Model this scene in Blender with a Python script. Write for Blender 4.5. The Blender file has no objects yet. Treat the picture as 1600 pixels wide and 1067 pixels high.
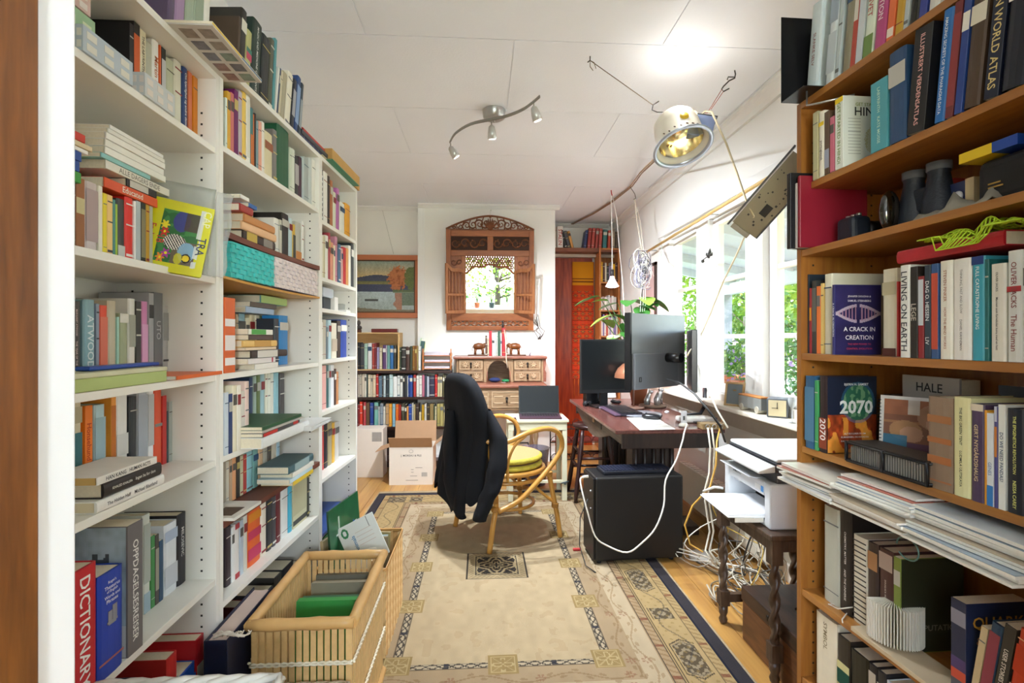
import bpy, math, random
import numpy as np
from mathutils import Vector, Matrix
random.seed(7)
PI = math.pi
col = bpy.context.scene.collection
# ------------------------------------------------------------------ camera
F = 790.0; CX = 800.0; HY = 530.0; TH = math.atan(48/790); H = 1.28
CT, ST = math.cos(TH), math.sin(TH)
cam_d = bpy.data.cameras.new('camera'); cam = bpy.data.objects.new('camera', cam_d); col.objects.link(cam)
cam_d.sensor_width = 36; cam_d.lens = F*36/1600; cam_d.shift_y = (530-533.5)/1600
cam_d.clip_start = .02; cam.location = (0,0,H); cam.rotation_euler = (PI/2,0,-TH)
bpy.context.scene.camera = cam
def ray(px,py=530):
    u=(px-CX)/F; v=(HY-py)/F
    return Vector((u*CT+ST, CT-u*ST, v))
def atk(px,py,k): r=ray(px,py); return Vector((r.x*k, r.y*k, H+r.z*k))
def onY(px,py,y): return atk(px,py,y/ray(px,py).y)
def onX(px,py,x): return atk(px,py,x/ray(px,py).x)
def onZ(px,py,z): return atk(px,py,(z-H)/ray(px,py).z)
# ------------------------------------------------------------------ materials
def lin(h):
    if not isinstance(h,str): return tuple(h)+(1,)
    c=[int(h[i:i+2],16)/255 for i in (0,2,4)]
    return tuple((x/12.92 if x<=.04045 else ((x+.055)/1.055)**2.4) for x in c)+(1,)
_m={}
def mat(c, rough=.55, metal=0, var=.06, scale=18, bump=0, bscale=60, spec=.5, coat=0, emit=None, alpha=None, trans=0):
    key=(c,rough,metal,var,scale,bump,bscale,spec,coat,emit,alpha,trans)
    if key in _m: return _m[key]
    m=bpy.data.materials.new('surface'); m.use_nodes=True; nt=m.node_tree; N=nt.nodes; L=nt.links
    b=N['Principled BSDF']; rgb=lin(c)
    b.inputs['Roughness'].default_value=rough; b.inputs['Metallic'].default_value=metal
    b.inputs['Specular IOR Level'].default_value=spec; b.inputs['Coat Weight'].default_value=coat
    b.inputs['Transmission Weight'].default_value=trans
    tc=N.new('ShaderNodeTexCoord'); no=N.new('ShaderNodeTexNoise'); no.inputs['Scale'].default_value=scale; no.inputs['Detail'].default_value=3
    L.new(tc.outputs['Object'],no.inputs['Vector'])
    mx=N.new('ShaderNodeMix'); mx.data_type='RGBA'
    mx.inputs[6].default_value=tuple(max(0,x*(1-var)) for x in rgb[:3])+(1,)
    mx.inputs[7].default_value=tuple(min(1,x*(1+var)) for x in rgb[:3])+(1,)
    L.new(no.outputs['Fac'],mx.inputs[0]); L.new(mx.outputs[2],b.inputs['Base Color'])
    if bump:
        n2=N.new('ShaderNodeTexNoise'); n2.inputs['Scale'].default_value=bscale; L.new(tc.outputs['Object'],n2.inputs['Vector'])
        bp=N.new('ShaderNodeBump'); bp.inputs['Strength'].default_value=bump; bp.inputs['Distance'].default_value=.005
        L.new(n2.outputs['Fac'],bp.inputs['Height']); L.new(bp.outputs['Normal'],b.inputs['Normal'])
    if emit:
        b.inputs['Emission Color'].default_value=lin(emit[0]); b.inputs['Emission Strength'].default_value=emit[1]
    if alpha is not None: b.inputs['Alpha'].default_value=alpha
    _m[key]=m; return m
def wood(c1,c2,axis='X',scale=6,rough=.42,ring=12,bump=.15,stretch=.12):
    key=('w',c1,c2,axis,scale,rough,ring)
    if key in _m: return _m[key]
    m=bpy.data.materials.new('wood'); m.use_nodes=True; nt=m.node_tree; N=nt.nodes; L=nt.links; b=N['Principled BSDF']
    b.inputs['Roughness'].default_value=rough
    tc=N.new('ShaderNodeTexCoord'); mp=N.new('ShaderNodeMapping'); L.new(tc.outputs['Object'],mp.inputs['Vector'])
    s=[scale]*3; s['XYZ'.index(axis)]=scale*stretch; mp.inputs['Scale'].default_value=s
    n1=N.new('ShaderNodeTexNoise'); n1.inputs['Scale'].default_value=1.5; n1.inputs['Detail'].default_value=5; n1.inputs['Distortion'].default_value=.8
    L.new(mp.outputs['Vector'],n1.inputs['Vector'])
    n2=N.new('ShaderNodeTexNoise'); n2.inputs['Scale'].default_value=ring; n2.inputs['Detail'].default_value=4; L.new(mp.outputs['Vector'],n2.inputs['Vector'])
    ad=N.new('ShaderNodeMath'); ad.operation='ADD'; L.new(n1.outputs['Fac'],ad.inputs[0]); L.new(n2.outputs['Fac'],ad.inputs[1])
    rp=N.new('ShaderNodeValToRGB'); rp.color_ramp.elements[0].position=.36*1.0; rp.color_ramp.elements[1].position=.66
    rp.color_ramp.elements[0].color=lin(c2); rp.color_ramp.elements[1].color=lin(c1)
    hf=N.new('ShaderNodeMath'); hf.operation='MULTIPLY'; hf.inputs[1].default_value=.5; L.new(ad.outputs[0],hf.inputs[0])
    L.new(hf.outputs[0],rp.inputs['Fac']); L.new(rp.outputs['Color'],b.inputs['Base Color'])
    bp=N.new('ShaderNodeBump'); bp.inputs['Strength'].default_value=bump; bp.inputs['Distance'].default_value=.003
    L.new(n2.outputs['Fac'],bp.inputs['Height']); L.new(bp.outputs['Normal'],b.inputs['Normal'])
    _m[key]=m; return m
def vcol(rough=.6,spec=.5,bump=0,coat=0):
    key=('vc',rough,spec,bump,coat)
    if key in _m: return _m[key]
    m=bpy.data.materials.new('printed_surface'); m.use_nodes=True; nt=m.node_tree; N=nt.nodes; L=nt.links; b=N['Principled BSDF']
    a=N.new('ShaderNodeVertexColor'); a.layer_name='Col'; L.new(a.outputs['Color'],b.inputs['Base Color'])
    b.inputs['Roughness'].default_value=rough; b.inputs['Specular IOR Level'].default_value=spec; b.inputs['Coat Weight'].default_value=coat
    if bump:
        tc=N.new('ShaderNodeTexCoord'); n2=N.new('ShaderNodeTexNoise'); n2.inputs['Scale'].default_value=250; L.new(tc.outputs['Object'],n2.inputs['Vector'])
        bp=N.new('ShaderNodeBump'); bp.inputs['Strength'].default_value=bump; bp.inputs['Distance'].default_value=.004
        L.new(n2.outputs['Fac'],bp.inputs['Height']); L.new(bp.outputs['Normal'],b.inputs['Normal'])
    _m[key]=m; return m
# ------------------------------------------------------------------ mesh builder
class MB:
    def __init__(s): s.v=[]; s.f=[]; s.mi=[]; s.cur=0; s.ls=[]; s.ms=[]; s.smooth=False
    def m(s,mtl):
        if mtl not in s.ms: s.ms.append(mtl)
        s.cur=s.ms.index(mtl); return s
    def add(s,vs,fs,sm=None):
        o=len(s.v); s.v+= [tuple(x) for x in vs]
        for f in fs: s.f.append(tuple(o+i for i in f)); s.mi.append(s.cur); s.ls.append(s.smooth if sm is None else sm)
        return s
    def box(s,a,b,M=None):
        x0,y0,z0=a; x1,y1,z1=b
        x0,x1=min(x0,x1),max(x0,x1); y0,y1=min(y0,y1),max(y0,y1); z0,z1=min(z0,z1),max(z0,z1)
        vs=[Vector(p) for p in ((x0,y0,z0),(x1,y0,z0),(x1,y1,z0),(x0,y1,z0),(x0,y0,z1),(x1,y0,z1),(x1,y1,z1),(x0,y1,z1))]
        if M is not None: vs=[M@p for p in vs]
        return s.add(vs,[(0,3,2,1),(4,5,6,7),(0,1,5,4),(1,2,6,5),(2,3,7,6),(3,0,4,7)],False)
    def hexa(s,p):   # 8 points: bottom 4 ccw, top 4 ccw
        return s.add(p,[(0,3,2,1),(4,5,6,7),(0,1,5,4),(1,2,6,5),(2,3,7,6),(3,0,4,7)],False)
    def tube(s,pts,r,n=8,cap=True,closed=False,flat=None):
        pts=[Vector(p) for p in pts]; R=r if isinstance(r,(list,tuple)) else [r]*len(pts)
        N=len(pts); base=None; o=len(s.v)
        for i,p in enumerate(pts):
            if closed: t=pts[(i+1)%N]-pts[i-1]
            else: t=pts[min(i+1,N-1)]-pts[max(i-1,0)]
            t=t.normalized() if t.length>1e-9 else Vector((0,0,1))
            if base is None:
                base=Vector((0,0,1)) if abs(t.z)<.9 else Vector((1,0,0))
            a=(base-t*base.dot(t)); a=a.normalized() if a.length>1e-6 else t.orthogonal().normalized()
            base=a; b=t.cross(a)
            for j in range(n):
                w=2*PI*j/n; ca,sb=math.cos(w)*R[i],math.sin(w)*R[i]
                if flat: ca*=flat[0]; sb*=flat[1]
                s.v.append(tuple(p+a*ca+b*sb))
        rng=range(N if closed else N-1)
        for i in rng:
            k=(i+1)%N
            for j in range(n):
                s.f.append((o+i*n+j,o+i*n+(j+1)%n,o+k*n+(j+1)%n,o+k*n+j)); s.mi.append(s.cur); s.ls.append(True)
        if cap and not closed:
            s.f.append(tuple(o+j for j in range(n-1,-1,-1))); s.f.append(tuple(o+(N-1)*n+j for j in range(n))); s.mi+=[s.cur]*2; s.ls+=[False]*2
        return s
    def cyl(s,p0,p1,r0,r1=None,n=16): return s.tube([p0,p1],[r0,r0 if r1 is None else r1],n)
    def lathe(s,prof,c=(0,0,0),n=24,M=None,cap=True):
        o=len(s.v); c=Vector(c)
        for r,z in prof:
            for j in range(n):
                w=2*PI*j/n; p=Vector((r*math.cos(w),r*math.sin(w),z))
                if M is not None: p=M@p
                s.v.append(tuple(p+c))
        for i in range(len(prof)-1):
            for j in range(n):
                s.f.append((o+i*n+j,o+i*n+(j+1)%n,o+(i+1)*n+(j+1)%n,o+(i+1)*n+j)); s.mi.append(s.cur); s.ls.append(True)
        if cap:
            if prof[0][0]>1e-5: s.f.append(tuple(o+j for j in range(n-1,-1,-1))); s.mi.append(s.cur); s.ls.append(False)
            if prof[-1][0]>1e-5: s.f.append(tuple(o+(len(prof)-1)*n+j for j in range(n))); s.mi.append(s.cur); s.ls.append(False)
        return s
    def sphere(s,c,r,n=12,m=8,sc=(1,1,1),M=None):
        R=Matrix.Diagonal((sc[0],sc[1],sc[2])) if M is None else M.to_3x3()@Matrix.Diagonal((sc[0],sc[1],sc[2]))
        return s.lathe([(r*math.sin(PI*i/m)+1e-6,-r*math.cos(PI*i/m)) for i in range(m+1)],c,n,R,False)
    def prism(s,poly,a,b,ax='y',M=None):
        # poly = 2D points; ax = extrusion axis
        def P(p,t):
            q={'y':(p[0],t,p[1]),'x':(t,p[0],p[1]),'z':(p[0],p[1],t)}[ax]; q=Vector(q); return M@q if M is not None else q
        n=len(poly); vs=[P(p,a) for p in poly]+[P(p,b) for p in poly]
        fs=[tuple(range(n)),tuple(range(2*n-1,n-1,-1))]+[(i,(i+1)%n,n+(i+1)%n,n+i)[::-1] for i in range(n)]
        return s.add(vs,fs,False)
    def quad(s,*p): return s.add(p,[tuple(range(len(p)))],False)
    def build(s,name,mt=None,parent=None,bevel=0,world=False,fix=True,seg=2):
        me=bpy.data.meshes.new(name)
        vs=s.v
        if world and parent is not None:
            Mi=parent_matrix(parent).inverted(); vs=[tuple(Mi@Vector(v)) for v in vs]
        me.from_pydata(vs,[],s.f)
        if s.ms:
            for q in s.ms: me.materials.append(q)
            me.polygons.foreach_set('material_index',s.mi)
        elif mt is not None: me.materials.append(mt)
        me.polygons.foreach_set('use_smooth',s.ls)
        if fix:
            import bmesh
            bm=bmesh.new(); bm.from_mesh(me); bmesh.ops.recalc_face_normals(bm,faces=bm.faces); bm.to_mesh(me); bm.free()
        me.update()
        o=bpy.data.objects.new(name,me); col.objects.link(o)
        if parent is not None: o.parent=parent
        if bevel:
            bv=o.modifiers.new('bevel','BEVEL'); bv.width=bevel; bv.segments=seg; bv.limit_method='ANGLE'; bv.angle_limit=.7
        return o
def parent_matrix(p):
    M=Matrix.Translation(p.location)@p.rotation_euler.to_matrix().to_4x4()
    while p.parent: p=p.parent; M=Matrix.Translation(p.location)@p.rotation_euler.to_matrix().to_4x4()@M
    return M
LAB=set()
def tag(o,label,cat,group=None,kind=None):
    o['label']=label; o['category']=cat
    if group: o['group']=group
    if kind: o['kind']=kind
    n=len(label.split())
    if n<4 or n>16: print('LABEL LEN',n,label)
    if label in LAB: print('DUP',label)
    LAB.add(label); return o
def thing(name,label,cat,loc=(0,0,0),rz=0,group=None,rot=None):
    o=bpy.data.objects.new(name,None); col.objects.link(o); o.empty_display_size=.05
    o.location=loc; o.rotation_euler=rot if rot else (0,0,rz); tag(o,label,cat,group); return o
def struct(o): o['kind']='structure'; return o
def sub(o,label): o['label']=label; return o
# ------------------------------------------------------------------ lettering
_tc={}
def text_mesh(txt,size=1.0,bold=0):
    key=(txt,bold)
    if key in _tc: return _tc[key]
    cu=bpy.data.curves.new('lettering','FONT'); cu.body=txt; cu.size=1; cu.resolution_u=2; cu.fill_mode='FRONT'; cu.offset=bold
    ob=bpy.data.objects.new('lettering',cu); col.objects.link(ob)
    dg=bpy.context.evaluated_depsgraph_get(); me=bpy.data.meshes.new_from_object(ob.evaluated_get(dg))
    n=len(me.vertices); co=np.zeros(n*3); me.vertices.foreach_get('co',co); co=co.reshape(-1,3)
    faces=[tuple(p.vertices) for p in me.polygons]
    bpy.data.objects.remove(ob); bpy.data.curves.remove(cu); bpy.data.meshes.remove(me)
    mn=co.min(0); mx=co.max(0); _tc[key]=(co-(mn+mx)/2,faces,mx-mn); return _tc[key]
def text(txt,c,right,up,maxw,maxh,mt,name='lettering',parent=None,bold=.012,world=False,off=.0006,mb=None):
    """flat letters centred at c, fitted into maxw x maxh"""
    co,fs,sz=text_mesh(txt,1,bold); k=min(maxw/sz[0],maxh/sz[1])
    right=Vector(right).normalized(); up=Vector(up).normalized(); nn=right.cross(up); c=Vector(c)+nn*off
    vs=[c+right*(p[0]*k)+up*(p[1]*k) for p in co]
    own=mb is None; mb=mb or MB()
    if mb.ms or not own: mb.m(mt)
    mb.add(vs,fs,False)
    if own: return mb.build(name,mt,parent,world=world,fix=False)
def picture(name,func,w,h,nx,ny,M,parent=None,rough=.5,bump=0,spec=.5,coat=0):
    """flat grid w x h (local XZ, facing -Y) whose surface pattern is computed by func(u,v)->rgb (linear), placed by matrix M"""
    xs=np.linspace(0,w,nx+1); zs=np.linspace(0,h,ny+1); X,Z=np.meshgrid(xs,zs)
    V=np.stack([X.ravel(),np.zeros(X.size),Z.ravel()],1)
    V=(np.array(M.to_3x3())@V.T).T+np.array(M.translation)
    i=np.arange(ny)[:,None]*(nx+1)+np.arange(nx)[None,:]
    Fq=np.stack([i,i+1,i+nx+2,i+nx+1],-1).reshape(-1,4)
    me=bpy.data.meshes.new(name); me.vertices.add(len(V)); me.vertices.foreach_set('co',V.ravel())
    me.loops.add(Fq.size); me.loops.foreach_set('vertex_index',Fq.ravel()); me.polygons.add(len(Fq))
    me.polygons.foreach_set('loop_start',np.arange(0,Fq.size,4)); me.update(calc_edges=True); me.validate()
    uc=(np.arange(nx)+.5)/nx; vc=(np.arange(ny)+.5)/ny; U,W=np.meshgrid(uc,vc)
    rgb=func(U,W); c=np.ones((ny,nx,4)); c[...,:3]=np.clip(rgb,0,1)
    at=me.color_attributes.new('Col','FLOAT_COLOR','CORNER'); at.data.foreach_set('color',np.repeat(c.reshape(-1,4),4,axis=0).ravel().astype(np.float32))
    me.materials.append(vcol(rough,spec,bump,coat)); o=bpy.data.objects.new(name,me); col.objects.link(o)
    if parent is not None: o.parent=parent
    return o
def c3(h): return np.array(lin(h)[:3])
def vnoise(U,V,s,seed=0):
    rs=np.random.RandomState(seed); g=rs.rand(64,64); x=(U*s)%63; y=(V*s)%63; xi=x.astype(int); yi=y.astype(int); fx=x-xi; fy=y-yi
    fx=fx*fx*(3-2*fx); fy=fy*fy*(3-2*fy)
    return (g[yi,xi]*(1-fx)+g[yi,(xi+1)%64]*fx)*(1-fy)+(g[(yi+1)%64,xi]*(1-fx)+g[(yi+1)%64,(xi+1)%64]*fx)*fy
def put(img,mask,colr,a=1.0):
    m=(mask*a)[...,None]; img[:]=img*(1-m)+np.array(colr)*m
# ------------------------------------------------------------------ colour names
PAL={'black':'1a1a1c','dark grey':'47474a','grey':'85868a','light grey':'b9babc','white':'ececea','cream':'e2d8bd','tan':'c8a878','brown':'6e4a2e','dark brown':'3a2a22',
'red':'c0282a','dark red':'701f26','salmon':'dc8f78','orange':'e5712c','yellow':'e5c82e','olive':'868048','green':'3d8a45','dark green':'1f4a36','teal':'4f8f90','pale green':'b7c9a8',
'pale blue':'a9c8d4','blue':'2f5fa4','navy':'202c4c','purple':'6a3868','pink':'d68cb8','mauve':'b06a86','slate blue':'5c7084'}
_pal=[(k,tuple(int(v[i:i+2],16) for i in (0,2,4))) for k,v in PAL.items()]
def cname(h):
    c=[int(h[i:i+2],16) for i in (0,2,4)]
    return min(_pal,key=lambda q:sum((a-b)**2 for a,b in zip(q[1],c)))[0]
ORD=['','first','second','third','fourth','fifth','sixth','seventh','eighth','ninth','tenth','11th','12th','13th','14th','15th','16th','17th','18th','19th','20th','21st','22nd','23rd','24th','25th','26th','27th','28th','29th','30th','31st','32nd','33rd','34th','35th','36th','37th','38th','39th','40th']
# ------------------------------------------------------------------ books
PAGE=mat('e4d9bf',.8,var=.1,scale=200)
def book_parts(root,t,d,h,c,flat=False,title=None,tc='e8e6df',hard=None,bands=None,direction='d',face=None,pages=None,tsize=.62,bandc=None,ty=.5,tw=.86):
    """spine on the plane y=0 facing -Y; upright: thickness X, height Z. flat: height X, thickness Z"""
    hard = (t>.022) if hard is None else hard
    def P(a,b,z): return (z,b,a) if flat else (a,b,z)
    cov=mat(c,.45,var=.07,scale=30); ct=.0022 if hard else .0008; ins=.0025 if hard else 0
    t=max(t,.004); mb=MB().m(cov)
    if hard:
        bul=min(.004,t*.12); pro=[(0,d),(0,.004),(t*.12,bul*.3),(t*.35,0),(t*.65,0),(t*.88,bul*.3),(t,.004),(t,d)]
        inn=[(t-ct,d),(t-ct,.006),(ct,.006),(ct,d)]
    else:
        pro=[(0,d),(0,.0008),(.0008,0),(t-.0008,0),(t,.0008),(t,d)]; inn=[(t-ct,d),(t-ct,.002),(ct,.002),(ct,d)]
    poly=pro+inn; n=len(poly); vs=[P(a,b,0) for a,b in poly]+[P(a,b,h) for a,b in poly]
    fs=[(i,(i+1)%n,n+(i+1)%n,n+i) for i in range(n)]
    npz=len(pro)
    # caps: left board, spine, right board
    for o,rev in ((0,False),(n,True)):
        q=[(0,1,n-2,n-1),tuple(range(1,npz-1))+(npz+1,n-2),(npz-2,npz-1,npz,npz+1)]
        fs+=[tuple(o+i for i in (p if not rev else p[::-1])) for p in q]
    mb.add(vs,fs,False)
    cm=mb
    pg=MB(); a,b=P(ct,.004,ins),P(t-ct,d-(.003 if hard else .0005),h-ins); pg.box(a,b); pg.build('page_block',pages or PAGE,root)
    R,U=(Vector((0,0,-1)),Vector((1,0,0))) if direction=='d' else (Vector((0,0,1)),Vector((-1,0,0)))
    if flat: R,U=Vector((1,0,0)),Vector((0,0,1))
    tm=mat(tc,.5,var=0)
    if direction=='h' and not flat: R,U=Vector((1,0,0)),Vector((0,0,1))
    if title:
        parts=title.split('|')
        L=h*tw; x0=h*(1-ty) if direction!='x' else 0
        c0=P(t/2,0,h*ty)
        if direction=='h' and not flat:
            text(title,c0,R,U,t*.8,h*.1,tm,mb=cm)
        elif len(parts)==1: text(title,c0,R,U,L,t*tsize,tm,mb=cm)
        else:
            tot=sum(len(p)+3 for p in parts); pos=-.5
            for p_ in parts:
                w=(len(p_)+3)/tot; cc=Vector(c0)+R*(L*(pos+w/2)); pos+=w
                text(p_,cc,R,U,L*w*.86,t*tsize,tm,mb=cm)
    elif bands is None and t>.009 and not hard or bands=='auto':
        pass
    if bands:
        for z0,z1,bc in bands:
            cm.m(mat(bc,.5,var=0)); e=.0003
            a,b=P(.0006,-e,h*z0),P(t-.0006,.0,h*z1); cm.box(a,b)
    return cm.build('cover',None,root)
def auto_marks(c,rs):
    """small coloured blocks that the photograph shows on a spine too small to read"""
    r=rs.random(); dark=sum(int(c[i:i+2],16) for i in (0,2,4))<380
    k=rs.choice(['d9d4c4','c9b46a','e9e6de','b8b4a8']) if dark else rs.choice(['3a3a3c','8a2a2a','2a4a6a','55504a','6a6a6a'])
    if r<.35: return [(.82,.835,k),(.12,.13,k)]
    if r<.6: return [(.7,.86,k)]
    if r<.8: return [(.06,.1,k),(.55,.57,k),(.88,.9,k)]
    return None
class Frame:
    def __init__(s,o,a,inward): # origin, along dir (growing with px), inward
        s.o=Vector((o[0],o[1])); s.a=Vector(a).normalized(); s.n=Vector(inward).normalized(); s.phi=math.atan2(s.a.y,s.a.x)
    def hit(s,px,v=0):
        r=ray(px); o=s.o+s.n*v
        # k*r.xy = o + u*a
        det=r.x*(-s.a.y)-r.y*(-s.a.x); k=(o.x*(-s.a.y)-o.y*(-s.a.x))/det
        p=Vector((r.x*k,r.y*k)); return k,(p-o).dot(s.a)
    def u(s,px,v=0): return s.hit(px,v)[1]
    def z(s,px,py,v=0): return H+(HY-py)/F*s.hit(px,v)[0]
    def P(s,u,v,z): q=s.o+s.a*u+s.n*v; return Vector((q.x,q.y,z))
VW={'z1':(0,0,4.4444),'z2':(90,180,4.447),'z3':(90,400,4.85),'z4':(90,590,4.85),'z5':(90,780,3.717),'a':(330,0,3.1375),'b':(340,280,4.852),'c':(340,460,4.852),'d':(340,640,3.334),
'a6':(340,100,7.1125),'b2':(490,250,10.675),'c2':(490,345,7.625),'d2':(490,480,7.625),'e2':(490,600,5.926),'k':(550,505,6.67),'r1':(1220,0,4.2105),'r2':(1220,220,4.2105),'r3':(1230,380,4.324),
'r4':(1230,560,4.324),'r5':(1230,700,4.324),'r6':(1230,860,4.324),'px':(0,0,1),'m':(550,500,4.848)}
def vp(view,x,y): o=VW[view]; return o[0]+x/o[2], o[1]+y/o[2]
nbook=0
UNITS=[]
STUFF=[]
def limits(fr,u,z):
    for f,a,b,zs,zt,th in UNITS:
        if f is fr and a-.06<=u<=b+.06 and a<=min(max(u,a),b)<=b:
            if z>=zt-.005: return a,b,99
            if abs(min(max(u,a),b)-u)>.06: continue
            up=min([q for q in zs+[zt] if q>z+.03]); return a+th+.0015,b-th-.0015,up-th-.0035
    return -99,99,99
def row(fr,view,z,items,group,where,v=.02,depth=None,lean=0,stuff=False,zcap=None,name='book',cat='book',maxd=.25,clear=0,zs=0,marks=True):
    """items: (x0,x1,ytop,colour[,title,titlecolour,{opts}])"""
    global nbook
    rs=random.Random(group); out=[]
    n=0; st0=set(bpy.data.objects) if stuff else None
    mid=sum(fr.u(vp(view,(i[0]+i[1])/2,0)[0],v) for i in items)/len(items)
    la,lb_,zmx=limits(fr,mid,z); ua=min(fr.u(vp(view,i[0],0)[0],v) for i in items); ub=max(fr.u(vp(view,i[1],0)[0],v) for i in items)
    zmx=min(zmx,zcap) if zcap else zmx; na,nb=max(ua,la),min(ub,lb_); fit=lambda q: na+(q-ua)*(nb-na)/(ub-ua)
    for it in items:
        x0,x1,yt,c=it[:4]; title=it[4] if len(it)>4 else None; tc=(it[5] if len(it)>5 else None) or 'e8e6df'; op=dict(it[6]) if len(it)>6 else {}
        p0=vp(view,x0,yt); p1=vp(view,x1,yt); u0,u1=fit(fr.u(p0[0],v)),fit(fr.u(p1[0],v))
        lo,hi=min(u0,u1)+.0004,max(u0,u1)-.0004; t=max(hi-lo,.005)
        h=fr.z((p0[0]+p1[0])/2,p0[1],v)-z if 'h' not in op else op.pop('h')
        if h<.05: print('SHORT',group,n,round(h,3))
        h=min(max(h,.06),.42); ln=math.radians(op.pop('lean',lean)); t*=math.cos(ln)*.985 if ln else 1; h=min(h,(zmx-z-t*abs(math.sin(ln)))/math.cos(ln)); dv=op.pop('dv',0); d=op.pop('d',min(depth or h*.68,maxd)); d=min(d,.268-v-dv)
        lb=op.pop('label',None); n+=1; nm=op.pop('name',name); ct=op.pop('cat',cat)
        if lb is None:
            size='thick ' if t>.04 else ('thin ' if t<.012 else '')
            tt=title.replace('|',' ') if (title and len(title.split())<=3 and not op.get('person')) else None
            lb=f"{size}{cname(c)} {ct.split()[-1]}"+(f" titled {tt}" if tt else '')+f", {ORD[n]} from left {where}"
        op.pop('person',None)
        zz=z+.0006+(t*math.sin(ln) if ln>0 else 0)
        uu=lo
        P=fr.P(uu,v+dv,zz)
        root=thing(nm,lb,ct,P,group=group,rot=(0,ln,fr.phi))
        if not title and 'bands' not in op and marks:
            b=auto_marks(c,rs)
            if b and t>.007: op['bands']=b
        art=op.pop('art',None)
        book_parts(root,t,d,h,c,title=title,tc=tc,**op)
        if art: art(root,t,d,h)
        out.append(root); nbook+=1
    if stuff:
        for o in [q for q in bpy.data.objects if q not in st0]:
            if o.type=='MESH': STUFF.append(o)
            else: LAB.discard(o['label'])
    return out
def flush_stuff():
    mb=MB(); roots=set()
    for o in STUFF:
        M=parent_matrix(o.parent); r=o.parent
        while r.parent: r=r.parent
        roots.add(r)
        o_=len(mb.v); mb.v+=[tuple(M@v.co) for v in o.data.vertices]
        for p in o.data.polygons:
            mt=o.data.materials[p.material_index]; mb.m(mt); mb.f.append(tuple(o_+i for i in p.vertices)); mb.mi.append(mb.cur); mb.ls.append(False)
        me=o.data; bpy.data.objects.remove(o); bpy.data.meshes.remove(me)
    for r in roots: bpy.data.objects.remove(r)
    o=mb.build('books',fix=False); tag(o,'the small distant books packed in the dark bookcase and narrow white bookcase','books',kind='stuff')
def stack(fr,view,base,items,group,where,v=.0,depth=.14,name='book',cat='book',jit=1.5):
    """lying books, bottom first. base: z or (x,y) in the view. items: (x0,x1,thick in view px,colour[,title,tc,opts])"""
    rs=random.Random(group+where); z=base if not isinstance(base,tuple) else fr.z(*vp(view,*base),v); n=0; m=len(items)
    for it in items:
        x0,x1,tp,c=it[:4]; title=it[4] if len(it)>4 else None; tc=(it[5] if len(it)>5 else None) or 'e8e6df'; op=dict(it[6]) if len(it)>6 else {}
        p0=vp(view,x0,0)[0]; p1=vp(view,x1,0)[0]; k0=fr.hit(p0,v)[0]; u0,u1=fr.u(p0,v),fr.u(p1,v)
        lo,hi=min(u0,u1),max(u0,u1); t=max(.005,tp/VW[view][2]/F*min(k0,fr.hit(p1,v)[0]) if 't' not in op else op.pop('t')); n+=1
        lb=op.pop('label',None); nm=op.pop('name',name); ct=op.pop('cat',cat); dv=op.pop('dv',0); d=op.pop('d',depth); rr=op.pop('r',rs.uniform(-jit,jit))
        if lb is None:
            tt=title.replace('|',' ') if (title and len(title.split())<=3 and not op.get('person')) else None
            lb=f"{cname(c)} {ct.split()[-1]}"+(f" titled {tt}" if tt else '')+f" lying {ORD[n]} from bottom {where}"
        op.pop('person',None)
        root=thing(nm,lb,ct,fr.P(lo,v+dv,z+.0006),group=group,rot=(0,0,fr.phi+math.radians(rr)))
        book_parts(root,t,d,hi-lo,c,flat=True,title=title,tc=tc,tw=.8,**op); z+=t+.0012
    return z
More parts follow.
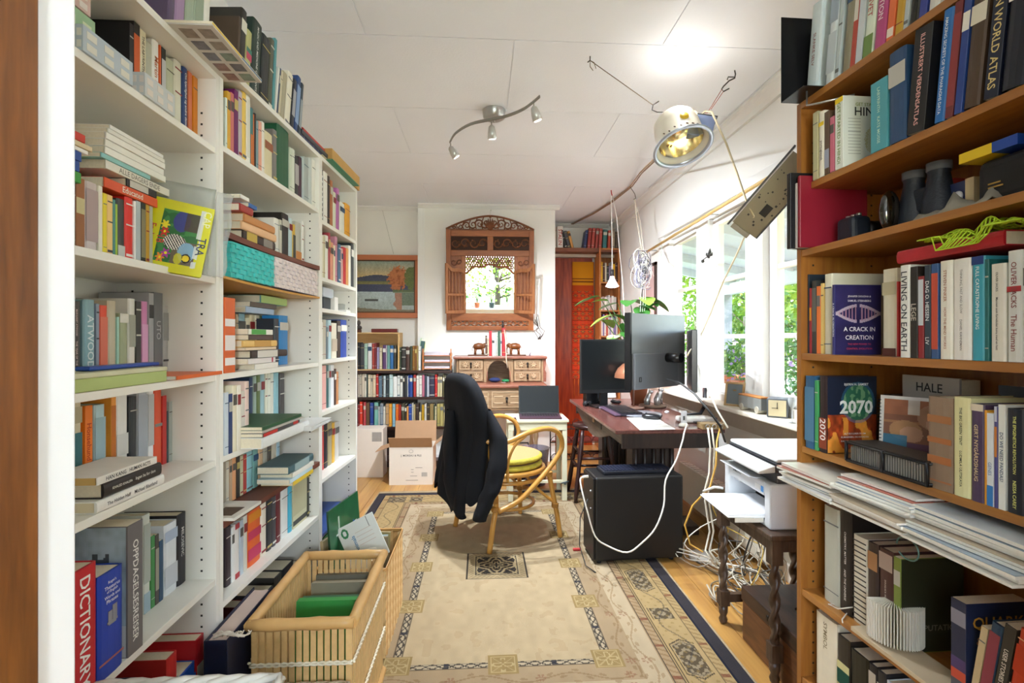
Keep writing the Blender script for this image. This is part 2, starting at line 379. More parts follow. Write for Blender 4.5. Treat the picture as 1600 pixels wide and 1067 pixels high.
# ------------------------------------------------------------------ frames of the shelf units
L1=Frame((-.76,0),(0,1),(-1,0)); uL=L1.u(343)
L2=Frame(L1.P(uL,0,0)[:2],(.0607,1),(-1,.0607)); uM=L2.u(501); uE=L2.u(558)
R1=Frame((1.0,1.547),(.0226,-1),(1,.0226)); 
BK=Frame((0,5.12),(1,0),(0,1))
WHT=mat('f0ede4',.35,var=.03,scale=4); HOLE=mat('2a2826',.8)
OAK=wood('a8702f','8a5422','Z',5,.38); OAKX=wood('b27a3a','955f2a','X',5,.36)
def unit(fr,u0,u1,depth,ztop,boards,label,cat='bookcase',name='bookcase',ms=None,mb_=None,th=.018,holes=True,plinth=.07,back=True,loose={},side=None):
    ms=ms or WHT; mb_=mb_ or ms
    UNITS.append((fr,u0,u1,list(boards),ztop,th))
    t=thing(name,label,cat,fr.P(u0,0,0),fr.phi); w=u1-u0
    for k,x in enumerate((0,w-th)):
        m=MB().m(ms).box((x,0,0),(x+th,depth,ztop))
        if holes:
            m.m(HOLE); xi=x+th+.0004 if k==0 else x-.0004
            for z in np.arange(.2,ztop-.1,.032):
                for y in (.04,depth-.05):
                    m.box((xi-.0003,y-.0028,z-.0028),(xi+.0003,y+.0028,z+.0028))
        m.build('side_panel',None,t)
    if back: MB().box((th,depth-.006,plinth),(w-th,depth-.001,ztop)).build('back_panel',ms,t)
    for z in boards:
        if z in loose: continue
        MB().box((th+.0004,.002,z-th),(w-th-.0004,depth-.0065,z)).build('shelf',mb_,t,bevel=.001)
    for z,(mt,lb,tt,sag) in loose.items():
        m=MB(); n=10
        for i in range(n):
            a,b=i/n,(i+1)/n; sz=lambda q:-sag*4*q*(1-q)
            xa,xb=th+.002+a*(w-2*th-.004),th+.002+b*(w-2*th-.004)
            m.hexa([(xa,-.004,z-tt+sz(a)),(xb,-.004,z-tt+sz(b)),(xb,depth-.0075,z-tt+sz(b)),(xa,depth-.0075,z-tt+sz(a)),(xa,-.004,z+sz(a)),(xb,-.004,z+sz(b)),(xb,depth-.0075,z+sz(b)),(xa,depth-.0075,z+sz(a))])
        sub(m.build('shelf',mt,t),lb)
    MB().box((th+.0004,0,ztop-th),(w-th-.0004,depth-.0065,ztop)).build('top_board',mb_,t)
    if plinth: MB().box((th+.0004,.01,0),(w-th-.0004,.028,plinth-th-.001)).build('plinth',ms,t)
    return t
z1=[L1.z(340,232),L1.z(338.5,434),L1.z(338.5,585.6),L1.z(336,720),L1.z(336,906),.08]
zt1=L1.z(340,116)
unit(L1,.722,uL-.001,.28,zt1,z1,'white bookcase nearest the doorway, packed with paperbacks and a yellow pencil tin')
zt2=L2.z(416,160)
BRN=mat('6e3a2a',.5,var=.12,scale=8); YEL=mat('c8923e',.45,var=.06)
z2=[L2.z(352,228),L2.z(366.8,366),L2.z(358.5,433),L2.z(368,581.6),L2.z(352,712),L2.z(491,725.5),L2.z(355,935.5),.07]
unit(L2,.001,uM-.001,.28,zt2,z2,'white bookcase with one yellow and two reddish brown loose shelves',
  loose={z2[1]:(BRN,'reddish brown shelf board',.018,.006),z2[2]:(YEL,'bowed yellow wooden shelf board',.008,.006),z2[5]:(BRN,'reddish brown shelf board',.018,.002)})
z3=[L2.z(507,345),L2.z(503,432.2),L2.z(503,481),L2.z(503,562.6),L2.z(555,624.5),L2.z(502.7,750),.07]
unit(L2,uM,uE,.28,zt2,z3,'narrow white bookcase at the far end of the left shelves')
zr=[R1.z(1252,291),R1.z(1251,391),R1.z(1251,552),R1.z(1251,696),R1.z(1300,772.5),R1.z(1251,919),R1.z(1247,1052),.08]
ztr=R1.z(1241,168)
unit(R1,0,.84,.285,ztr,zr,'orange-brown wood veneer bookcase on the right beside the window',ms=OAK,mb_=OAKX,th=.02)
# ------------------------------------------------------------------ rows, first bookcase
g='books on the shelves of the nearest white bookcase'
W1='on top shelf of nearest white bookcase'
row(L1,'z1',z1[0],[(900,935,170,'1c1c20'),(936,990,175,'141416',None,None,{'bands':[(.2,.86,'d2602a')],'label':'black book with orange lettering, on top shelf of nearest white bookcase'}),(992,1040,235,'e5d9b8','THE LABYRINTH OF SOLITUDE','4a3a2a',{'label':'cream paperback titled The Labyrinth of Solitude on top shelf of nearest bookcase'}),
 (1044,1098,330,'b9b8a4'),(1100,1152,320,'f0efe8','Martin Luther','c06a3a',{'person':1}),(1155,1169,360,'d8602a'),(1171,1207,385,'232326',None,None,{'bands':[(.3,.85,'c9c9c9')]}),(1212,1275,470,'c2c6aa'),(1280,1338,470,'dfdccb'),
 (1345,1384,455,'1f3f7a','Om kjærlighet og andre demoner','e9e9e9',{'label':'blue paperback titled Om kjærlighet og andre demoner on nearest bookcase'}),(1388,1418,525,'d9734a',None,None,{}),(1428,1462,590,'e58a1c',None,None,{})],g,W1,v=.05,clear=1)
W2='on second shelf of nearest white bookcase'
row(L1,'z2',z1[1],[(60,125,470,'2b2724'),(128,190,400,'9a5f2e',None,None,{'bands':[(.5,.72,'cbbf8c')]}),(197,283,435,'cdbfbb',None,None,{'bands':[(.15,.9,'b09a98')],'label':'thick pale mauve photo-covered book on second shelf of nearest white bookcase'}),(285,314,495,'ece6d4',None,None,{}),
 (316,344,545,'e8d21e',None,None,{}),(346,384,558,'f2c97e',None,None,{}),(386,404,590,'4c8a80',None,None,{}),(405,416,620,'a9c83c',None,None,{}),(418,470,585,'3a3a38',None,None,{'bands':[(0,.22,'c9c9c6')]}),(475,529,545,'e3271c',None,None,{'d':.2,'label':'large bright red hardback on second shelf of nearest white bookcase'}),
 (532,547,600,'f0f0ee'),(549,579,565,'b7c0c4'),(581,614,570,'222224',None,None,{'bands':[(.1,.9,'8a8060')]}),(616,639,600,'c79a2e'),(641,663,620,'b9b9a6')],g,W2,v=.03,zcap=L1.z(*vp('z2',330,500),.03)-.002)
stack(L1,'z2',(330,500),[(325,690,70,'e2572b','Educated','f4ead8',{'label':'orange paperback titled Educated lying across the upright books'}),(480,686,52,'2b2522',None,None,{'bands':[(.1,.7,'c9c2b8')]}),
 (335,775,60,'e9e4d6','ALLE DAGERS ENDE','8a8478',{'label':'pale book titled Alle dagers ende lying on the pile under the top shelf'}),(305,640,34,'8fc4c0'),(330,745,50,'efece2'),(332,742,50,'ece9de'),(336,742,46,'f0ede3'),(350,740,30,'ebe8dd'),(365,735,28,'f0eee6')],g,'in pile on second shelf of nearest bookcase',v=.03,depth=.16,jit=.6)
stack(L1,'z2',(165,478),[(-60,165,78,'3f9a3a'),(-40,152,75,'2450a0'),(-40,166,70,'2450a0'),(-60,215,30,'f0ece4'),(-60,238,38,'dcc9a0'),(-60,190,60,'cf3a28')],g,'behind the door casing on second shelf',v=.02,depth=.1,jit=.5)
W3='on third shelf of nearest white bookcase'
row(L1,'z3',z1[2],[(70,105,340,'8d938c'),(108,194,345,'4a4644','MARGARET ATWOOD|THE YEAR OF THE FLOOD','f0d6d0',{'label':'charcoal book with the title THE YEAR OF THE FLOOD on nearest bookcase'}),(200,220,340,'7a9ca4'),(223,311,335,'8fb4bd','ATWOOD','dfe9ea',{'person':1}),(315,342,365,'8d96a8'),(345,411,378,'ef5334',None,None,{'bands':[(.1,.85,'e2745a')]}),
 (416,484,345,'c9bda3'),(486,504,465,'a9d6c6'),(507,580,440,'a3ab88',None,None,{'bands':[(.86,1,'e4e0d4'),(.05,.15,'1c1c1c')]}),(583,638,330,'e6e3da',None,None,{'bands':[(.4,.8,'a8a898')]}),(641,684,350,'3a3836'),(687,738,352,'d98cbf',None,None,{'bands':[(.1,.7,'e2a8cf')]}),(745,784,290,'a9aaac'),(787,855,288,'6f7073','UTO','b8b8ba',{'tsize':.5,'tw':.35,'ty':.55,'d':.15,'hard':False,'label':'tall grey book titled UTO on third shelf of nearest white bookcase'}),(858,902,385,'b9bab6',None,None,{'bands':[(.2,.23,'2a2a2a'),(.5,.9,'9c9d99')]})],g,W3,v=.13,depth=.13)
W4='on fourth shelf of nearest white bookcase'
row(L1,'z4',z1[3],[(85,192,190,'d9cfb0',None,None,{'bands':[(.12,.68,'2f6a72'),(.78,.95,'b8ad8c')],'label':'cream paperback with a teal figure on its spine, fourth shelf'}),(213,272,212,'f58020','Honsehund Run','c03a1a',{'ty':.5,'label':'orange paperback on fourth shelf of the nearest white bookcase'}),(290,374,205,'b9d5da',None,None,{'bands':[(.2,.85,'9fbcc4')]}),(415,454,145,'f1a03a',None,None,{'bands':[(.15,.9,'c9701e')]}),(457,549,135,'ecebe6',None,None,{'bands':[(.3,.55,'d8d6d2')]}),(562,619,145,'2c3034'),
 (622,699,100,'b7bcc4',None,None,{'bands':[(.05,.95,'a4aab4')]}),(701,748,95,'efefef',None,None,{'bands':[(.3,.95,'b9b9b9')]}),(752,811,90,'e2552f',None,None,{'bands':[(.52,.56,'8a8a84')]}),(813,844,135,'c8322e'),(846,859,250,'2c4a50'),(862,887,180,'a9b2ae')],g,W4,v=.12,depth=.13)
stack(L1,'z4',z1[3],[(300,808,92,'efece6','The Hidden Half|Michael Blastland','33343a',{'hard':True,'pages':mat('dfd2b0',.8),'label':'white hardback titled The Hidden Half lying on the fourth shelf'}),(352,786,112,'2f2a28','KHALED KHALIFA|Ingen ba for dem','e8e4dc',{'label':'dark brown hardback titled Ingen ba for dem lying on The Hidden Half'}),(300,755,62,'ece8e0','HAN KANG|HUMAN ACTS','22201e',{'pages':mat('c9a562',.8),'label':'white paperback titled HUMAN ACTS on top of two lying books'})],g,'in pile on fourth shelf of nearest bookcase',v=.0,depth=.112,jit=.4)
W5='on fifth shelf of nearest white bookcase'
def roget(root,t,d,h):
    mt=mat('eceaf2',.5,var=0)
    for i,s_ in enumerate(["Roget's",'Thesaurus','of English','Words and','Phrases']):
        text(s_,(t/2,0,h*(.9-.045*i)),(1,0,0),(0,0,1),t*.62,h*.036,mt,'spine_title',root,off=.0012)
    m=MB(); b=mat('8c8a92',.5)
    for a,c_,z0,z1_ in ((.3,.72,.5,.52),(.34,.5,.52,.62),(.52,.7,.52,.66),(.36,.66,.485,.5)): m.box((t*a,-.0012,h*z0),(t*c_,-.0004,h*z1_))
    m.build('ship_emblem',b,root)
def oppd(root,t,d,h):
    # photographic front cover: stones and foliage in blue grey
    def f(U,V):
        n=vnoise(U,V,9,1)*.6+vnoise(U,V,25,2)*.4; im=c3('a9bcc8')*np.ones(U.shape+(3,)); im=im*(.55+.6*n[...,None])
        q=(vnoise(U*1.0,V,14,5)>.52)&(V>.45)&(V<.8)&(U>.2)&(U<.85); put(im,q,c3('22282c'),.85); put(im,V<.25,c3('d5d4d2')*.9,.8); return im
    M=Matrix.Translation((-.0006,d-.004,.002))@Matrix.Rotation(-PI/2,4,'Z'); picture('front_cover_picture',f,d-.008,h-.004,60,70,M,root)
row(L1,'z5',z1[4],[(78,234,400,'c8202c','DICTIONARY','f4f0ea',{'d':.17,'tw':.86,'hard':True,'tsize':.5,'label':'thick red hardback titled DICTIONARY in white capitals'}),(240,385,415,'1c3fa8',None,None,{'d':.17,'bands':[(.14,.16,'a8605a')],'label':'thick blue thesaurus with a grey ship emblem on its spine','art':roget}),(408,496,137,'6d696a','OPPDAGELSESREISER','f0eee8',{'d':.24,'hard':False,'label':'large grey book titled OPPDAGELSESREISER in white capitals','tw':.78,'ty':.48,'art':oppd})],g,W5,v=.0)
row(L1,'z5',z1[4],[(500,551,85,'cfd3c8',None,None,{'bands':[(.3,.9,'a9b0a8'),(0,.2,'9ab0bc')]}),(554,582,205,'3f8a48'),(584,611,195,'4a423c',None,None,{'bands':[(.2,.8,'a09a8a')]}),(613,640,225,'274a6a'),(652,741,115,'dfe3e8',None,None,{'bands':[(.75,.9,'a9b6cc'),(.1,.4,'c4c8d0')]}),(743,803,55,'26242a','MILOSEVIC','e8e6e2',{'d':.17,'tsize':.3,'tw':.42,'ty':.6,'person':1,'label':'tall black book at the far end of the fifth shelf'})],g,'further along fifth shelf of nearest white bookcase',v=.08,depth=.15)
row(L1,'z5',z1[5],[(200,300,905,'8a2a34'),(310,395,915,'b04a44'),(400,470,900,'3a3f55'),(640,700,905,'c8322e')],g,'on bottom shelf of nearest white bookcase',v=.03)
row(L1,'z5',z1[5],[(700,806,740,'1f55b8',None,None,{'h':.31,'d':.26,'label':'wide blue lever arch binder standing on the bottom shelf','name':'binder','cat':'binder','bands':[(.6,.9,'2f6ad0')]}),(812,860,620,'c4202a',None,None,{'h':.36,'bands':[(.62,.8,'e9dcc4'),(.15,.4,'e9e0d0')],'label':'red and cream book beside the blue binder'})],g,'on bottom shelf',v=.03,maxd=.26)
# ------------------------------------------------------------------ second bookcase
g='books in the middle white bookcase'; W='of middle white bookcase'
b=lambda *z:list(z)
row(L2,'a6',zt2,[(205,232,-560,'4a3a2a'),(236,298,-640,'2d2a26'),(302,362,-394,'b9b57a',None,None,{'bands':[(.5,.62,'c84a6a'),(.62,.7,'3a7a6a')]}),(366,470,-500,'1e352e','MAGIC AND MEDICINE OF PLANTS','e4e6e0',{'d':.19,'label':'large dark green book titled Magic and Medicine of Plants on the bookcase top'}),(474,560,-330,'22282a'),(564,604,-310,'5a5a4c'),(606,630,-320,'58959a')],'books leaning on top of the left bookcases','on top of middle bookcase',v=.02,lean=5,maxd=.2)
row(L2,'a6',zt2,[(634,652,-10,'e6e2da'),(655,668,0,'3d4a66'),(672,690,30,'cfc3a5'),(694,745,60,'b0a68c'),(748,806,62,'e9e2ce',None,None,{'d':.17}),(812,846,130,'2b2f38',None,None,{'bands':[(.3,.8,'a9aab0')]}),(850,890,95,'27477c',None,None,{'bands':[(.2,.85,'8aa4cc')]}),(894,922,170,'2c3a4a',None,None,{'bands':[(.2,.7,'9aa4ac')]})],'books leaning on top of the left bookcases','further along top of middle bookcase',v=.02,lean=9,maxd=.17)
row(L1,'z1',zt1+.012,[(1165,1225,-260,'5a4a6a'),(1230,1318,-240,'a98ab0'),(1322,1395,-260,'aab8a0'),(1398,1470,-240,'c4d0bc',None,None,{'bands':[(.2,.9,'9aa890')]}),(1474,1530,-200,'e9e6da')],'books leaning on top of the left bookcases','on top of nearest bookcase',v=.03,lean=4,maxd=.2)
row(L2,'a6',z2[0],[(90,110,380,'d9e2d8'),(112,149,315,'d9a534'),(151,188,330,'c9706a'),(192,238,300,'6a0f5a'),(242,282,310,'b9aeb4'),(287,333,290,'ecc65a'),(336,376,320,'efece0',None,None,{'bands':[(.1,.95,'dcd8c8')]}),(380,410,505,'3f7a7a',None,None,{'bands':[(0,.55,'c9743a')]}),(412,424,575,'c8682e'),(427,444,565,'2a2220'),(447,472,650,'7f9aa0'),(477,509,660,'e8a58c'),(512,540,665,'ece8dc'),
 (547,640,790,'dcd0a8',None,None,{'bands':[(.62,.8,'9a5a3a')]}),(645,688,760,'7a7570'),(692,828,722,'1d5a3a',None,None,{'d':.24,'name':'folder','cat':'folder','label':'wide dark green folder on top shelf of the middle bookcase'}),(832,858,960,'cfd6c0'),(860,888,975,'dfe3d4'),(892,936,1056,'26262a',None,None,{'bands':[(.3,.8,'b4b0b0')]}),(939,974,1068,'4a3040'),(977,993,1072,'b8c4c4'),(996,1050,1079,'a8b0ac'),(1053,1086,1085,'c4ccc8'),(1090,1124,1102,'e3e0d4')],g,'on top shelf '+W,v=.015,maxd=.2)
row(L2,'b',z2[1],[(432,470,300,'e3e0d6'),(472,488,310,'c9c4b4'),(490,543,265,'241f1c'),(545,570,300,'b9ccd0'),(572,592,345,'d8b040',None,None,{'bands':[(0,.7,'3a3a30')]}),(595,637,330,'b5b3a6',None,None,{'bands':[(0,.25,'c9803a')]}),(640,655,320,'e7e5dc')],g,'on upper brown shelf '+W,v=.03,maxd=.16)
stack(L2,'b',z2[1],[(195,442,68,'3a2f28',None,None,{'bands':[(.1,.4,'c9a94a'),(.6,.9,'8a8278')]}),(185,440,64,'e8b98c'),(205,432,62,'c98a52',None,None,{'hard':True}),(175,270,60,'a83a34'),(240,300,30,'3a6ab0'),(175,240,30,'e9e6de')],g,'in pile on brown shelf',v=.01,depth=.13)
row(L2,'c',z2[3],[(55,134,28,'d8642c',None,None,{'d':.2,'hard':False,'bands':[(.1,.2,'e9e4e0'),(.3,.5,'e6ddd8'),(.62,.72,'e9e4e0')],'name':'folder','cat':'folder','label':'folder marbled in orange and white beside the pile of lying books'})],g,'',v=.0)
row(L2,'c',z2[3],[(432,469,185,'2b2f38',None,None,{'d':.07}),(472,538,150,'1f7ab8',None,None,{'d':.07,'name':'folder','cat':'folder','label':'bright blue folder beside the pile of lying books'})],g,'on white shelf '+W,v=.06,zcap=L2.z(*vp('c',250,140),.1)-.002)
stack(L2,'c',z2[3],[(285,456,42,'ece8e0'),(235,446,42,'e9e2e0',None,None,{'bands':[(.85,.9,'c0284a')]}),(258,516,58,'3a2f2a',None,None,{'bands':[(.15,.7,'d9d2c8')]}),(215,450,22,'e9d3b4'),(195,456,54,'e8bf72',None,None,{'bands':[(.3,.8,'c99a50')]}),(240,430,38,'4a3a34'),(238,410,42,'e9e6da',None,None,{'bands':[(.1,.7,'4fa04a')]})],g,'on white shelf '+W,v=.0,depth=.13)
row(L2,'c',z2[3],[(140,160,150,'b8a080'),(163,214,145,'8fb0bc'),(217,244,180,'e0d2b4'),(247,284,140,'d9c9a4'),(287,324,150,'ece0c4'),(327,344,150,'5a6a4c'),(347,371,175,'c8d0d4'),(374,391,180,'4a4038'),(393,425,190,'c87a48')],g,'behind the lying pile '+W,v=.14,depth=.12,zcap=L2.z(*vp('c',250,140),.1)-.002)
stack(L2,'c',(250,140),[(215,430,30,'a9bcd4',None,None,{'t':.022}),(250,440,26,'5a5048',None,None,{'t':.018}),(330,520,40,'7aa8a0',None,None,{'t':.03,'bands':[(0,1,'a9c47a')]})],g,'topmost under the yellow board',v=.1,depth=.13)
row(L2,'c',z2[4],[(55,84,745,'c9d2da'),(87,114,755,'223a6a'),(118,149,690,'e3d9bd'),(152,178,690,'efe9da'),(181,208,735,'d6cec0'),(211,243,660,'e5c9bd')],g,'on low white shelf '+W,v=.0)
row(L2,'c',z2[4],[(246,270,630,'35486a'),(273,298,620,'a9bcb0'),(301,328,612,'6a7a4a'),(331,359,605,'a4c4cc'),(362,378,600,'e9e3d0'),(381,400,600,'ece8da'),(402,428,600,'e3e0d4'),(431,468,595,'8fbcc8'),(475,512,600,'4a4444')],g,'at back of low shelf, middle white bookcase',v=.14,depth=.12)
stack(L2,'c',z2[4],[(345,690,52,'e3e3e0',None,None,{'d':.2,'t':.035,'name':'box','cat':'box','label':'flat white box lying under the case with red corners'}),(348,640,28,'4a4a4a',None,None,{'d':.2,'bands':[(.0,.35,'c8342a'),(.8,.95,'c8342a')],'label':'dark flat case with red corners lying on the white box'}),(348,650,20,'b9b4ac',None,None,{'name':'magazine','cat':'magazine'}),(345,640,26,'2f5a3a',None,None,{'d':.2,'label':'large dark green book lying on top of the magazines'})],g,'on low white shelf',v=-.07,depth=.2,jit=3)
row(L2,'d',z2[5],[(45,60,270,'ddd6c4'),(62,77,262,'c9a88a'),(79,99,250,'e0a070'),(101,117,245,'3a3430'),(119,134,240,'c9c4a0'),(136,152,235,'b8403a'),(154,184,215,'8fc4cc'),(187,214,205,'7aa8a4'),(217,239,190,'d9b48c'),(242,262,185,'b0a898'),(264,283,180,'5a5048'),(286,310,175,'d9c8b0'),(312,326,165,'a9c4d4')],g,'on lower brown shelf '+W,v=.08,depth=.14)
stack(L2,'d',z2[5],[(396,500,20,'e6c43a'),(378,498,22,'c9dfe4'),(392,498,24,'e9e5da'),(376,502,40,'4a6a72',None,None,{'hard':True,'bands':[(.2,.8,'9ab0b0')]})],g,'in pile on lower brown shelf',v=-.05,depth=.12,jit=1)
row(L2,'d',z2[6],[(45,74,610,'3a3038'),(76,90,612,'e9e9e6'),(92,117,592,'e3dfda',None,None,{'bands':[(0,.1,'a83038'),(.9,1,'a83038')]}),(119,137,575,'b8c4d0'),(140,160,550,'d5cfc0'),(162,230,500,'e8682a',None,None,{'bands':[(.1,.3,'d23a6a'),(.45,.6,'c8345a'),(.75,.9,'e08a1e')],'label':'orange book with pink painted streaks on lowest white shelf'}),(233,260,480,'ece3d0'),(263,289,455,'2e3034'),(292,311,450,'4a4a50'),(314,335,420,'6a2a30'),(340,375,410,'dfe0dc'),(378,396,385,'4fb0cc'),(399,472,340,'cfc9a4',None,None,{'d':.17,'hard':False,'bands':[(.05,.15,'3a3a3a'),(.25,.9,'bdb792')],'label':'yellowish book with a barcode on lowest white shelf'}),(475,487,320,'3a3a34')],g,'on lowest white shelf '+W,v=.04,maxd=.18)
row(L2,'d',z2[7],[(150,188,800,'5a4632',None,None,{'h':.2}),(192,233,800,'6a1c1c',None,None,{'h':.27}),(237,296,790,'2a2624',None,None,{'h':.28}),(300,338,740,'3f3c38',None,None,{'h':.3}),(342,398,690,'26262c',None,None,{'h':.3}),(402,430,690,'4a3a2a',None,None,{'h':.27})],g,'in shade under lowest shelf '+W,stuff=True,v=.05,maxd=.2)
# ------------------------------------------------------------------ third bookcase
g='books in the narrow white bookcase'; W='of narrow far white bookcase'
row(L2,'b2',z3[0],[(98,158,150,'26262a',None,None,{'bands':[(.05+.1*i,.09+.1*i,'d8d8d4') for i in range(9)],'name':'notebook','cat':'notebook','label':'black spiral bound notebook on top shelf of the narrow bookcase'}),(163,234,205,'ece9df'),(237,273,270,'3a302c'),(276,323,345,'b06a3a'),(327,375,540,'d5d9c0'),(385,430,480,'b56aa8'),(440,522,720,'e3e1d4'),(530,615,745,'e6a326')],g,'on top shelf '+W,v=.01,maxd=.18)
row(L2,'c2',z3[1],[(100,117,175,'e3ddc8'),(119,144,180,'c9bf9a'),(147,184,180,'eae6dc'),(187,209,150,'a8404a'),(212,249,265,'dc9478'),(251,267,300,'e9e0c0'),(270,300,200,'c98a9c'),(312,344,290,'4a6a8a'),(347,369,340,'d9a8a0'),(372,409,330,'c02a2e'),(412,439,340,'dca060'),(441,467,310,'ece8dc'),(471,504,270,'2f3436')],g,'on second shelf '+W,v=.01,maxd=.16,stuff=True)
row(L2,'d2',z3[3],[(95,111,180,'e6e4da'),(113,154,150,'b8b0a0'),(157,179,240,'6a7a84'),(182,214,155,'b9d3dc'),(222,282,190,'e8e0cc',None,None,{'bands':[(.2,.55,'c9b8a4')]}),(286,327,160,'3a302a'),(331,400,152,'1c48a4',None,None,{'d':.2,'name':'binder','cat':'binder','label':'bright blue binder on fourth shelf of the narrow far bookcase'})],g,'on fourth shelf '+W,v=.02,maxd=.17)
row(L2,'d2',z3[4],[(95,111,700,'e9a8a0'),(114,158,695,'e8b0a8'),(161,184,690,'3f6a6a'),(187,209,690,'b9c8cc'),(212,248,690,'e9e9ec'),(250,274,735,'4a302a'),(277,300,770,'c98a5a')],g,'on fifth shelf '+W,v=.03,maxd=.15,stuff=True)
row(L2,'e2',z3[5],[(76,100,360,'c8403c',None,None,{}),(103,134,360,'22222a',None,None,{}),(138,174,360,'a89a78'),(177,200,360,'d9a83a'),(203,238,350,'c9c4bc')],g,'on sixth shelf '+W,stuff=True,v=.06,maxd=.15)
row(L2,'e2',z3[6],[(76,168,985,'1f6a35',None,None,{'h':.3,'d':.22}),(172,214,960,'1a1c24',None,None,{'h':.29}),(217,258,925,'b8bcd0',None,None,{'h':.27}),(261,289,880,'c98a78',None,None,{'h':.27}),(292,309,870,'8a2a24',None,None,{'h':.27}),(312,344,850,'b08c5a',None,None,{'h':.28}),(347,385,780,'1f3358',None,None,{'h':.31})],g,'on bottom '+W,stuff=True,v=.01,maxd=.2)
# ------------------------------------------------------------------ dark bookcase at the back wall
DKW=wood('3e2218','26130d','X',6,.4)
bz=[.966, BK.z(620,620.5), BK.z(620,667)]
ub0,ub1=BK.u(520),BK.u(706)
t=thing('bookcase','low dark brown bookcase along the back wall under the painting','bookcase',BK.P(ub0,0,0),0); w=ub1-ub0
for x in (0,w-.022): MB().box((x,0,0),(x+.022,.27,bz[0]-.022)).build('side_panel',DKW,t)
for z in bz: 
    MB().box((0 if z==bz[0] else .0225,-.008 if z==bz[0] else .002,z-.026),(w if z==bz[0] else w-.0225,.27 if z==bz[0] else .264,z)).build('top_board' if z==bz[0] else 'shelf',DKW,t,bevel=.002)
MB().box((.0225,.264,0),(w-.0225,.27,bz[0]-.027)).build('back_panel',DKW,t)
UNITS.append((BK,ub0,ub1,bz[1:],bz[0],.026))
MB().box((.0225,.0,0),(w-.0225,.262,.06)).build('plinth',DKW,t)
g='books in the low dark bookcase'
def simple(view,y,s,v=.03,**k):
    out=[]
    for q in s.split():
        p=q.split(','); out.append((float(p[0]),float(p[1]),float(p[2]) if len(p)>3 and p[2] else y,p[-1]))
    return out
row(BK,'k',bz[1],simple('k',532,'60,80,535,b8b0a0 82,99,530,c8bfae 101,129,530,d9cdb8 131,150,530,ded8c8 152,163,540,2a4a48 165,195,535,dccfb4 197,215,540,c8bca4 217,247,540,dcc8a8 250,275,530,b82a28 278,311,550,5a7488 313,324,550,4a4a4a 326,351,548,b8c8cc 353,385,545,26343a 388,425,535,bcd4d4 428,470,555,e0e2de 472,500,545,d4d6d0 502,528,550,d9dad2 531,549,540,1f1f24 551,574,545,2f3338 576,584,550,c9c9c4 586,600,540,1f3f8a 602,630,540,2a4a94 640,667,538,a83434 671,699,545,dad6cc 701,728,545,dcd8d0 731,756,540,b86a80 758,779,545,2f3a4a 781,804,555,b4b8c4 806,860,550,2c2c44 863,889,532,b82424 892,915,560,c4b890 917,940,560,cabf98 946,964,535,5a5232 966,984,540,4a4a38 987,1012,540,b8b8a4'),g,'on upper shelf of dark bookcase',stuff=True,v=.02,maxd=.2)
row(BK,'k',bz[2],simple('k',850,'60,78,850,8a2a30 80,108,820,e0402a 118,144,825,c04a50 146,181,830,6a4a30 186,222,830,1f3f8a 232,272,825,7ab4a8 275,289,870,c4c8c8 291,324,835,8a949c 326,347,870,d4d0c4 350,384,840,b8946a 386,415,840,e09a2a 420,449,840,8ab4c4 455,484,845,dc6a1a 486,510,850,a02a20 515,547,840,4a4430 550,569,850,3a2c20 571,588,870,d9924a 590,621,845,27489a 624,639,835,b8b8b0 641,661,850,a89468 665,697,840,3a2a24 700,721,930,d9c8a0 726,751,850,b8901e 755,777,840,c9c4b8 780,807,850,3a3024 811,849,840,8a7448 851,861,850,3a4a34 864,881,870,c4bc94 886,917,840,a89a5a 919,950,840,b4a668 955,979,870,c4b484 982,1005,850,8a7a50'),g,'on lower shelf of dark bookcase',stuff=True,v=.02,maxd=.2)
row(BK,'k',bz[0],simple('k',245,'492,514,250,2a3a2a 517,560,245,2c2a28 563,600,250,4a3028 603,629,240,3f4430 631,654,235,8a6020 656,674,235,7a4a18 676,691,240,a08a50 693,716,240,e4e4e2'),g,'right of the light wood box',stuff=True,v=.03,maxd=.2)
# light wood cube on top
PINE=wood('e0be86','cda468','X',5,.5)
x0,x1=ub0+.02,BK.u(624,.02); zc=BK.z(600,519.5,.02)
t=thing('shelf_box','open light wood box shelf full of books on the dark bookcase','box',BK.P(x0,.02,bz[0]+.0005),0); w=x1-x0; hh=zc-bz[0]
MB().box((0,0,0),(w,.22,.012)).build('bottom_board',PINE,t); MB().box((0,0,hh-.012),(w,.22,hh)).build('top_board',PINE,t)
MB().box((0,0,.0125),(.014,.22,hh-.0125)).build('side_panel',PINE,t); MB().box((w-.016,0,.0125),(w,.22,hh-.0125)).build('side_panel',PINE,t)
MB().box((.0145,.212,.0125),(w-.0165,.22,hh-.0125)).build('back_panel',PINE,t)
row(BK,'k',bz[0]+.0135,simple('k',205,'57,80,200,2a2a2e 83,125,210,3a3c44 128,160,212,a9c8b8 166,206,207,dfe0e0 209,235,212,a84038 237,256,205,7a2430 260,283,252,9a94b8 286,312,258,d9cdb0 320,352,228,5a3a6a 354,363,232,c4c0cc 366,395,232,6a9a98 398,430,232,2f6aa4 434,462,232,3a3830'),'books in the light wood box','in the light wood box',stuff=True,v=.035,maxd=.15)
SH1,SH2,SH3=list(z1),list(z2),list(z3)
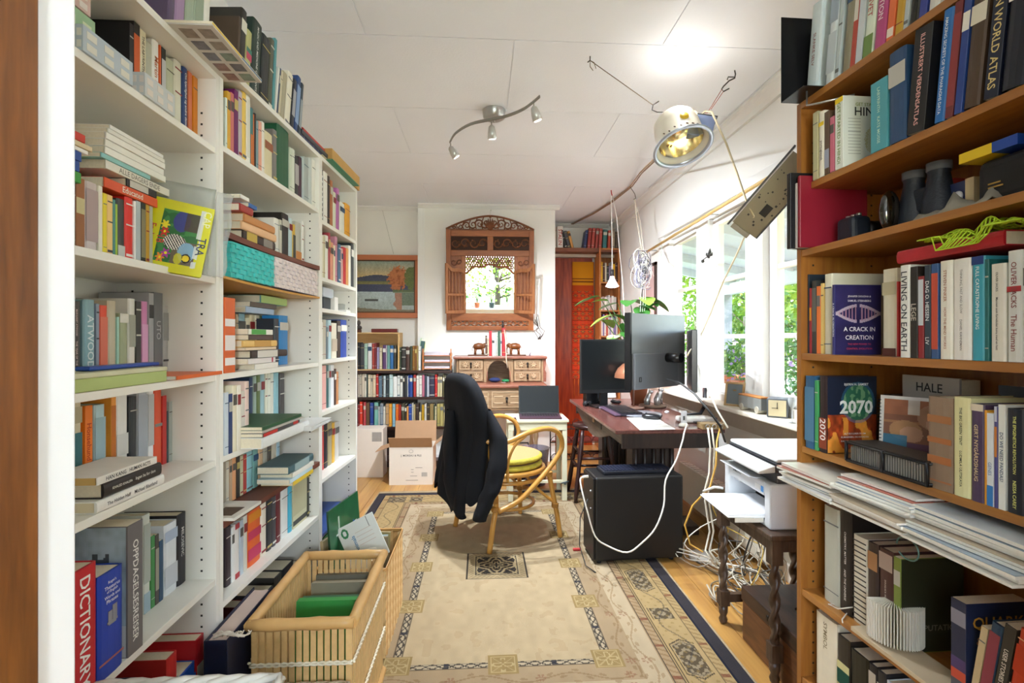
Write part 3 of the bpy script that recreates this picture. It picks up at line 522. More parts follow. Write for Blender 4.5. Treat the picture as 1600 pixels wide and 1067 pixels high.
# ------------------------------------------------------------------ right bookcase contents
g='books in the orange-brown bookcase'; W='of orange-brown bookcase'
row(R1,'r1',ztr+.0035,[(158,232,0,'cfdadc','SLANKE SELV','8a4a4a',{'h':.27,'tsize':.3,'tw':.35,'label':'tall pale leaning book at the left end of the right bookcase top','bands':None}),(288,345,0,'d4dde0',None,None,{'h':.28,'bands':[(.1,.5,'bcc6cc'),(.6,.95,'9aa8b4')]}),(352,378,0,'b8c4c8',None,None,{'h':.26}),(398,448,0,'8a8470',None,None,{'h':.26}),(452,482,0,'b4483a',None,None,{'h':.24,'bands':[(.5,1,'d8d4c8')]}),(485,528,0,'c4ccd4',None,None,{'h':.25}),(534,598,0,'d9e4d4','KREFLIVET','b04848',{'h':.24,'tsize':.5,'tw':.5,'ty':.62,'bands':[(0,.22,'6a8a4a')]}),
 (605,678,0,'b84a84','EVOLUTION','f0dce8',{'h':.23,'tsize':.5,'tw':.5,'ty':.55}),(690,738,0,'e2703c',None,None,{'h':.21,'bands':[(.04,.14,'f0e4d8')]}),(742,797,0,'c49a2a',None,None,{'h':.2}),(802,834,0,'b8c4c8',None,None,{'h':.2}),(840,900,0,'14140f','TRICKS','e8e8dc',{'h':.22,'tsize':.6,'tw':.4,'ty':.5}),(905,958,0,'2f3f94',None,None,{'h':.2}),(965,1040,0,'d9d9d4',None,None,{'h':.2})],'books on top of the orange-brown bookcase','on top '+W,v=.01,lean=7,maxd=.2)
def palm(root,t,d,h):
    def f(U,V):
        im=c3('dfe4dc')*np.ones(U.shape+(3,)); a=np.abs(U-.62); r=(V-.38)
        leaf=(((U-.62)/.2)**2+(r/.2)**2<1)&((np.sin((V*2+a*3)*70)>-.2)|(a<.012)); put(im,leaf,c3('b4a85a'),.8)
        for i in range(12): put(im,(np.abs(V-(.68-.045*i))<.006)&(U>.08)&(U<.34),c3('9aa09c'),.7)
        return im
    M=Matrix.Translation((t+.0008,.002,.002))@Matrix.Rotation(PI/2,4,'Z'); picture('front_cover',f,d-.004,h-.004,70,90,M,root)
    text('GET STARTED IN',(t+.0012,d*.55,h*.88),(0,1,0),(0,0,1),d*.75,h*.045,mat('8a9a4a',.5,var=0),'cover_title',root)
    text('HINDI',(t+.0012,d*.52,h*.78),(0,1,0),(0,0,1),d*.8,h*.12,mat('22282a',.5,var=0),'cover_title',root)
row(R1,'r1',zr[0],[(210,243,740,'b8b48c'),(248,284,735,'e9e4d4','portugiesisk','3a3a3a',{'bands':[(.78,.84,'e8c81e')],'tsize':.5,'tw':.4,'ty':.4}),(286,318,735,'5a4636',None,None,{'bands':[(.1,.4,'9aa0b4')]}),(322,350,770,'c46a80'),(356,410,645,'dfe4dc','GET STARTED IN HINDI','6a8a3a',{'d':.15,'hard':False,'art':palm,'bands':[(.93,.999,'e8c81e')],'label':'white language book with a palm leaf cover on second highest shelf'}),(590,700,530,'4fa0b0','LABYRINTH|KATE MOSSE','bfe0cc',{'d':.16,'hard':False,'label':'turquoise book titled LABYRINTH'}),
 (706,820,330,'2a4a74',None,None,{'d':.2,'bands':[(.62,.85,'b8b8b4')],'label':'blue biography with a black and white portrait on its spine'}),(825,945,230,'15151c','ILLUSTRERT VERDENSATLAS','e8b4ae',{'d':.24,'lean':6,'h':.3,'hard':False,'label':'large black atlas titled ILLUSTRERT VERDENSATLAS leaning to the right'}),(1000,1070,120,'1f6ab4','AMAZING SECRETS OF THE PHARAOHS DATA','dfe9f4',{'lean':6,'h':.28,'tsize':.4,'label':'bright blue slim book leaning right of the world atlas'}),(1076,1130,120,'6a2024',None,None,{'lean':6,'h':.285,'bands':[(.1,.9,'8a3438')]}),(1136,1188,150,'1f3f8a',None,None,{'lean':6,'h':.27}),(1192,1300,130,'4a382a',None,None,{'lean':6,'h':.285,'d':.22}),(1330,1430,90,'141c34','MAN WORLD ATLAS','d9c484',{'lean':6,'h':.3,'d':.24,'hard':False,'label':'dark navy book titled MAN WORLD ATLAS'}),(1436,1600,60,'0f1424',None,None,{'lean':6,'h':.3,'d':.22})],g,'on second highest shelf',v=.0,maxd=.2)
def crack(root,t,d,h):
    def f(U,V):
        im=c3('2a2458')*np.ones(U.shape+(3,)); im=im*(.8+.5*vnoise(U,V,6,3))[...,None]
        ph=(U-.5); a=np.abs(np.sin(PI*(U*1.0)))*.11; y=V-.59
        amp=.11*np.cos((U-.5)*PI*1.1)
        s1=np.abs(np.abs(y)-np.abs(.115*np.sin((U-.02)*PI*1.04)))<.022; gap=np.abs(U-.5)<.03
        put(im,s1&~gap,c3('c4b4c4')*1,.85)
        rung=(np.abs(y)<np.abs(.11*np.sin((U-.02)*PI*1.04)))&(np.mod(U*14,1)<.35)&~gap; put(im,rung,c3('b88a9c'),.8)
        return im
    w=d-.004; M=Matrix.Translation((t+.0008,.002,.002))@Matrix.Rotation(PI/2,4,'Z'); picture('front_cover',f,w,h-.004,90,110,M,root)
    wt=mat('f2f0f4',.5,var=0)
    for s_,z,hh_,ww,c in (('A CRACK IN',.365,.09,.68,wt),('CREATION',.245,.09,.6,wt),('JENNIFER DOUDNA &',.83,.04,.5,wt),('SAMUEL STERNBERG',.77,.04,.5,wt),('THE NEW POWER TO',.15,.04,.5,mat('c4405a',.5,var=0)),('CONTROL EVOLUTION',.085,.04,.55,mat('c4405a',.5,var=0))):
        text(s_,(t+.0012,d*.52,h*z),(0,1,0),(0,0,1),d*ww,h*hh_,c,'cover_title',root)
row(R1,'r3',zr[2],[(96,108,220,'1f2a34'),(111,130,310,'a8343c',None,None,{'bands':[(.5,.7,'e8a02a')]}),(133,168,260,'3a3a38',None,None,{'bands':[(.3,.9,'6a6a64')]}),(171,204,295,'e87a34'),(206,231,275,'e8c87a'),(234,300,210,'e0dcc4',None,None,{'d':.19,'label':'cream hardback standing behind the purple creation book'})],g,'on middle shelf '+W,v=.02,maxd=.14)
row(R1,'r3',zr[2],[(303,322,282,'2a2a6a','A CRACK IN CREATION','e4e4ee',{'d':.14,'hard':False,'art':crack,'label':'purple book titled A CRACK IN CREATION with a white DNA helix cover'})],g,'',v=-.005)
row(R1,'r3',zr[2],[(640,735,175,'e4dec8',None,None,{'bands':[(0,.09,'5a2a20'),(.7,.85,'c4bc9c')]}),(738,752,260,'c43030')],g,'right of the purple creation book',v=.05,maxd=.17)
row(R1,'r3',zr[2],[(756,826,150,'e9e9e4','LIVING ON EARTH','3a4048',{'d':.14,'label':'white book titled LIVING ON EARTH'}),(830,880,160,'26221e','LEGE','c9c2b4',{'tsize':.7,'tw':.5}),(883,922,225,'8a2028',None,None,{'bands':[(.4,.96,'c4ccd4')]}),(926,968,150,'2b3a48','DAG O. HESSEN|LIV','e8ecee',{'person':1}),(972,1020,140,'35588a',None,None,{'bands':[(.1,.9,'c4503a')],'label':'blue paperback with red lettering, middle shelf of orange-brown bookcase'}),(1025,1110,120,'e9e6da','STEVEN PINKER|HOW THE MIND WORKS','a87058',{'tsize':.34,'label':'cream book titled HOW THE MIND WORKS'}),(1114,1238,105,'ebe9e4','THINKING, FAST AND SLOW|DANIEL KAHNEMAN','8a8682',{'tsize':.3,'bands':[(.35,.62,'c8a89a')] and None,'label':'thick white book titled THINKING, FAST AND SLOW'}),
 (1243,1330,90,'3fa0b4','FULL CATASTROPHE LIVING','e4f0ee',{'tsize':.5,'tw':.6,'ty':.6,'bands':[(.92,1,'1f3a7a')],'label':'turquoise book titled FULL CATASTROPHE LIVING'}),(1333,1362,110,'1f6a6a'),(1368,1470,140,'e2dfd4','OLIVER SACKS|Mannen som forvekslet kona med en hatt','33332f',{'tsize':.4,'label':'white book titled Mannen som forvekslet kona med en hatt'}),(1481,1585,50,'dde0de','OLIVER SACKS|The Human','8a4a4a',{'tsize':.45,'bands':[(.63,.68,'b03038')],'label':'tall pale book with a red stripe near the right edge of the photo'}),(1590,1680,60,'d9dcd8')],g,'on middle shelf '+W,v=.0,maxd=.2)
stack(R1,'r3',R1.z(*vp('r3',1000,132))+.012,[(740,1468,60,'b01c28',None,None,{'t':.03,'d':.2,'name':'box','cat':'box','label':'flat red fabric covered box lying on the upright books'})],g,'',v=.0)
def f2070(root,t,d,h):
    def f(U,V):
        im=c3('0f1a30')*np.ones(U.shape+(3,)); n=vnoise(U,V,8,4); n2=vnoise(U,V,20,9)
        put(im,(V<.5),c3('c8501e')*1,1); im[V<.5]*= (.25+1.3*(n*n2))[V<.5][:,None]
        put(im,(V<.46)&(n>.6),c3('e8a03a'),.7)
        r=((U-.62)**2/.09+(V-.66)**2/.055); put(im,r<1.35,c3('2f6a8a'),.5); put(im,r<1,c3('2a6a4c'),.9); put(im,(r<1)&(n2>.55),c3('7aa87a'),.6)
        return im
    M=Matrix.Translation((t+.0012,.002,.002))@Matrix.Rotation(PI/2,4,'Z'); picture('front_cover',f,d-.004,h-.004,90,110,M,root)
    wt=mat('e4e6e2',.5,var=0)
    text('2070',(t+.0016,d*.58,h*.6),(0,1,0),(0,0,1),d*.66,h*.2,wt,'cover_title',root,bold=.03)
    text('BJØRN H. SAMSET',(t+.0016,d*.58,h*.89),(0,1,0),(0,0,1),d*.55,h*.04,wt,'cover_title',root)
    for i,s_ in enumerate(('ALT DU LURER PÅ OM','KLIMAKRISEN, OG HVORDAN','KAN KOMME OSS FORBI DEN')): text(s_,(t+.0016,d*.55,h*(.26-.05*i)),(0,1,0),(0,0,1),d*.55,h*.028,wt,'cover_title',root)
row(R1,'r4',zr[3],[(117,182,75,'2a5a80',None,None,{'d':.2,'bands':[(.1,.85,'4a7a9a')],'label':'blue hardback left of the 2070 book','h':.22}),(185,208,150,'3f9a5a'),(213,268,92,'2a1a1c','2070','f0ece8',{'d':.155,'art':f2070,'tsize':.7,'tw':.32,'ty':.3,'h':.225,'bands':[(.05,.45,'8a3a1e')],'label':'climate book with 2070 in large white digits over a green planet'})],g,'on shelf '+W,v=.0,maxd=.2)
row(R1,'r4',zr[3],[(945,1112,262,'8a7460',None,None,{'h':.205,'d':.18,'bands':[(.08,.1,'a8704a'),(.28,.36,'a8683a'),(.5,.56,'a8683a'),(.72,.8,'a06a40')],'label':'thick old book with a mottled brown spine beside the black mesh organiser'}),(1117,1232,268,'dcd8a4','THE BIG GREEN TENT|LUDMILA ULITSKAYA','2a3a30',{'h':.21,'d':.14,'tsize':.34,'label':'pale yellow book titled THE BIG GREEN TENT'}),(1236,1328,312,'4a3a58','GERT NYGÅRDSHAUG','d8c49a',{'h':.2,'d':.13,'tsize':.4,'bands':[(.93,1,'d8ccb8')],'label':'purple book with a cream top band right of the pale yellow one'}),(1331,1344,330,'d99a2a',None,None,{'h':.19}),(1346,1394,400,'d9e0e6','GENES','6a88b0',{'h':.185,'bands':[(0,.22,'2f7ac0')],'tsize':.5,'tw':.2,'ty':.4}),(1396,1420,280,'4a4a8a',None,None,{'h':.2,'bands':[(.5,.8,'c8803a'),(.85,1,'c4c8d8')]}),(1423,1474,280,'e3e6e2','DO WE NEED PANDAS?','2a4a6a',{'h':.205,'tsize':.5,'tw':.6}),(1478,1598,365,'1a2230','THE EPIGENETICS REVOLUTION|NESSA CAREY','e4ec8a',{'h':.2,'d':.13,'tsize':.4,'tw':.95,'label':'dark book titled THE EPIGENETICS REVOLUTION in yellow letters'})],g,'right of the mesh organiser',v=.0,maxd=.17)
row(R1,'r4',zr[3],[(640,700,110,'3a2c28',None,None,{'h':.17})],g,'behind the calendar',v=.19,depth=.07)
def comp(root,t,d,h):
    MB().box((t,.003,.002),(t+.0006,d-.001,h-.002)).build('front_cover',mat('2c2e1e',.4),root)
    text('COMPUTATION',(t+.001,d*.52,h*.26),(0,1,0),(0,0,1),d*.85,h*.09,mat('8a8678',.5,var=0),'cover_title',root)
    MB().box((t+.0002,d*.1,h*.36),(t+.001,d*.24,h*.44)).build('cover_mark',mat('8c8a70',.5),root)
def quark(root,t,d,h):
    text('QUARK',(t+.001,d*.5,h*.8),(0,1,0),(0,0,1),d*.8,h*.14,mat('c8943a',.5,var=0),'cover_title',root)
    text('& JAGUAR',(t+.001,d*.5,h*.62),(0,1,0),(0,0,1),d*.75,h*.1,mat('b07a50',.5,var=0),'cover_title',root)
row(R1,'r6',zr[5],[(245,348,-290,'b4b4a4'),(352,432,-285,'1f1a18','CHEMISTRY, MATTER|AND THE UNIVERSE','e4e0d8',{'tsize':.45,'tw':.7,'ty':.45,'d':.19,'label':'black book titled CHEMISTRY, MATTER AND THE UNIVERSE'}),(442,535,-160,'d9d3c0',None,None,{'h':.24,'bands':[(.03+.06*i,.045+.06*i,'2f2c2a') for i in range(16)],'name':'notebook','cat':'notebook','label':'cream spiral notebook right of the black chemistry book'}),(542,610,-165,'3a2c28',None,None,{'h':.24,'bands':[(.7,.9,'a87a50')],'label':'dark brown book right of the cream spiral notebook'}),(618,712,-110,'4a2c28','DOUGLAS R. HOFSTADTER|GÖDEL, ESCHER, BACH','d8cfc4',{'h':.24,'tsize':.42,'tw':.7,'ty':.35,'bands':[(.78,.96,'b09a8c')],'label':'dark maroon book with pale square picture at the top of its spine'}),(718,765,-75,'7a8a3a',None,None,{'h':.235,'d':.17,'hard':False,'art':comp,'label':'green book with COMPUTATION on its dark cover'})],g,'on lower shelf '+W,v=.03,maxd=.2)
row(R1,'r6',zr[5],[(1104,1208,100,'1f2a48',None,None,{'h':.215,'d':.15,'hard':False,'art':quark,'bands':[(.0,.2,'5a5a64'),(.2,.3,'c8503a'),(.3,.42,'4a3a6a'),(.75,.9,'8a8a98')],'label':'navy book with an orange sunset at the foot of its spine'}),(1215,1262,380,'c9b48c',None,None,{'h':.19,'lean':9}),(1268,1345,280,'1f3f5a',None,None,{'h':.21,'lean':9,'bands':[(.3,.9,'8a3a4a')]}),(1352,1430,300,'33302c','USER STORIES APPLIED','e4e0d4',{'h':.22,'lean':9,'tsize':.4,'tw':.7,'bands':[(.02,.12,'3a8ac8')],'label':'dark book titled USER STORIES APPLIED leaning near a red book'}),(1440,1560,320,'c23a1c',None,None,{'h':.225,'lean':9,'d':.17,'bands':[(.45,.47,'e8b48a'),(.9,.91,'e8b48a'),(.6,.85,'b83414')],'label':'thick red book leaning at the lower right edge'})],g,'on lower shelf right '+W,v=.02,maxd=.2)
row(R1,'r6',zr[6],[(190,330,385,'e3d9bf','SYMBOL','8a7a5a',{'h':.23,'tsize':.4,'tw':.35,'ty':.75,'d':.19}),(336,420,560,'2a241e',None,None,{'h':.21,'bands':[(.25,.65,'c9c48c'),(.35,.55,'2a6a5a')],'label':'black book with a green beetle picture on its spine'}),(425,545,590,'1f1e16',None,None,{'h':.2,'bands':[(.3,.5,'c9b48a')]}),(548,600,690,'1c1c22',None,None,{'h':.2,'bands':[(.2,.9,'b8b0a0')]}),(604,660,700,'26282c',None,None,{'h':.2}),(664,760,780,'d9dce4',None,None,{'h':.19,'bands':[(.4,.9,'4a5a7a')]}),(765,880,800,'3a3048',None,None,{'h':.19})],g,'on lowest visible shelf '+W,v=.02,maxd=.2)
EXPO=1.3; HALL_FILL=46; FLOOD=21; GROW=13; SPOTW=92
# ------------------------------------------------------------------ room shell
XR=1.63; ZC=2.68; YB=5.28; YL=5.42; YR=6.1; XL=-1.06; XL2=-1.5
WALLM=mat('f1efea',.8,var=.04,scale=3,bump=.15,bscale=40)
CEILM=mat('f1f4f9',.6,var=.035,scale=2.2,bump=.25,bscale=90)
TRIM=mat('eeedea',.45,var=.03,scale=5)
def st(name,a,b,m,bevel=0): o=MB().box(a,b).build(name,m,bevel=bevel); return struct(o)
# floor planks along y
FLM=wood('c09350','9c6e38','Y',4,.3,ring=9,bump=.1,stretch=.06)
m=MB(); x=-1.6; rs=random.Random(3)
m.box((-2.6,-3.2,-.06),(3.2,6.4,-.022))
while x<3.1:
    w=.118
    y=-3.15+rs.random()*-.0
    for seg in range(5):
        y1=min(6.35,y+rs.uniform(1.6,3.2)); m.box((x+.0012,y+.0006,-.021),(x+w-.0012,y1,0)); y=y1+.0006
        if y>6.3: break
    x+=w
m.m(FLM)
f=m.build('floor',FLM); struct(f)
# ceiling of staggered boards
m=MB(); ys=[-3.2,-1.32,-.58,.15,.89,1.62,2.36,3.09,3.84,4.59,5.34,6.2]
for i in range(len(ys)-1):
    off=.154 if i%2==0 else -.53
    x=off-1.39*3
    while x<2.2:
        a,b=max(x,-2.6),min(x+1.39,1.75)
        if b-a>.02: m.box((a+.0028,ys[i]+.0028,ZC),(b-.0028,ys[i+1]-.0028,ZC+.012))
        x+=1.39
m.box((-2.6,-3.2,ZC+.006),(1.75,6.2,ZC+.05))
struct(m.build('ceiling',CEILM))
struct(MB().box((-3,-3.4,ZC+.052),(2.1,6.6,ZC+.2)).build('trim_roof',mat('6a6a6c',.8)))
# walls
st('wall_left',(XL-.12,.5,-.06),(XL,2.95,ZC),WALLM)
st('wall_left_far',(XL2-.12,2.95,-.06),(XL2,YL+.1,ZC),WALLM)
st('wall_left_return',(XL2,2.95,-.06),(XL-.12,3.05,ZC),WALLM)
st('wall_back_left',(XL2,YL,-.06),(-.62,YL+.12,ZC),WALLM)
st('wall_back',(-.62,YB,-.06),(.775,YB+.12,ZC),WALLM)
st('wall_back_return',(-.62,YB+.12,-.06),(-.5,YL+.12,ZC),WALLM)
st('wall_recess_left',(.66,YB+.12,-.06),(.775,YR,ZC),WALLM)
PINKW=WALLM
st('wall_recess_back',(.66,YR,-.06),(XR+.15,YR+.12,ZC),PINKW)
# right wall with window opening
WZ0,WZ1=.86,2.19; WY0,WY1=1.78,4.42
st('wall_right_low',(XR,.5,-.06),(XR+.15,YR,WZ0),WALLM)
st('wall_right_top',(XR,.5,WZ1),(XR+.15,YR,ZC),WALLM)
st('wall_right_far',(XR,WY1,WZ0),(XR+.15,YR,WZ1),WALLM)
st('wall_right_near',(XR,.5,WZ0),(XR+.15,WY0,WZ1),WALLM)
# doorway wall; camera stands in the opening
st('wall_front_left',(-2.6,.38,-.06),(-.60,.5,ZC),WALLM)
st('wall_front_right',(.80,.38,-.06),(XR+.15,.5,ZC),WALLM)
WHD=mat('f1f3f6',.35,var=.02)
OLDW=wood('86501f','4e2b0f','Z',7,.4)
m=MB(); m.box((-.60,.498,0),(-.42,.552,ZC)); struct(m.build('trim_1',WHD,bevel=.003))
m=MB(); m.box((-.60,.505-.125,0),(-.418,.4965,ZC)); m.box((-.418,.44,0),(-.41,.4965,ZC)); struct(m.build('door_1',OLDW,bevel=.003))
m=MB(); m.box((.78,.36,0),(.80,.55,ZC)); struct(m.build('trim_2',WHD))
# hall behind the camera with its own window
st('wall_hall_left',(-2.62,-3.2,-.06),(-2.5,.38,ZC),WALLM)
st('wall_hall_right',(1.75,-3.2,-.06),(1.87,.38,ZC),WALLM)
HY0=-1.75; hx0,hx1=-1.05,1.35; hz0,hz1=.92,2.15
st('wall_hall_rear_low',(-2.5,HY0-.12,-.06),(1.75,HY0,hz0),WALLM); st('wall_hall_rear_top',(-2.5,HY0-.12,hz1),(1.75,HY0,ZC),WALLM)
st('wall_hall_rear_left',(-2.5,HY0-.12,hz0),(hx0,HY0,hz1),WALLM); st('wall_hall_rear_right',(hx1,HY0-.12,hz0),(1.75,HY0,hz1),WALLM)
m=MB(); n=4
for i in range(n+1):
    x=hx0+(hx1-hx0)*i/n; m.box((x-.03,HY0-.09,hz0),(x+.03,HY0-.02,hz1))
for z in (hz0+.03,1.5,hz1-.03): m.box((hx0,HY0-.085,z-.02),(hx1,HY0-.03,z+.02))
wn=struct(m.build('window_4',TRIM,bevel=.003)); struct(MB().box((hx0-.05,HY0-.02,hz0-.03),(hx1+.05,HY0+.16,hz0)).build('window_sill',TRIM,wn,bevel=.004))
# cornices, corner trims, baseboards
def prof_y(name,x,z,y0,y1,sx,m_=TRIM):   # stepped cornice along y at wall x (sx=-1 projects to -x)
    p=[(x,z),(x+sx*.075,z),(x+sx*.075,z-.018),(x+sx*.055,z-.026),(x+sx*.03,z-.05),(x+sx*.022,z-.075),(x,z-.075)]
    return struct(MB().prism(p,y0,y1,'y').build(name,m_))
def prof_x(name,y,z,x0,x1,sy,m_=TRIM):
    p=[(y,z),(y+sy*.045,z),(y+sy*.045,z-.012),(y+sy*.03,z-.018),(y+sy*.016,z-.035),(y,z-.042)]
    return struct(MB().prism(p,x0,x1,'x').build(name,m_))
prof_y('trim_3',XR-.0005,ZC-.0005,.5,YR,-1)
prof_x('trim_4',YB-.0005,ZC-.0005,-.65,.82,-1); prof_x('trim_5',YL-.0005,ZC-.0005,XL2,-.66,-1); prof_x('trim_6',YR-.0005,ZC-.0005,.78,XR-.08,-1)
st('trim_7',(-.655,YB-.012,.1),(-.62,YL-.001,ZC-.045),TRIM); st('trim_8',(-.62,YB-.008,.1),(-.585,YB-.0005,ZC-.045),TRIM)
st('baseboard_right',(XR-.018,.55,0),(XR-.0005,YR,.09),TRIM); st('baseboard_back',(-.6,YB-.016,0),(.775,YB-.0005,.09),TRIM); st('baseboard_left',(XL2+.0005,YL-.016,0),(-.66,YL-.0005,.09),TRIM)
# ------------------------------------------------------------------ casement windows in the right wall
GLASS=mat('ffffff',.0,var=0,trans=1,spec=.3)
def glass_mat():
    m=bpy.data.materials.new('window_glass'); m.use_nodes=True; nt=m.node_tree; N=nt.nodes; L=nt.links
    out=N['Material Output']; tr=N.new('ShaderNodeBsdfTransparent'); gl=N.new('ShaderNodeBsdfGlossy'); gl.inputs['Roughness'].default_value=.02
    mx=N.new('ShaderNodeMixShader'); mx.inputs[0].default_value=.06; tr.inputs['Color'].default_value=(.96,.97,.97,1)
    L.new(tr.outputs[0],mx.inputs[1]); L.new(gl.outputs[0],mx.inputs[2]); L.new(mx.outputs[0],out.inputs['Surface']); return m
GL=glass_mat()
panes=[(3.80,4.20),(3.08,3.46),(2.36,2.75),(1.84,2.2)]
fr=MB(); x0,x1=XR+.0,XR+.10
fr.box((x0,WY0,WZ1-.05),(x1,WY1,WZ1)); fr.box((x0,WY0,WZ0),(x1,WY1,WZ0+.05))
edges=[WY1]+[q for p in panes for q in (p[1]+.075,p[0]-.075)]+[WY0]
for a,b in zip(edges[0::2],edges[1::2]): fr.box((x0-.012,min(a,b),WZ0+.05),(x1,max(a,b),WZ1-.05))
wroot=struct(fr.build('window_frame',TRIM,bevel=.004)); wroot.name='window_0'
for i,(a,b) in enumerate(panes):
    m=MB(); X0,X1=XR+.03,XR+.075; z0,z1=WZ0+.052,WZ1-.052; e=.042
    A,B=a-.05+.002,b+.05-.002
    A,B=a-.073,b+.073
    m.box((X0,A,z0),(X1,a,z1)); m.box((X0,b,z0),(X1,B,z1)); m.box((X0,a,z0),(X1,b,z0+.06)); m.box((X0,a,z1-.055),(X1,b,z1))
    m.box((X0+.008,a-.016,z0),(X0-.006,a,z1)); 
    for z in (1.69,1.30): m.box((X0+.006,a,z-.014),(X1-.006,b,z+.014))
    w=struct(m.build(f'window_{i+1}' if i<3 else 'window_5',TRIM,bevel=.003))
    pn=struct(MB().box((X0+.02,a,z0+.06),(X0+.024,b,z1-.055)).build('window_pane',GL,w))
    if i<3:
        k=MB(); k.m(mat('c8c6c0',.3,metal=.8)); k.tube([(X0-.004,a-.03,1.42),(X0-.03,a-.03,1.42),(X0-.03,a-.03,1.36)],.004); struct(k.build('window_handle',None,w))
m=MB(); m.box((XR-.13,WY0-.04,WZ0-.022),(XR+.03,WY1+.03,WZ0+.004)); struct(m.build('window_sill',mat('e6dfcf',.4,var=.05,scale=6),bevel=.006))
m=MB(); m.box((XR-.03,WY0-.08,WZ1-.0),(XR-.0005,WY1+.09,WZ1+.06)); m.box((XR-.02,WY1,WZ0),(XR-.0005,WY1+.09,WZ1)); struct(m.build('trim_9',TRIM,bevel=.004))
m=MB(); m.box((XR-.02,WY0,WZ0-.14),(XR-.0005,WY1,WZ0-.023)); struct(m.build('trim_10',mat('b9b0a4',.6,var=.08)))
# ------------------------------------------------------------------ recess: door, beam, cloth
RED=wood('a8421c','6e1f0c','Z',5,.25,ring=8,bump=.2,stretch=.1)
dx0,dx1=.79,1.34
m=MB(); m.box((dx0,YR-.05,0),(dx1,YR-.0005,2.26)); d=struct(m.build('door_2',RED))
struct(MB().box((dx0+.03,YR-.056,1.05),(dx1-.03,YR-.0505,1.12)).build('door_rail',RED,d))
m=MB(); m.box((.78,YR-.27,2.30),(1.60,YR-.06,2.345)); t=m.build('wall_shelf',wood('8a5236','6a3a24','X',6,.5)); tag(t,'brown board shelf across the top of the recess above the red door','shelf')
struct(MB().box((.7755,YR-.1,2.265),(1.6,YR-.052,2.2995)).build('trim_11',mat('c9bfae',.6)))
# ------------------------------------------------------------------ daylight, lamps
w=bpy.data.worlds.new('sky'); bpy.context.scene.world=w; w.use_nodes=True; nt=w.node_tree; N=nt.nodes; L=nt.links
bg=N['Background']; sky=N.new('ShaderNodeTexSky'); sky.sky_type='NISHITA'; sky.sun_disc=False; sky.sun_elevation=math.radians(50); sky.sun_rotation=math.radians(215); sky.air_density=1; sky.dust_density=1
L.new(sky.outputs[0],bg.inputs[0]); bg.inputs[1].default_value=1.2
def light(name,kind,loc,energy,color=(1,1,1),rot=None,**k):
    l=bpy.data.lights.new(name,kind); l.energy=energy; l.color=color
    for a,b in k.items(): setattr(l,a,b)
    o=bpy.data.objects.new(name,l); col.objects.link(o); o.location=loc
    if rot: o.rotation_euler=rot
    return o
def aim(o,to): o.rotation_euler=(Vector(to)-o.location).to_track_quat('-Z','Y').to_euler(); return o
s=light('sun','SUN',(9,-1,9),7.5,(1,.96,.9),angle=.01); s.rotation_euler=Vector((-.6,.12,-.85)).to_track_quat('-Z','Y').to_euler()
p=light('window_portal','AREA',(XR+.12,(WY0+WY1)/2,(WZ0+WZ1)/2),1,rot=(0,PI/2,0),shape='RECTANGLE',size=WZ1-WZ0,size_y=WY1-WY0); p.data.cycles.is_portal=True
# ------------------------------------------------------------------ back wall things
V=Vector
def trs(p,rz=0): return Matrix.Translation(p)@Matrix.Rotation(rz,4,'Z')
# painting -----------------------------------------------------------
py0=YL-.03; a=onY(557,398,py0); b=onY(657,497,py0); X0,X1,Z0,Z1=-1.40,b.x,b.z,a.z
t=thing('painting','framed landscape painting of an autumn lake with orange trees above the dark bookcase','painting',(X0,py0-.02,Z0)); W,Hh=X1-X0,Z1-Z0
FR=mat('c0724a',.45,var=.1,scale=20); fw=.055
m=MB()
for (x0,z0,x1,z1) in ((0,0,W,fw),(0,Hh-fw,W,Hh),(0,fw,fw,Hh-fw),(W-fw,fw,W,Hh-fw)): m.box((x0,0,z0),(x1,.03,z1))
m.m(FR)
m.build('frame',FR,t,bevel=.006)
m=MB()
for (x0,z0,x1,z1) in ((fw,fw,W-fw,fw+.012),(fw,Hh-fw-.012,W-fw,Hh-fw),(fw,fw,fw+.012,Hh-fw),(W-fw-.012,fw,W-fw,Hh-fw)): m.box((x0,.008,z0),(x1,.018,z1))
m.build('inner_moulding',mat('5a3a22',.5,var=.3,scale=120),t)
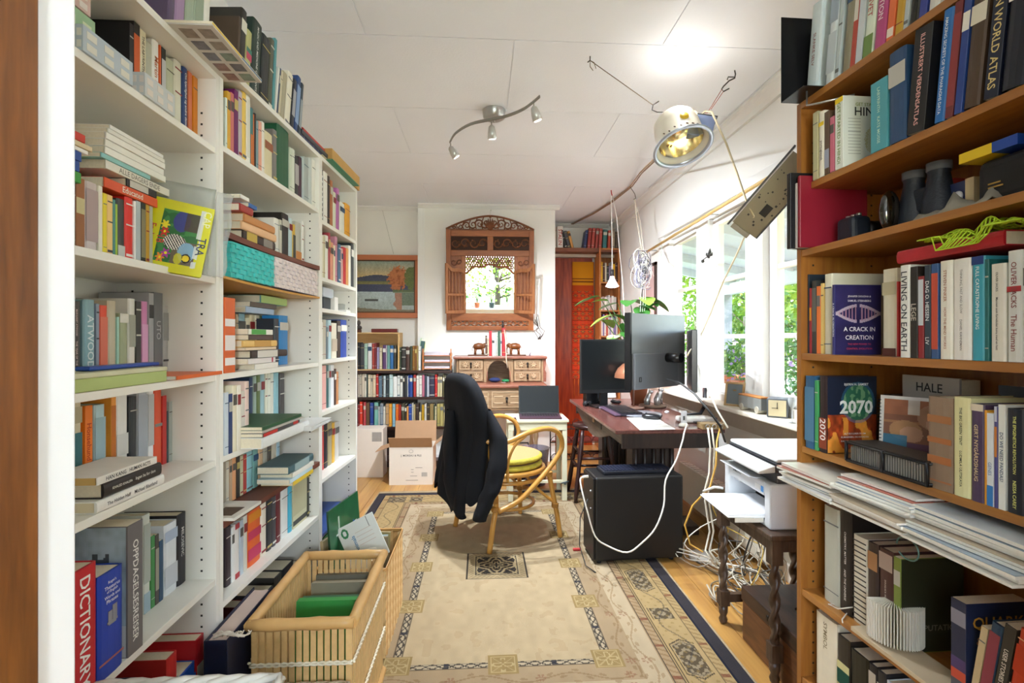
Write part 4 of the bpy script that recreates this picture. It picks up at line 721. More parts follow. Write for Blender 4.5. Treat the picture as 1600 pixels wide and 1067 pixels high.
def lake(U,V):
    U=(U-.18)/.82  # the left part is hidden behind the bookcase
    im=np.ones(U.shape+(3,))*c3('8a9a84'); n=vnoise(U*2,V,12,1); n2=vnoise(U*3,V*3,12,7)
    s=np.clip((V-.66)/.34,0,1)[...,None]; im=c3('c2a878')*(1-s)+c3('7f9590')*s; im=im*(.85+.3*n[...,None])
    put(im,(V<.69+.03*np.sin(U*6))&(V>.58),c3('2c3b58'),.95)
    put(im,(V<.6)&(V>.54),c3('6a6a3e'),.9)
    put(im,(V<.545)&(V>.40),c3('2a3a5e'),.95)
    lw=np.clip((.40-V)/.4,0,1)[...,None]; L_=c3('a8b8bc')*(1-lw)+c3('8f9a94')*lw; mk=(V<=.40); im[mk]=L_[mk]*(.9+.2*n[mk][:,None])
    tr=((U-.66)/.19)**2+((V-.66)/.22)**2+ (n2-.5)*1.1; put(im,tr<1,c3('b0683a'),.95); put(im,(tr<1)&(n2>.6),c3('8a4a26'),.8)
    tr=((U-.93)/.14)**2+((V-.66)/.22)**2+(n2-.5)*.6; put(im,tr<1,c3('5c6a34'),.95)
    put(im,(U>.56)&(V<.44)&(V>.38),c3('5a6a3a'),.8)
    put(im,(U>.56+.1*n)&(V<.38)&(V>.06)&(U<.74),c3('9a5c38'),.8); put(im,(U>=.74)&(V<.38)&(V>.14),c3('4a5a3a'),.8)
    put(im,(np.abs(V-.24)<.018)&(U<.28)&(U>.02),c3('2a2c28'),.9); put(im,V<.06+.08*np.clip(.35-U,0,1),c3('6a5a3a'),.8)
    st_=vnoise(U*3,V*9,20,31)*.6+vnoise(U*7,V*7,9,32)*.4
    return im*(.78+.5*st_)[...,None]*1.1
picture('canvas',lake,W-2*fw,Hh-2*fw,150,100,Matrix.Translation((fw,.015,fw)),t,rough=.5)
# hanging string of painting
m=MB(); m.tube([onY(615,397,YL-.004),onY(596,322,YL-.004)],.0012,5); tag(m.build('hanging_string',mat('8a8a80',.7)),'thin string running up the wall above the painting','string')
# carved mirror ------------------------------------------------------
MW=wood('a5602c','7c3f18','Z',6,.42,bump=.1); MWX=wood('a5602c','7c3f18','X',6,.42,bump=.1)
tilt=math.radians(4.6)
pl=onY(697,516,YB-.03); pr=onY(833,516,YB-.03)
zb=onY(765,516,YB-.03).z; 
def S(px,py): q=onY(px,py,YB-.05); return q.x-mx0, (q.z-zb)
mx0=onY(697.5,516,YB-.05).x
t=thing('mirror','carved wooden wall mirror with little open shutters above the writing desk','mirror',(mx0,YB-.045,zb),rot=(tilt,0,0))
w,_=S(833.5,516); hT=S(765,362)[1]; 
gx0,gx1=S(728,0)[0],S(803,0)[0]; gz0,gz1=S(0,487)[1],S(0,393)[1]; lz1=S(0,491)[1]
D=.03
def bx(nm,x0,z0,x1,z1,mt,y0=0,y1=D,bev=.003): return MB().box((x0,y0,z0),(x1,y1,z1)).build(nm,mt,t,bevel=bev)
st1=.05
bx('frame_stile',0,0,st1,hT,MW); bx('frame_stile',w-st1,0,w,hT,MW)
bx('frame_rail',st1,0,w-st1,.045,MWX); bx('frame_rail',st1,lz1-.055,w-st1,gz0,MWX); bx('frame_rail',st1,hT-.06,w-st1,hT,MWX)
pz0,pz1=S(0,384)[1],S(0,371)[1]
bx('frame_rail',st1,gz1-.004,w-st1,pz0,MWX)
bx('frame_stile',gx0-.04,gz0,gx0,gz1-.004,MW); bx('frame_stile',gx1,gz0,gx1+.04,gz1-.004,MW)
bx('frame_stile',w/2-.03,pz0,w/2+.03,hT-.06,MW)
bx('backing_panel',st1,gz0,gx0-.04,gz1-.004,MW,.012,.02,0); bx('backing_panel',gx1+.04,gz0,w-st1,gz1-.004,MW,.012,.02,0)
CAR=wood('8a4c22','5e3214','X',14,.5,bump=.3); DARKW=mat('3a1c0c',.7)
def carving(x0,z0,x1,z1,nm='carved_panel',seed=1,back=True):
    rs=random.Random(seed); m=MB().m(CAR)
    if back: m.m(DARKW); m.box((x0,.016,z0),(x1,.024,z1)); m.m(CAR)
    ww,hh=x1-x0,z1-z0; n=max(2,int(ww/hh*1.6))
    for i in range(n):
        cx=x0+ww*(i+.5)/n; cz=(z0+z1)/2; s=1 if i%2 else -1; r=min(hh*.42,ww/n*.55)
        pts=[V((cx+math.cos(s*a_)*r*(1-a_/9),.012,cz+math.sin(s*a_)*r*(1-a_/9))) for a_ in np.linspace(0,7,16)]
        m.tube(pts,[.008*(1-.5*k/16) for k in range(16)],5)
        for q in range(3):
            a_=rs.uniform(0,6.28); m.sphere((cx+math.cos(a_)*r*.7,.012,cz+math.sin(a_)*r*.7),r*.22,6,4,(1,.5,.6))
    return m.build(nm,None,t,fix=False)
carving(st1,pz0,w/2-.03,hT-.06,seed=2); carving(w/2+.03,pz0,w-st1,hT-.06,seed=3)
carving(st1,S(0,415)[1],gx0-.04,gz1-.004,seed=4); carving(gx1+.04,S(0,415)[1],w-st1,gz1-.004,seed=5)
# fretwork strip at the foot: diagonal lattice
m=MB().m(MWX); z0,z1=.045,lz1-.055; n=10; x=st1
for i in range(n):
    a=st1+(w-2*st1)*i/n; b_=st1+(w-2*st1)*(i+1)/n
    for (p,q) in (((a,z0),(b_,z1)),((a,z1),(b_,z0))): m.tube([V((p[0],.014,p[1])),V((q[0],.014,q[1]))],.007,4,cap=False)
m.box((st1,.008,(z0+z1)/2-.005),(w-st1,.018,(z0+z1)/2+.005)); m.build('fretwork',None,t,fix=False)
# arched lattice over the glass
m=MB().m(MWX); az=S(0,420)[1]
def arch(x): q=(x-gx0)/(gx1-gx0)*2-1; return az+ (gz1-az)*.42*(1-abs(q)**2.2)+ .012*math.cos(q*9.4)
xs=np.linspace(gx0,gx1,41); m.tube([V((x,.010,arch(x))) for x in xs],.010,5)
rs=random.Random(9)
for r_ in range(7):
    for i in range(19):
        x=gx0+(gx1-gx0)*(i+.5*(r_%2)+.25)/19.5; z=gz1-.010-r_*.021
        if z>arch(x)+.006:
            m.tube([V((x+.011*math.cos(a_),.014,z+.013*math.sin(a_))) for a_ in np.linspace(0,2*PI,9)[:-1]],.0056,4,closed=True)
m.build('lattice_arch',None,t,fix=False)
# crest
m=MB().m(CAR)
def crest(q): return hT+.012+.135*max(0,1-abs(q)**1.7)
for side in (-1,1):
    m.tube([V((w/2+side*w/2*q,.012,crest(q))) for q in np.linspace(0,1,20)],.010,6)
    for i,q in enumerate(np.linspace(.1,.82,6)):
        cx=w/2+side*w/2*q; h_=crest(q)-hT; r=h_*.36; cz=hT+h_*.48; s=1 if i%2 else -1
        m.tube([V((cx+math.cos(a_)*r*(1-a_/10)*side,.012,cz+s*math.sin(a_)*r*(1-a_/10))) for a_ in np.linspace(0,8,20)],[.0085*(1-.5*k/20) for k in range(20)],5)
        m.tube([V((cx+side*.03,.014,hT)),V((cx+side*.045,.010,cz)),V((cx+side*.02,.014,crest(q)))],.006,5)
for a_ in np.linspace(-.9,.9,7): m.tube([V((w/2,.008,hT)),V((w/2+math.sin(a_)*.05,.004,hT+.07*math.cos(a_))),V((w/2+math.sin(a_)*.075,.010,hT+.125*math.cos(a_)))],[.006,.011,.004],6)
m.sphere((w/2,.008,hT+.14),.014,8,6); m.box((0,.006,hT),(w,.02,hT+.014)); m.build('carved_crest',None,t,fix=False)
# glass
gm=bpy.data.materials.new('mirror_glass'); gm.use_nodes=True; q=gm.node_tree.nodes['Principled BSDF']; q.inputs['Metallic'].default_value=1; q.inputs['Roughness'].default_value=.005; q.inputs['Base Color'].default_value=(.93,.95,.94,1)
MB().box((gx0,.018,gz0),(gx1,.021,gz1)).build('mirror_glass',gm,t)
# shutters
sz0,sz1=gz0-.0,S(0,412)[1]
def shutter(hx,ang,sgn,label):
    sw=(gx1-gx0)*.5; so=bpy.data.objects.new('shutter',None); col.objects.link(so); so.parent=t; so.location=(hx,-.002,0); so.rotation_euler=(0,0,ang); so['label']=label
    mt=wood('b0744a','8a5430','Z',6,.45)
    def P(nm,x0,z0,x1,z1,y0=-.012,y1=.004): return MB().box((sgn*x0,y0,z0),(sgn*x1,y1,z1)).build(nm,mt,so,bevel=.0015)
    P('shutter_stile',0,sz0,.026,sz1-.03); P('shutter_stile',sw-.026,sz0,sw,sz1+.03)
    P('shutter_rail',.026,sz0,sw-.026,sz0+.03); zm=sz0+(sz1-sz0)*.38; P('shutter_rail',.026,zm,sw-.026,zm+.022)
    pts=[]
    for i in range(13):
        q=i/12; pts.append((sgn*(.026+(sw-.052)*q), sz1-.03+.055*q*q+.012*math.sin(q*PI*2)))
    poly=pts+[(p[0],p[1]-.035) for p in pts[::-1]]
    MB().prism(poly,-.012,.004,'y').build('shutter_top',mt,so)
    for i in range(5):
        x=.026+(sw-.052)*(i+.5)/5
        m=MB().m(mt)
        for (a,b_) in ((sz0+.03,zm),(zm+.022,sz1-.055+.04*(i/5)**2)):
            n=10; m.tube([V((sgn*x,-.004,a+(b_-a)*k/n)) for k in range(n+1)],[.0035+.0022*abs(math.sin(k*PI/2.5)) for k in range(n+1)],6)
        m.build('spindle',None,so,fix=False)
shutter(gx0-.004,math.radians(180+40),1,'left shutter standing open'); shutter(gx1+.004,math.radians(-(180+40)),-1,'right shutter standing open')
m=MB().m(mat('b9b4a8',.4,metal=.7)); m.tube([V((w/2,.03,hT+.14)),V((w/2,.03,hT+.2))],.0015,5); m.tube([V((w/2,.03,hT+.2)),V((w/2+.006,.01,hT+.21)),V((w/2+.012,.03,hT+.2))],.0018,5); m.build('hanging_wire',None,t,fix=False)
# ------------------------------------------------------------------ writing bureau
BW=wood('a98a68','7c5e40','X',8,.5,bump=.3); BWZ=wood('a98a68','7c5e40','Z',8,.5,bump=.3); BT=wood('9c6550','7a4636','X',8,.35)
yh=5.0; yf=4.72; X0=onY(713,570,yh).x; X1=onY(849,570,yh).x
zt=onY(780,556.5,yh-.03).z; zd=onY(780,601,yf).z
t=thing('bureau','small carved wooden writing desk with tiered drawers under the mirror','desk',(X0,yh,0)); W=X1-X0; yw=YB-.02-yh
u=W/16; 
def bb(nm,x0,y0,z0,x1,y1,z1,mt=BW,bev=.003,par=t,label=None):
    o=MB().box((x0,y0,z0),(x1,y1,z1)).build(nm,mt,par,bevel=bev)
    if label: sub(o,label)
    return o
bb('hutch_top',-.03,-.035,zt-.028,W+.035,yw,zt,BT,.008)
bb('hutch_side',0,0,zd+.001,.02,yw,zt-.029,BWZ); bb('hutch_side',W-.02,.0,zd+.001,W,yw,zt-.029,BWZ)
hx=[.02,W*.31,W*.345,W*.62,W*.655,W-.02]
# scrolled side bracket at right
pr=[(0,zd+.002),(.035,zd+.002),(.038,zd+.09),(.02,zd+.12),(.034,zd+.17),(.034,zd+.24),(.012,zt-.03),(0,zt-.03)]
MB().prism([(W+.0005+p[0]*.8,p[1]) for p in pr],.01,.03,'y').build('scroll_bracket',BT,t)
bb('hutch_divider',hx[1],0,zd+.001,hx[2],yw,zt-.029,BWZ); bb('hutch_divider',hx[3],0,zd+.001,hx[4],yw,zt-.029,BWZ)
bb('hutch_back',.02,yw-.008,zd+.001,W-.02,yw,zt-.029,BW,0)
zm=(zd+zt-.028)/2
DKM=mat('2c2622',.4,metal=.6)
def drawer(x0,x1,z0,z1,y=-.004,par=t,carved=True,dp=None,label=None):
    d=bb('drawer',x0+.003,y,z0+.003,x1-.003,y+.02,z1-.003,BW,.003,par)
    cx,cz=(x0+x1)/2,(z0+z1)/2; w_,h_=(x1-x0)/2-.014,(z1-z0)/2-.014
    m=MB().m(mat('c2a684',.5,var=.15)); yy=y-.004
    for (a,b_,c_,e) in ((-w_,-h_,w_,-h_+.005),(-w_,h_-.005,w_,h_),(-w_,-h_,-w_+.005,h_),(w_-.005,-h_,w_,h_)): m.box((cx+a,yy,cz+b_),(cx+c_,y,cz+e))
    if carved:
        for sx in (-1,1):
            for k in range(8):
                a=k*PI/4; c0=cx+sx*w_*.5; r=min(h_,w_*.45)*.85
                m.tube([V((c0,yy,cz)),V((c0+math.cos(a)*r*.5,yy-.003,cz+math.sin(a)*r*.5)),V((c0+math.cos(a)*r,yy,cz+math.sin(a)*r))],[.002,.006,.001],5)
    else:
        for sx in (-1,1): m.box((cx+sx*w_*.25,yy,cz-h_*.5),(cx+sx*w_*.9,y+.001,cz-h_*.35)); m.box((cx+sx*w_*.25,yy,cz+h_*.35),(cx+sx*w_*.9,y+.001,cz+h_*.5)); m.box((cx+sx*w_*.86,yy,cz-h_*.5),(cx+sx*w_*.9,y+.001,cz+h_*.5))
    m.build('carved_moulding',None,d,fix=False)
    m=MB(); m.sphere((cx,yy-.006,cz+.012),.012,8,6,(1,.5,1.2)); m.tube([V((cx,yy-.01,cz+.01)),V((cx,yy-.012,cz-.028))],[.006,.009],6); m.build('drop_handle',DKM,d,fix=False)
drawer(hx[0],hx[1],zm,zt-.03); drawer(hx[0],hx[1],zd+.004,zm-.004); drawer(hx[4],hx[5],zm,zt-.03); drawer(hx[4],hx[5],zd+.004,zm-.004)
bb('drawer_rail',hx[0],0,zm-.006,hx[1],.02,zm+.002); bb('drawer_rail',hx[4],0,zm-.006,hx[5],.02,zm+.002)
# arch
ax0,ax1=hx[2],hx[3]; R=(ax1-ax0)/2-.012; cx=(ax0+ax1)/2; zs=zt-.045-R
pts=[(cx+R*math.cos(a),zs+R*math.sin(a)) for a in np.linspace(0,PI,17)]
m=MB()
for i in range(16):
    p,q=pts[i],pts[i+1]; m.hexa([(p[0],0,p[1]),(q[0],0,q[1]),(q[0],.02,q[1]),(p[0],.02,p[1]),(p[0],0,zt-.029),(q[0],0,zt-.029),(q[0],.02,zt-.029),(p[0],.02,zt-.029)])
m.box((ax0,0,zd+.002),(ax0+.012,.02,zt-.029)); m.box((ax1-.012,0,zd+.002),(ax1,.02,zt-.029)); m.build('arch_panel',BW,t)
for s in (ax0+.006,ax1-.006): MB().tube([V((s,-.006,zd+.004)),V((s,-.006,zs))],.005,8).build('colonnette',BT,t)
# desk top and drawer
dx0=onY(716,601,yf).x-X0; dx1=onY(855,601,yf).x-X0; yd=yf-yh
m=MB(); m.box((dx0,yd,zd-.035),(dx1,yw,zd)); m.build('desktop',BT,t,bevel=.012,seg=3)
bb('apron',dx0+.04,yd+.02,zd-.05,dx1-.04,yw-.01,zd-.036,BW)
zq=onY(780,640,yf).z
xr=onY(819,640,yf).x-X0
bb('case',dx0+.05,yd+.03,zq-.01,xr,yw-.02,zd-.051,BW)
drawer(dx0+.30,xr-.01,zq+.004,zd-.056,yd+.024,carved=False); drawer(dx0+.06,dx0+.295,zq+.004,zd-.056,yd+.024,carved=False)
for x in (dx0+.07,dx1-.1):
    for y in (yd+.06,yw-.06):
        n=12; m=MB(); m.tube([V((x,y,(zq-.011)*(1-k/n))) for k in range(n+1)],[.02+.006*math.sin(k*1.7) for k in range(n+1)],10); m.build('leg',BWZ,t)
# things in the arch
bz_=zd+.001
m=MB(); m.sphere((0,0,.024),.05,12,8,(1.15,.7,.47)); o=m.build('pouch',mat('1c2a5a',.8,bump=.5,bscale=80)); o.location=(X0+ax0+.08,yh-.02,bz_); tag(o,'crumpled dark blue pouch in the arch of the writing desk','pouch')
m=MB(); m.sphere((0,0,.016),.03,12,8,(1.3,1,.55)); o=m.build('case',mat('1f7a4a',.4)); o.location=(X0+ax1-.05,yh-.03,bz_); tag(o,'small shiny green case in the arch of the writing desk','case')
m=MB(); m.tube([V((0,0,0)),V((.03,.01,0)),V((.05,-.01,0)),V((.04,-.02,.004)),V((.01,-.015,.002))],.0015,5); o=m.build('cord',mat('c9c9c9',.5)); o.location=(X0+cx+.02,yh-.06,bz_+.0016); tag(o,'short pale cord beside the blue pouch on the desk','cord')
# elephants, books between
def elephant(px,py,face,label):
    k=zt; p=onY(px,py,yh+.09)
    t=thing('elephant_bookend',label,'bookend',(p.x,yh+.1,zt+.0006),0 if face>0 else PI,group='carved wooden elephant bookends')
    em=wood('8a5024','5e3214','X',9,.3); MB().box((-.115,-.035,0),(.09,.035,.012)).build('base_board',wood('6a3c1e','4a2610','X',9,.4),t,bevel=.002)
    MB().box((.091,-.035,0),(.101,.035,.12)).build('back_plate',wood('6a3c1e','4a2610','Z',9,.4),t)
    m=MB(); z=.012
    def L(x,y,s): m.tube([V((x,y,z)),V((x,y,z+.03)),V((x+.004*s,y*.9,z+.055))],[.0125,.0115,.016],8)
    for x,s in ((-.042,1),(.035,-1)):
        for y in (-.014,.014): L(x,y,s)
    m.tube([V((-.062,0,z+.075)),V((-.045,0,z+.078)),V((-.01,0,z+.085)),V((.025,0,z+.083)),V((.042,0,z+.085))],[.012,.03,.034,.031,.022],12)
    m.tube([V((.034,0,z+.09)),V((.056,0,z+.095)),V((.07,0,z+.088)),V((.08,0,z+.07)),V((.082,0,z+.045)),V((.078,0,z+.022)),V((.07,0,z+.014))],[.02,.023,.017,.011,.008,.006,.005],10)
    m.tube([V((-.066,0,z+.08)),V((-.072,0,z+.06)),V((-.070,0,z+.035))],[.004,.002,.003],5)
    b=m.build('body',em,t,fix=False)
    for y in (-1,1): MB().sphere((.044,y*.021,z+.083),.02,10,8,(.75,.25,1.15)).build('ear',em,b); MB().tube([V((.07,y*.011,z+.08)),V((.085,y*.014,z+.072)),V((.094,y*.014,z+.076))],[.003,.0025,.001],6).build('tusk',mat('e8e0cc',.4),b)
elephant(749,553,1,'carved wooden elephant bookend standing on the left side of the desk top'); elephant(804,553,-1,'carved wooden elephant bookend standing on the right side of the desk top')
BD=Frame((0,yh+.06),(1,0),(0,1)); gx=group_='books held between the carved elephants'
EB=[(1010,1024,118,'5a3a28'),(1026,1038,140,'c8b89a'),(1039,1060,82,'c02a34'),(1062,1078,135,'e6e2d8'),(1079,1092,140,'d9d4c8'),(1094,1104,95,'c9d0c0'),(1106,1124,85,'3a5a48'),(1126,1134,140,'e9e6de'),(1136,1164,60,'a8222e')]
row(BD,'m',zt+.0004,EB,gx,'between the wooden elephants',v=0,depth=.11)
m=MB(); m.m(mat('1c1a1a',.5)); m.sphere((0,0,.028),.02,8,6,(.6,.6,1.4)); m.tube([V((0,0,.05)),V((0,0,.075))],.006,6); o=m.build('figurine',None); p=onY(786,512,yh+.06); o.location=(p.x,yh+.1,zt+.197); tag(o,'tiny black figurine perched on the red book between the elephants','figurine'); o.location.z=zt+.0006+ (BD.z(787,512.4)-zt)
m=MB(); pts=[onY(788,515,yh+.05),onY(790,530,yh-.04),onY(791,560,yh-.042),onY(793,575,yh-.042)]; m.m(mat('d9c9b0',.6)); m.tube(pts,.006,6,flat=(.25,1)); tag(m.build('ribbon',None),'cream ribbon bookmark hanging down in front of the desk arch','ribbon')
m=MB(); m.sphere((0,0,.012),.012,8,6); m.tube([V((0,0,.015)),V((.01,0,.035))],.006,6); o=m.build('trinket',mat('8a8690',.3,metal=.4)); p=onY(828,553,yh+.02); o.location=(p.x,yh+.02,zt+.0005); tag(o,'small grey trinket at the right end of the desk top','ornament')
# ------------------------------------------------------------------ things on the dark bookcase
def att(px,z,y): p=onY(px,500,y); return V((p.x,y,z))
m=MB(); m.box((-.13,-.04,0),(.13,.04,.038)); o=m.build('box',mat('6a1c1c',.3,coat=.5),bevel=.006); p=onY(601.5,515,5.2); o.location=(p.x,5.2,zc+.001); tag(o,'long dark red lacquered box lying on the light wood box shelf','box')
t=thing('bust','small dark bust on a brown plinth beside the red lacquered box','figurine',onY(560.5,519,5.2)*1); t.location.z=zc+.001
MB().box((-.025,-.02,0),(.025,.02,.028)).build('plinth',mat('5a3020',.5),t,bevel=.002)
m=MB(); m.lathe([(.022,.028),(.034,.04),(.03,.06),(.012,.07),(.013,.08)],n=12); m.sphere((0,0,.098),.024,12,8,(.85,1,1.15)); m.sphere((0,-.022,.096),.006,6,5); m.build('head',mat('4a4644',.5),t)
# letter tray
TR=wood('d98a4e','b86a34','X',6,.4)
p0=onY(657,575,4.98); p1=onY(704,575,4.98)
t=thing('letter_tray','three tier orange wooden letter tray filled with papers on the dark bookcase','letter tray',(p0.x,5.13,bz[0]+.001)); W=p1.x-p0.x
th_=onY(685,548,5.13).z-bz[0]
for x in (0,W-.012):
    m=MB(); m.box((x,0,0),(x+.012,.012,th_+.02)); m.box((x,.24,0),(x+.012,.252,th_+.02))
    for k in range(3): z=.012+k*th_/3; m.box((x,.012,z),(x+.012,.24,z+.03))
    m.build('side_frame',TR,t,bevel=.002)
for k in range(3):
    z=.012+k*th_/3; MB().box((.0125,.002,z),(W-.0125,.25,z+.006)).build('tray_shelf',TR,t)
rs=random.Random(4)
for k in range(3):
    z=.012+k*th_/3+.007; m=MB(); m.m(mat('e4e0ea',.7,var=.08)); n=5 if k<2 else 9
    for i in range(n):
        r=rs.uniform(-.06,.06) if k==2 else rs.uniform(-.02,.02); M=Matrix.Translation((W/2,.12,z+i*.0042))@Matrix.Rotation(r,4,'Z'); m.box((-W/2+.02,-.1,0),(W/2-.02,.11,.0035),M)
    o=m.build('paper',None); o.location=t.location; tag(o,['stack of papers in the lowest tier of the orange letter tray','stack of papers in the middle tier of the orange letter tray','untidy stack of papers in the top tier of the orange letter tray'][k],'papers','papers in the letter tray')
t=thing('magazine_file','pale green magazine file with a yellow folder left of the letter tray','magazine file',onY(651,578,5.2)); t.location.z=bz[0]+.001; t.rotation_euler=(0,math.radians(7),0)
MB().box((0,0,0.012),(.006,.2,.33)).build('side',mat('c9dcc0',.5),t); MB().box((.0065,0,.012),(.05,.006,.30)).build('back',mat('3a5a5a',.5),t); MB().box((.012,.008,.014),(.045,.19,.285)).build('folder',mat('d6e02a',.5),t)
# cables on the wall right of the mirror
m=MB(); m.m(mat('232325',.6))
for k in range(4):
    xx=838+k*3.2; pts=[onY(834+2*k,503-4*k,YB-.012)]+[onY(xx+4*math.sin(q*2.1+k),505+q*6,YB-.012) for q in range(1,5)]; m.tube(pts,.003,5); m.sphere(pts[-1],.008,6,5)
tag(m.build('cable_bunch',None,fix=False),'bunch of thin black cables hanging on the wall right of the mirror','cables')
# cardboard boxes ----------------------------------------------------
CB=mat('b08a68',.85,var=.06); CW=mat('dcd2c6',.7,var=.03)
pA=onZ(608,758,0); pB=onZ(676,758,0); bw=pB.x-pA.x; bh=onY(640,698.5,pA.y).z; bd=.27
t=thing('wine_carton','open white cardboard wine carton with printed lettering beneath the dark bookcase','cardboard box',(pA.x,pA.y,0),math.radians(-1))
m=MB().m(CW); m.box((0,0,0),(bw,.004,bh)); m.box((0,bd-.004,0),(bw,bd,bh)); m.box((0,.004,0),(.004,bd-.004,bh)); m.box((bw-.004,.004,0),(bw,bd-.004,bh)); m.m(CB); m.box((.004,.004,0),(bw-.004,bd-.004,.004)); 
m.m(mat('3a3838',.6,var=0)); text('J. MOREAU & FILS',(bw*.5,0,bh*.77),(1,0,0),(0,0,1),bw*.52,.022,mat('3a3838',.6,var=0),mb=m)
m.m(mat('8a8580',.6,var=0)); m.tube([V((bw*.5+.018*math.cos(a),-.0012,bh*.89+.014*math.sin(a))) for a in np.linspace(0,2*PI,11)[:-1]],.0012,4,closed=True)
for k in range(12): m.box((bw*(.74+.011*k),-.0012,bh*.22),(bw*(.74+.011*k)+.0012+.0008*(k%3),-.0002,bh*.33))
for z_,x0_,x1_ in ((.45,.6,.76),(.4,.5,.56),(.33,.5,.56),(.23,.48,.64),(.12,.38,.66)): m.box((bw*x0_,-.001,bh*z_),(bw*x1_,-.0002,bh*z_+.004))
m.build('carton_body',None,t)
def flap(p,q,dirv,ln,mt=CB):
    p,q=V(p),V(q); d=V(dirv).normalized()*ln; n=(q-p).cross(d).normalized()*.002; MB().hexa([p-n,q-n,q-n+d*1,p-n+d*1,p+n,q+n,q+n+d,p+n+d]).build('flap',mt,t)
flap((.004,0,bh),(bw-.004,0,bh),(0,-.55,1),.105); flap((0,bd,bh),(bw,bd,bh),(0,.2,1),.19); flap((0,.01,bh),(0,bd-.01,bh),(-1,0,-.35),.13); flap((bw,.01,bh),(bw,bd-.01,bh),(.6,0,.5),.09)
pA=onZ(553,746.5,0); pB=onZ(598,746.5,0); bh=onY(580,670,pA.y).z
t=thing('cardboard_box','closed white box with a small grey printed square left of the wine carton','cardboard box',(pA.x,pA.y,0)); bw=pB.x-pA.x
MB().box((0,0,0),(bw,.2,bh)).build('carton_body',CW,t,bevel=.003)
m=MB().m(mat('8f8a84',.7)); m.box((bw*.62,-.0015,bh*.74),(bw*.95,-.0003,bh*.93)); m.m(mat('c4beb6',.7))
for k in range(6): m.box((bw*(.64+.05*k),-.0022,bh*.74),(bw*(.645+.05*k),-.0014,bh*.93)); m.box((bw*.62,-.0022,bh*(.76+.03*k)),(bw*.95,-.0014,bh*(.762+.03*k)))
m.build('printed_square',None,t)
# ------------------------------------------------------------------ ceiling spot light
MET=mat('b9b8b6',.3,metal=.85); MET2=mat('9a9894',.35,metal=.8)
c=onZ(772,180,ZC-.03); t=thing('ceiling_spotlight','wavy silver ceiling light with three small spots','ceiling light',(c.x,c.y,ZC-.0005))
m=MB(); m.lathe([(.001,-.055),(.05,-.055),(.066,-.045),(.07,-.002),(.07,0)],n=28); m.build('ceiling_plate',MET,t)
zb=ZC-.075
L_=[onZ(703,222,zb),onZ(712,208,zb),onZ(735,194,zb),onZ(765,187,zb),onZ(792,181,zb),onZ(815,172,zb),onZ(830,162,zb),onZ(843,151,zb)]
cur=[]
for i in range(len(L_)-1):
    p0,p1,p2,p3=L_[max(i-1,0)],L_[i],L_[i+1],L_[min(i+2,len(L_)-1)]
    for q in (0,.25,.5,.75): cur.append(.5*((2*p1)+(p2-p0)*q+(2*p0-5*p1+4*p2-p3)*q*q+(3*p1-p0-3*p2+p3)*q**3))
cur.append(L_[-1])
m=MB(); m.tube(cur,.0085,8,flat=(1.2,.6)); m.build('curved_bar',MET2,t,world=True)
m=MB(); m.tube([V((c.x,c.y,ZC-.05)),V((c.x,c.y,zb))],.006,8); m.build('stem',MET,t,world=True)
EMI=mat('ffffff',.4,var=0,emit=('fff6ea',1.3))
SP=[]
for px,py,tx,ty in ((704,224,722,244),(768,190,770,214),(834,160,846,190)):
    a=onZ(px,py,zb); b=a+V((0,0,-.03)); tgt=atk(tx,ty,b.y/ray(px,py).y+.03); d=(tgt-b).normalized(); d=(d+V((0,0,-.7))).normalized(); sh=bpy.data.objects.new('spot_head',None); col.objects.link(sh); sh.parent=t
    m=MB(); m.tube([a,b],.004,6); M=d.to_track_quat('Z','Y').to_matrix(); m.build('swivel',MET,sh,fix=False)
    m=MB(); m.lathe([(.006,-.01),(.018,.0),(.026,.035),(.029,.07),(.026,.071),(.022,.05)],c=b,n=18,M=M,cap=False); m.build('spot_shade',mat('c4c3c0',.3,metal=.6),sh)
    m=MB(); m.lathe([(.001,.075),(.02,.074),(.024,.068),(.02,.05)],c=b,n=14,M=M); m.build('bulb',EMI,sh); SP.append((b+d*.09,d))
    for o in sh.children: o.location=-t.location
# ------------------------------------------------------------------ flood lamp on strings
lc=atk(1062,215,2.55); ax=V((.12,-.38,-.92)).normalized(); M=ax.to_track_quat('Z','Y').to_matrix()
t=thing('hanging_lamp','worn white metal floodlamp with a silver rim, hung from ceiling hooks','lamp',lc)
m=MB(); m.lathe([(.02,-.13),(.085,-.125),(.105,-.10),(.112,-.06),(.116,.03),(.135,.055),(.143,.062)],n=36,M=M,cap=False); m.lathe([(.137,.06),(.112,.032),(.106,-.05),(.09,-.11),(.01,-.118)],n=36,M=M,cap=False)
m.m(mat('e6dfd0',.35,var=.08)); sh=m.build('lamp_shade',mat('e6dfd0',.35,var=.1,scale=9),t,fix=False)
m=MB(); m.lathe([(.108,.03),(.1,-.05),(.088,-.105),(.01,-.112)],n=32,M=M,cap=False); m.build('reflector',mat('f0e6c8',.15,metal=.9),t,fix=False)
m=MB(); m.lathe([(.13,.050),(.147,.058),(.149,.066),(.132,.066),(.128,.056)],n=40,M=M,cap=False); m.build('rim',mat('b4bccb',.3,metal=.7),t,fix=False)
m=MB(); m.lathe([(.001,-.062),(.022,-.066),(.034,-.085),(.022,-.108),(.012,-.115)],n=18,M=M,cap=False)
m.build('bulb',mat('fff4dc',.4,var=0,emit=('ffe6b0',2.2)),t,fix=False)
m=MB().m(mat('e0b62a',.5)); side=M@V((0,-1,0)); side=(V((-.1,-.85,.4))).normalized(); side=(side-ax*side.dot(ax)).normalized(); Ms=side.to_track_quat('Z','Y').to_matrix(); m.lathe([(.001,.1155),(.022,.1155),(.022,.112)],c=ax*-.03,n=16,M=Ms); m.build('sticker',None,t)
m=MB().m(mat('5a3a28',.7)); 
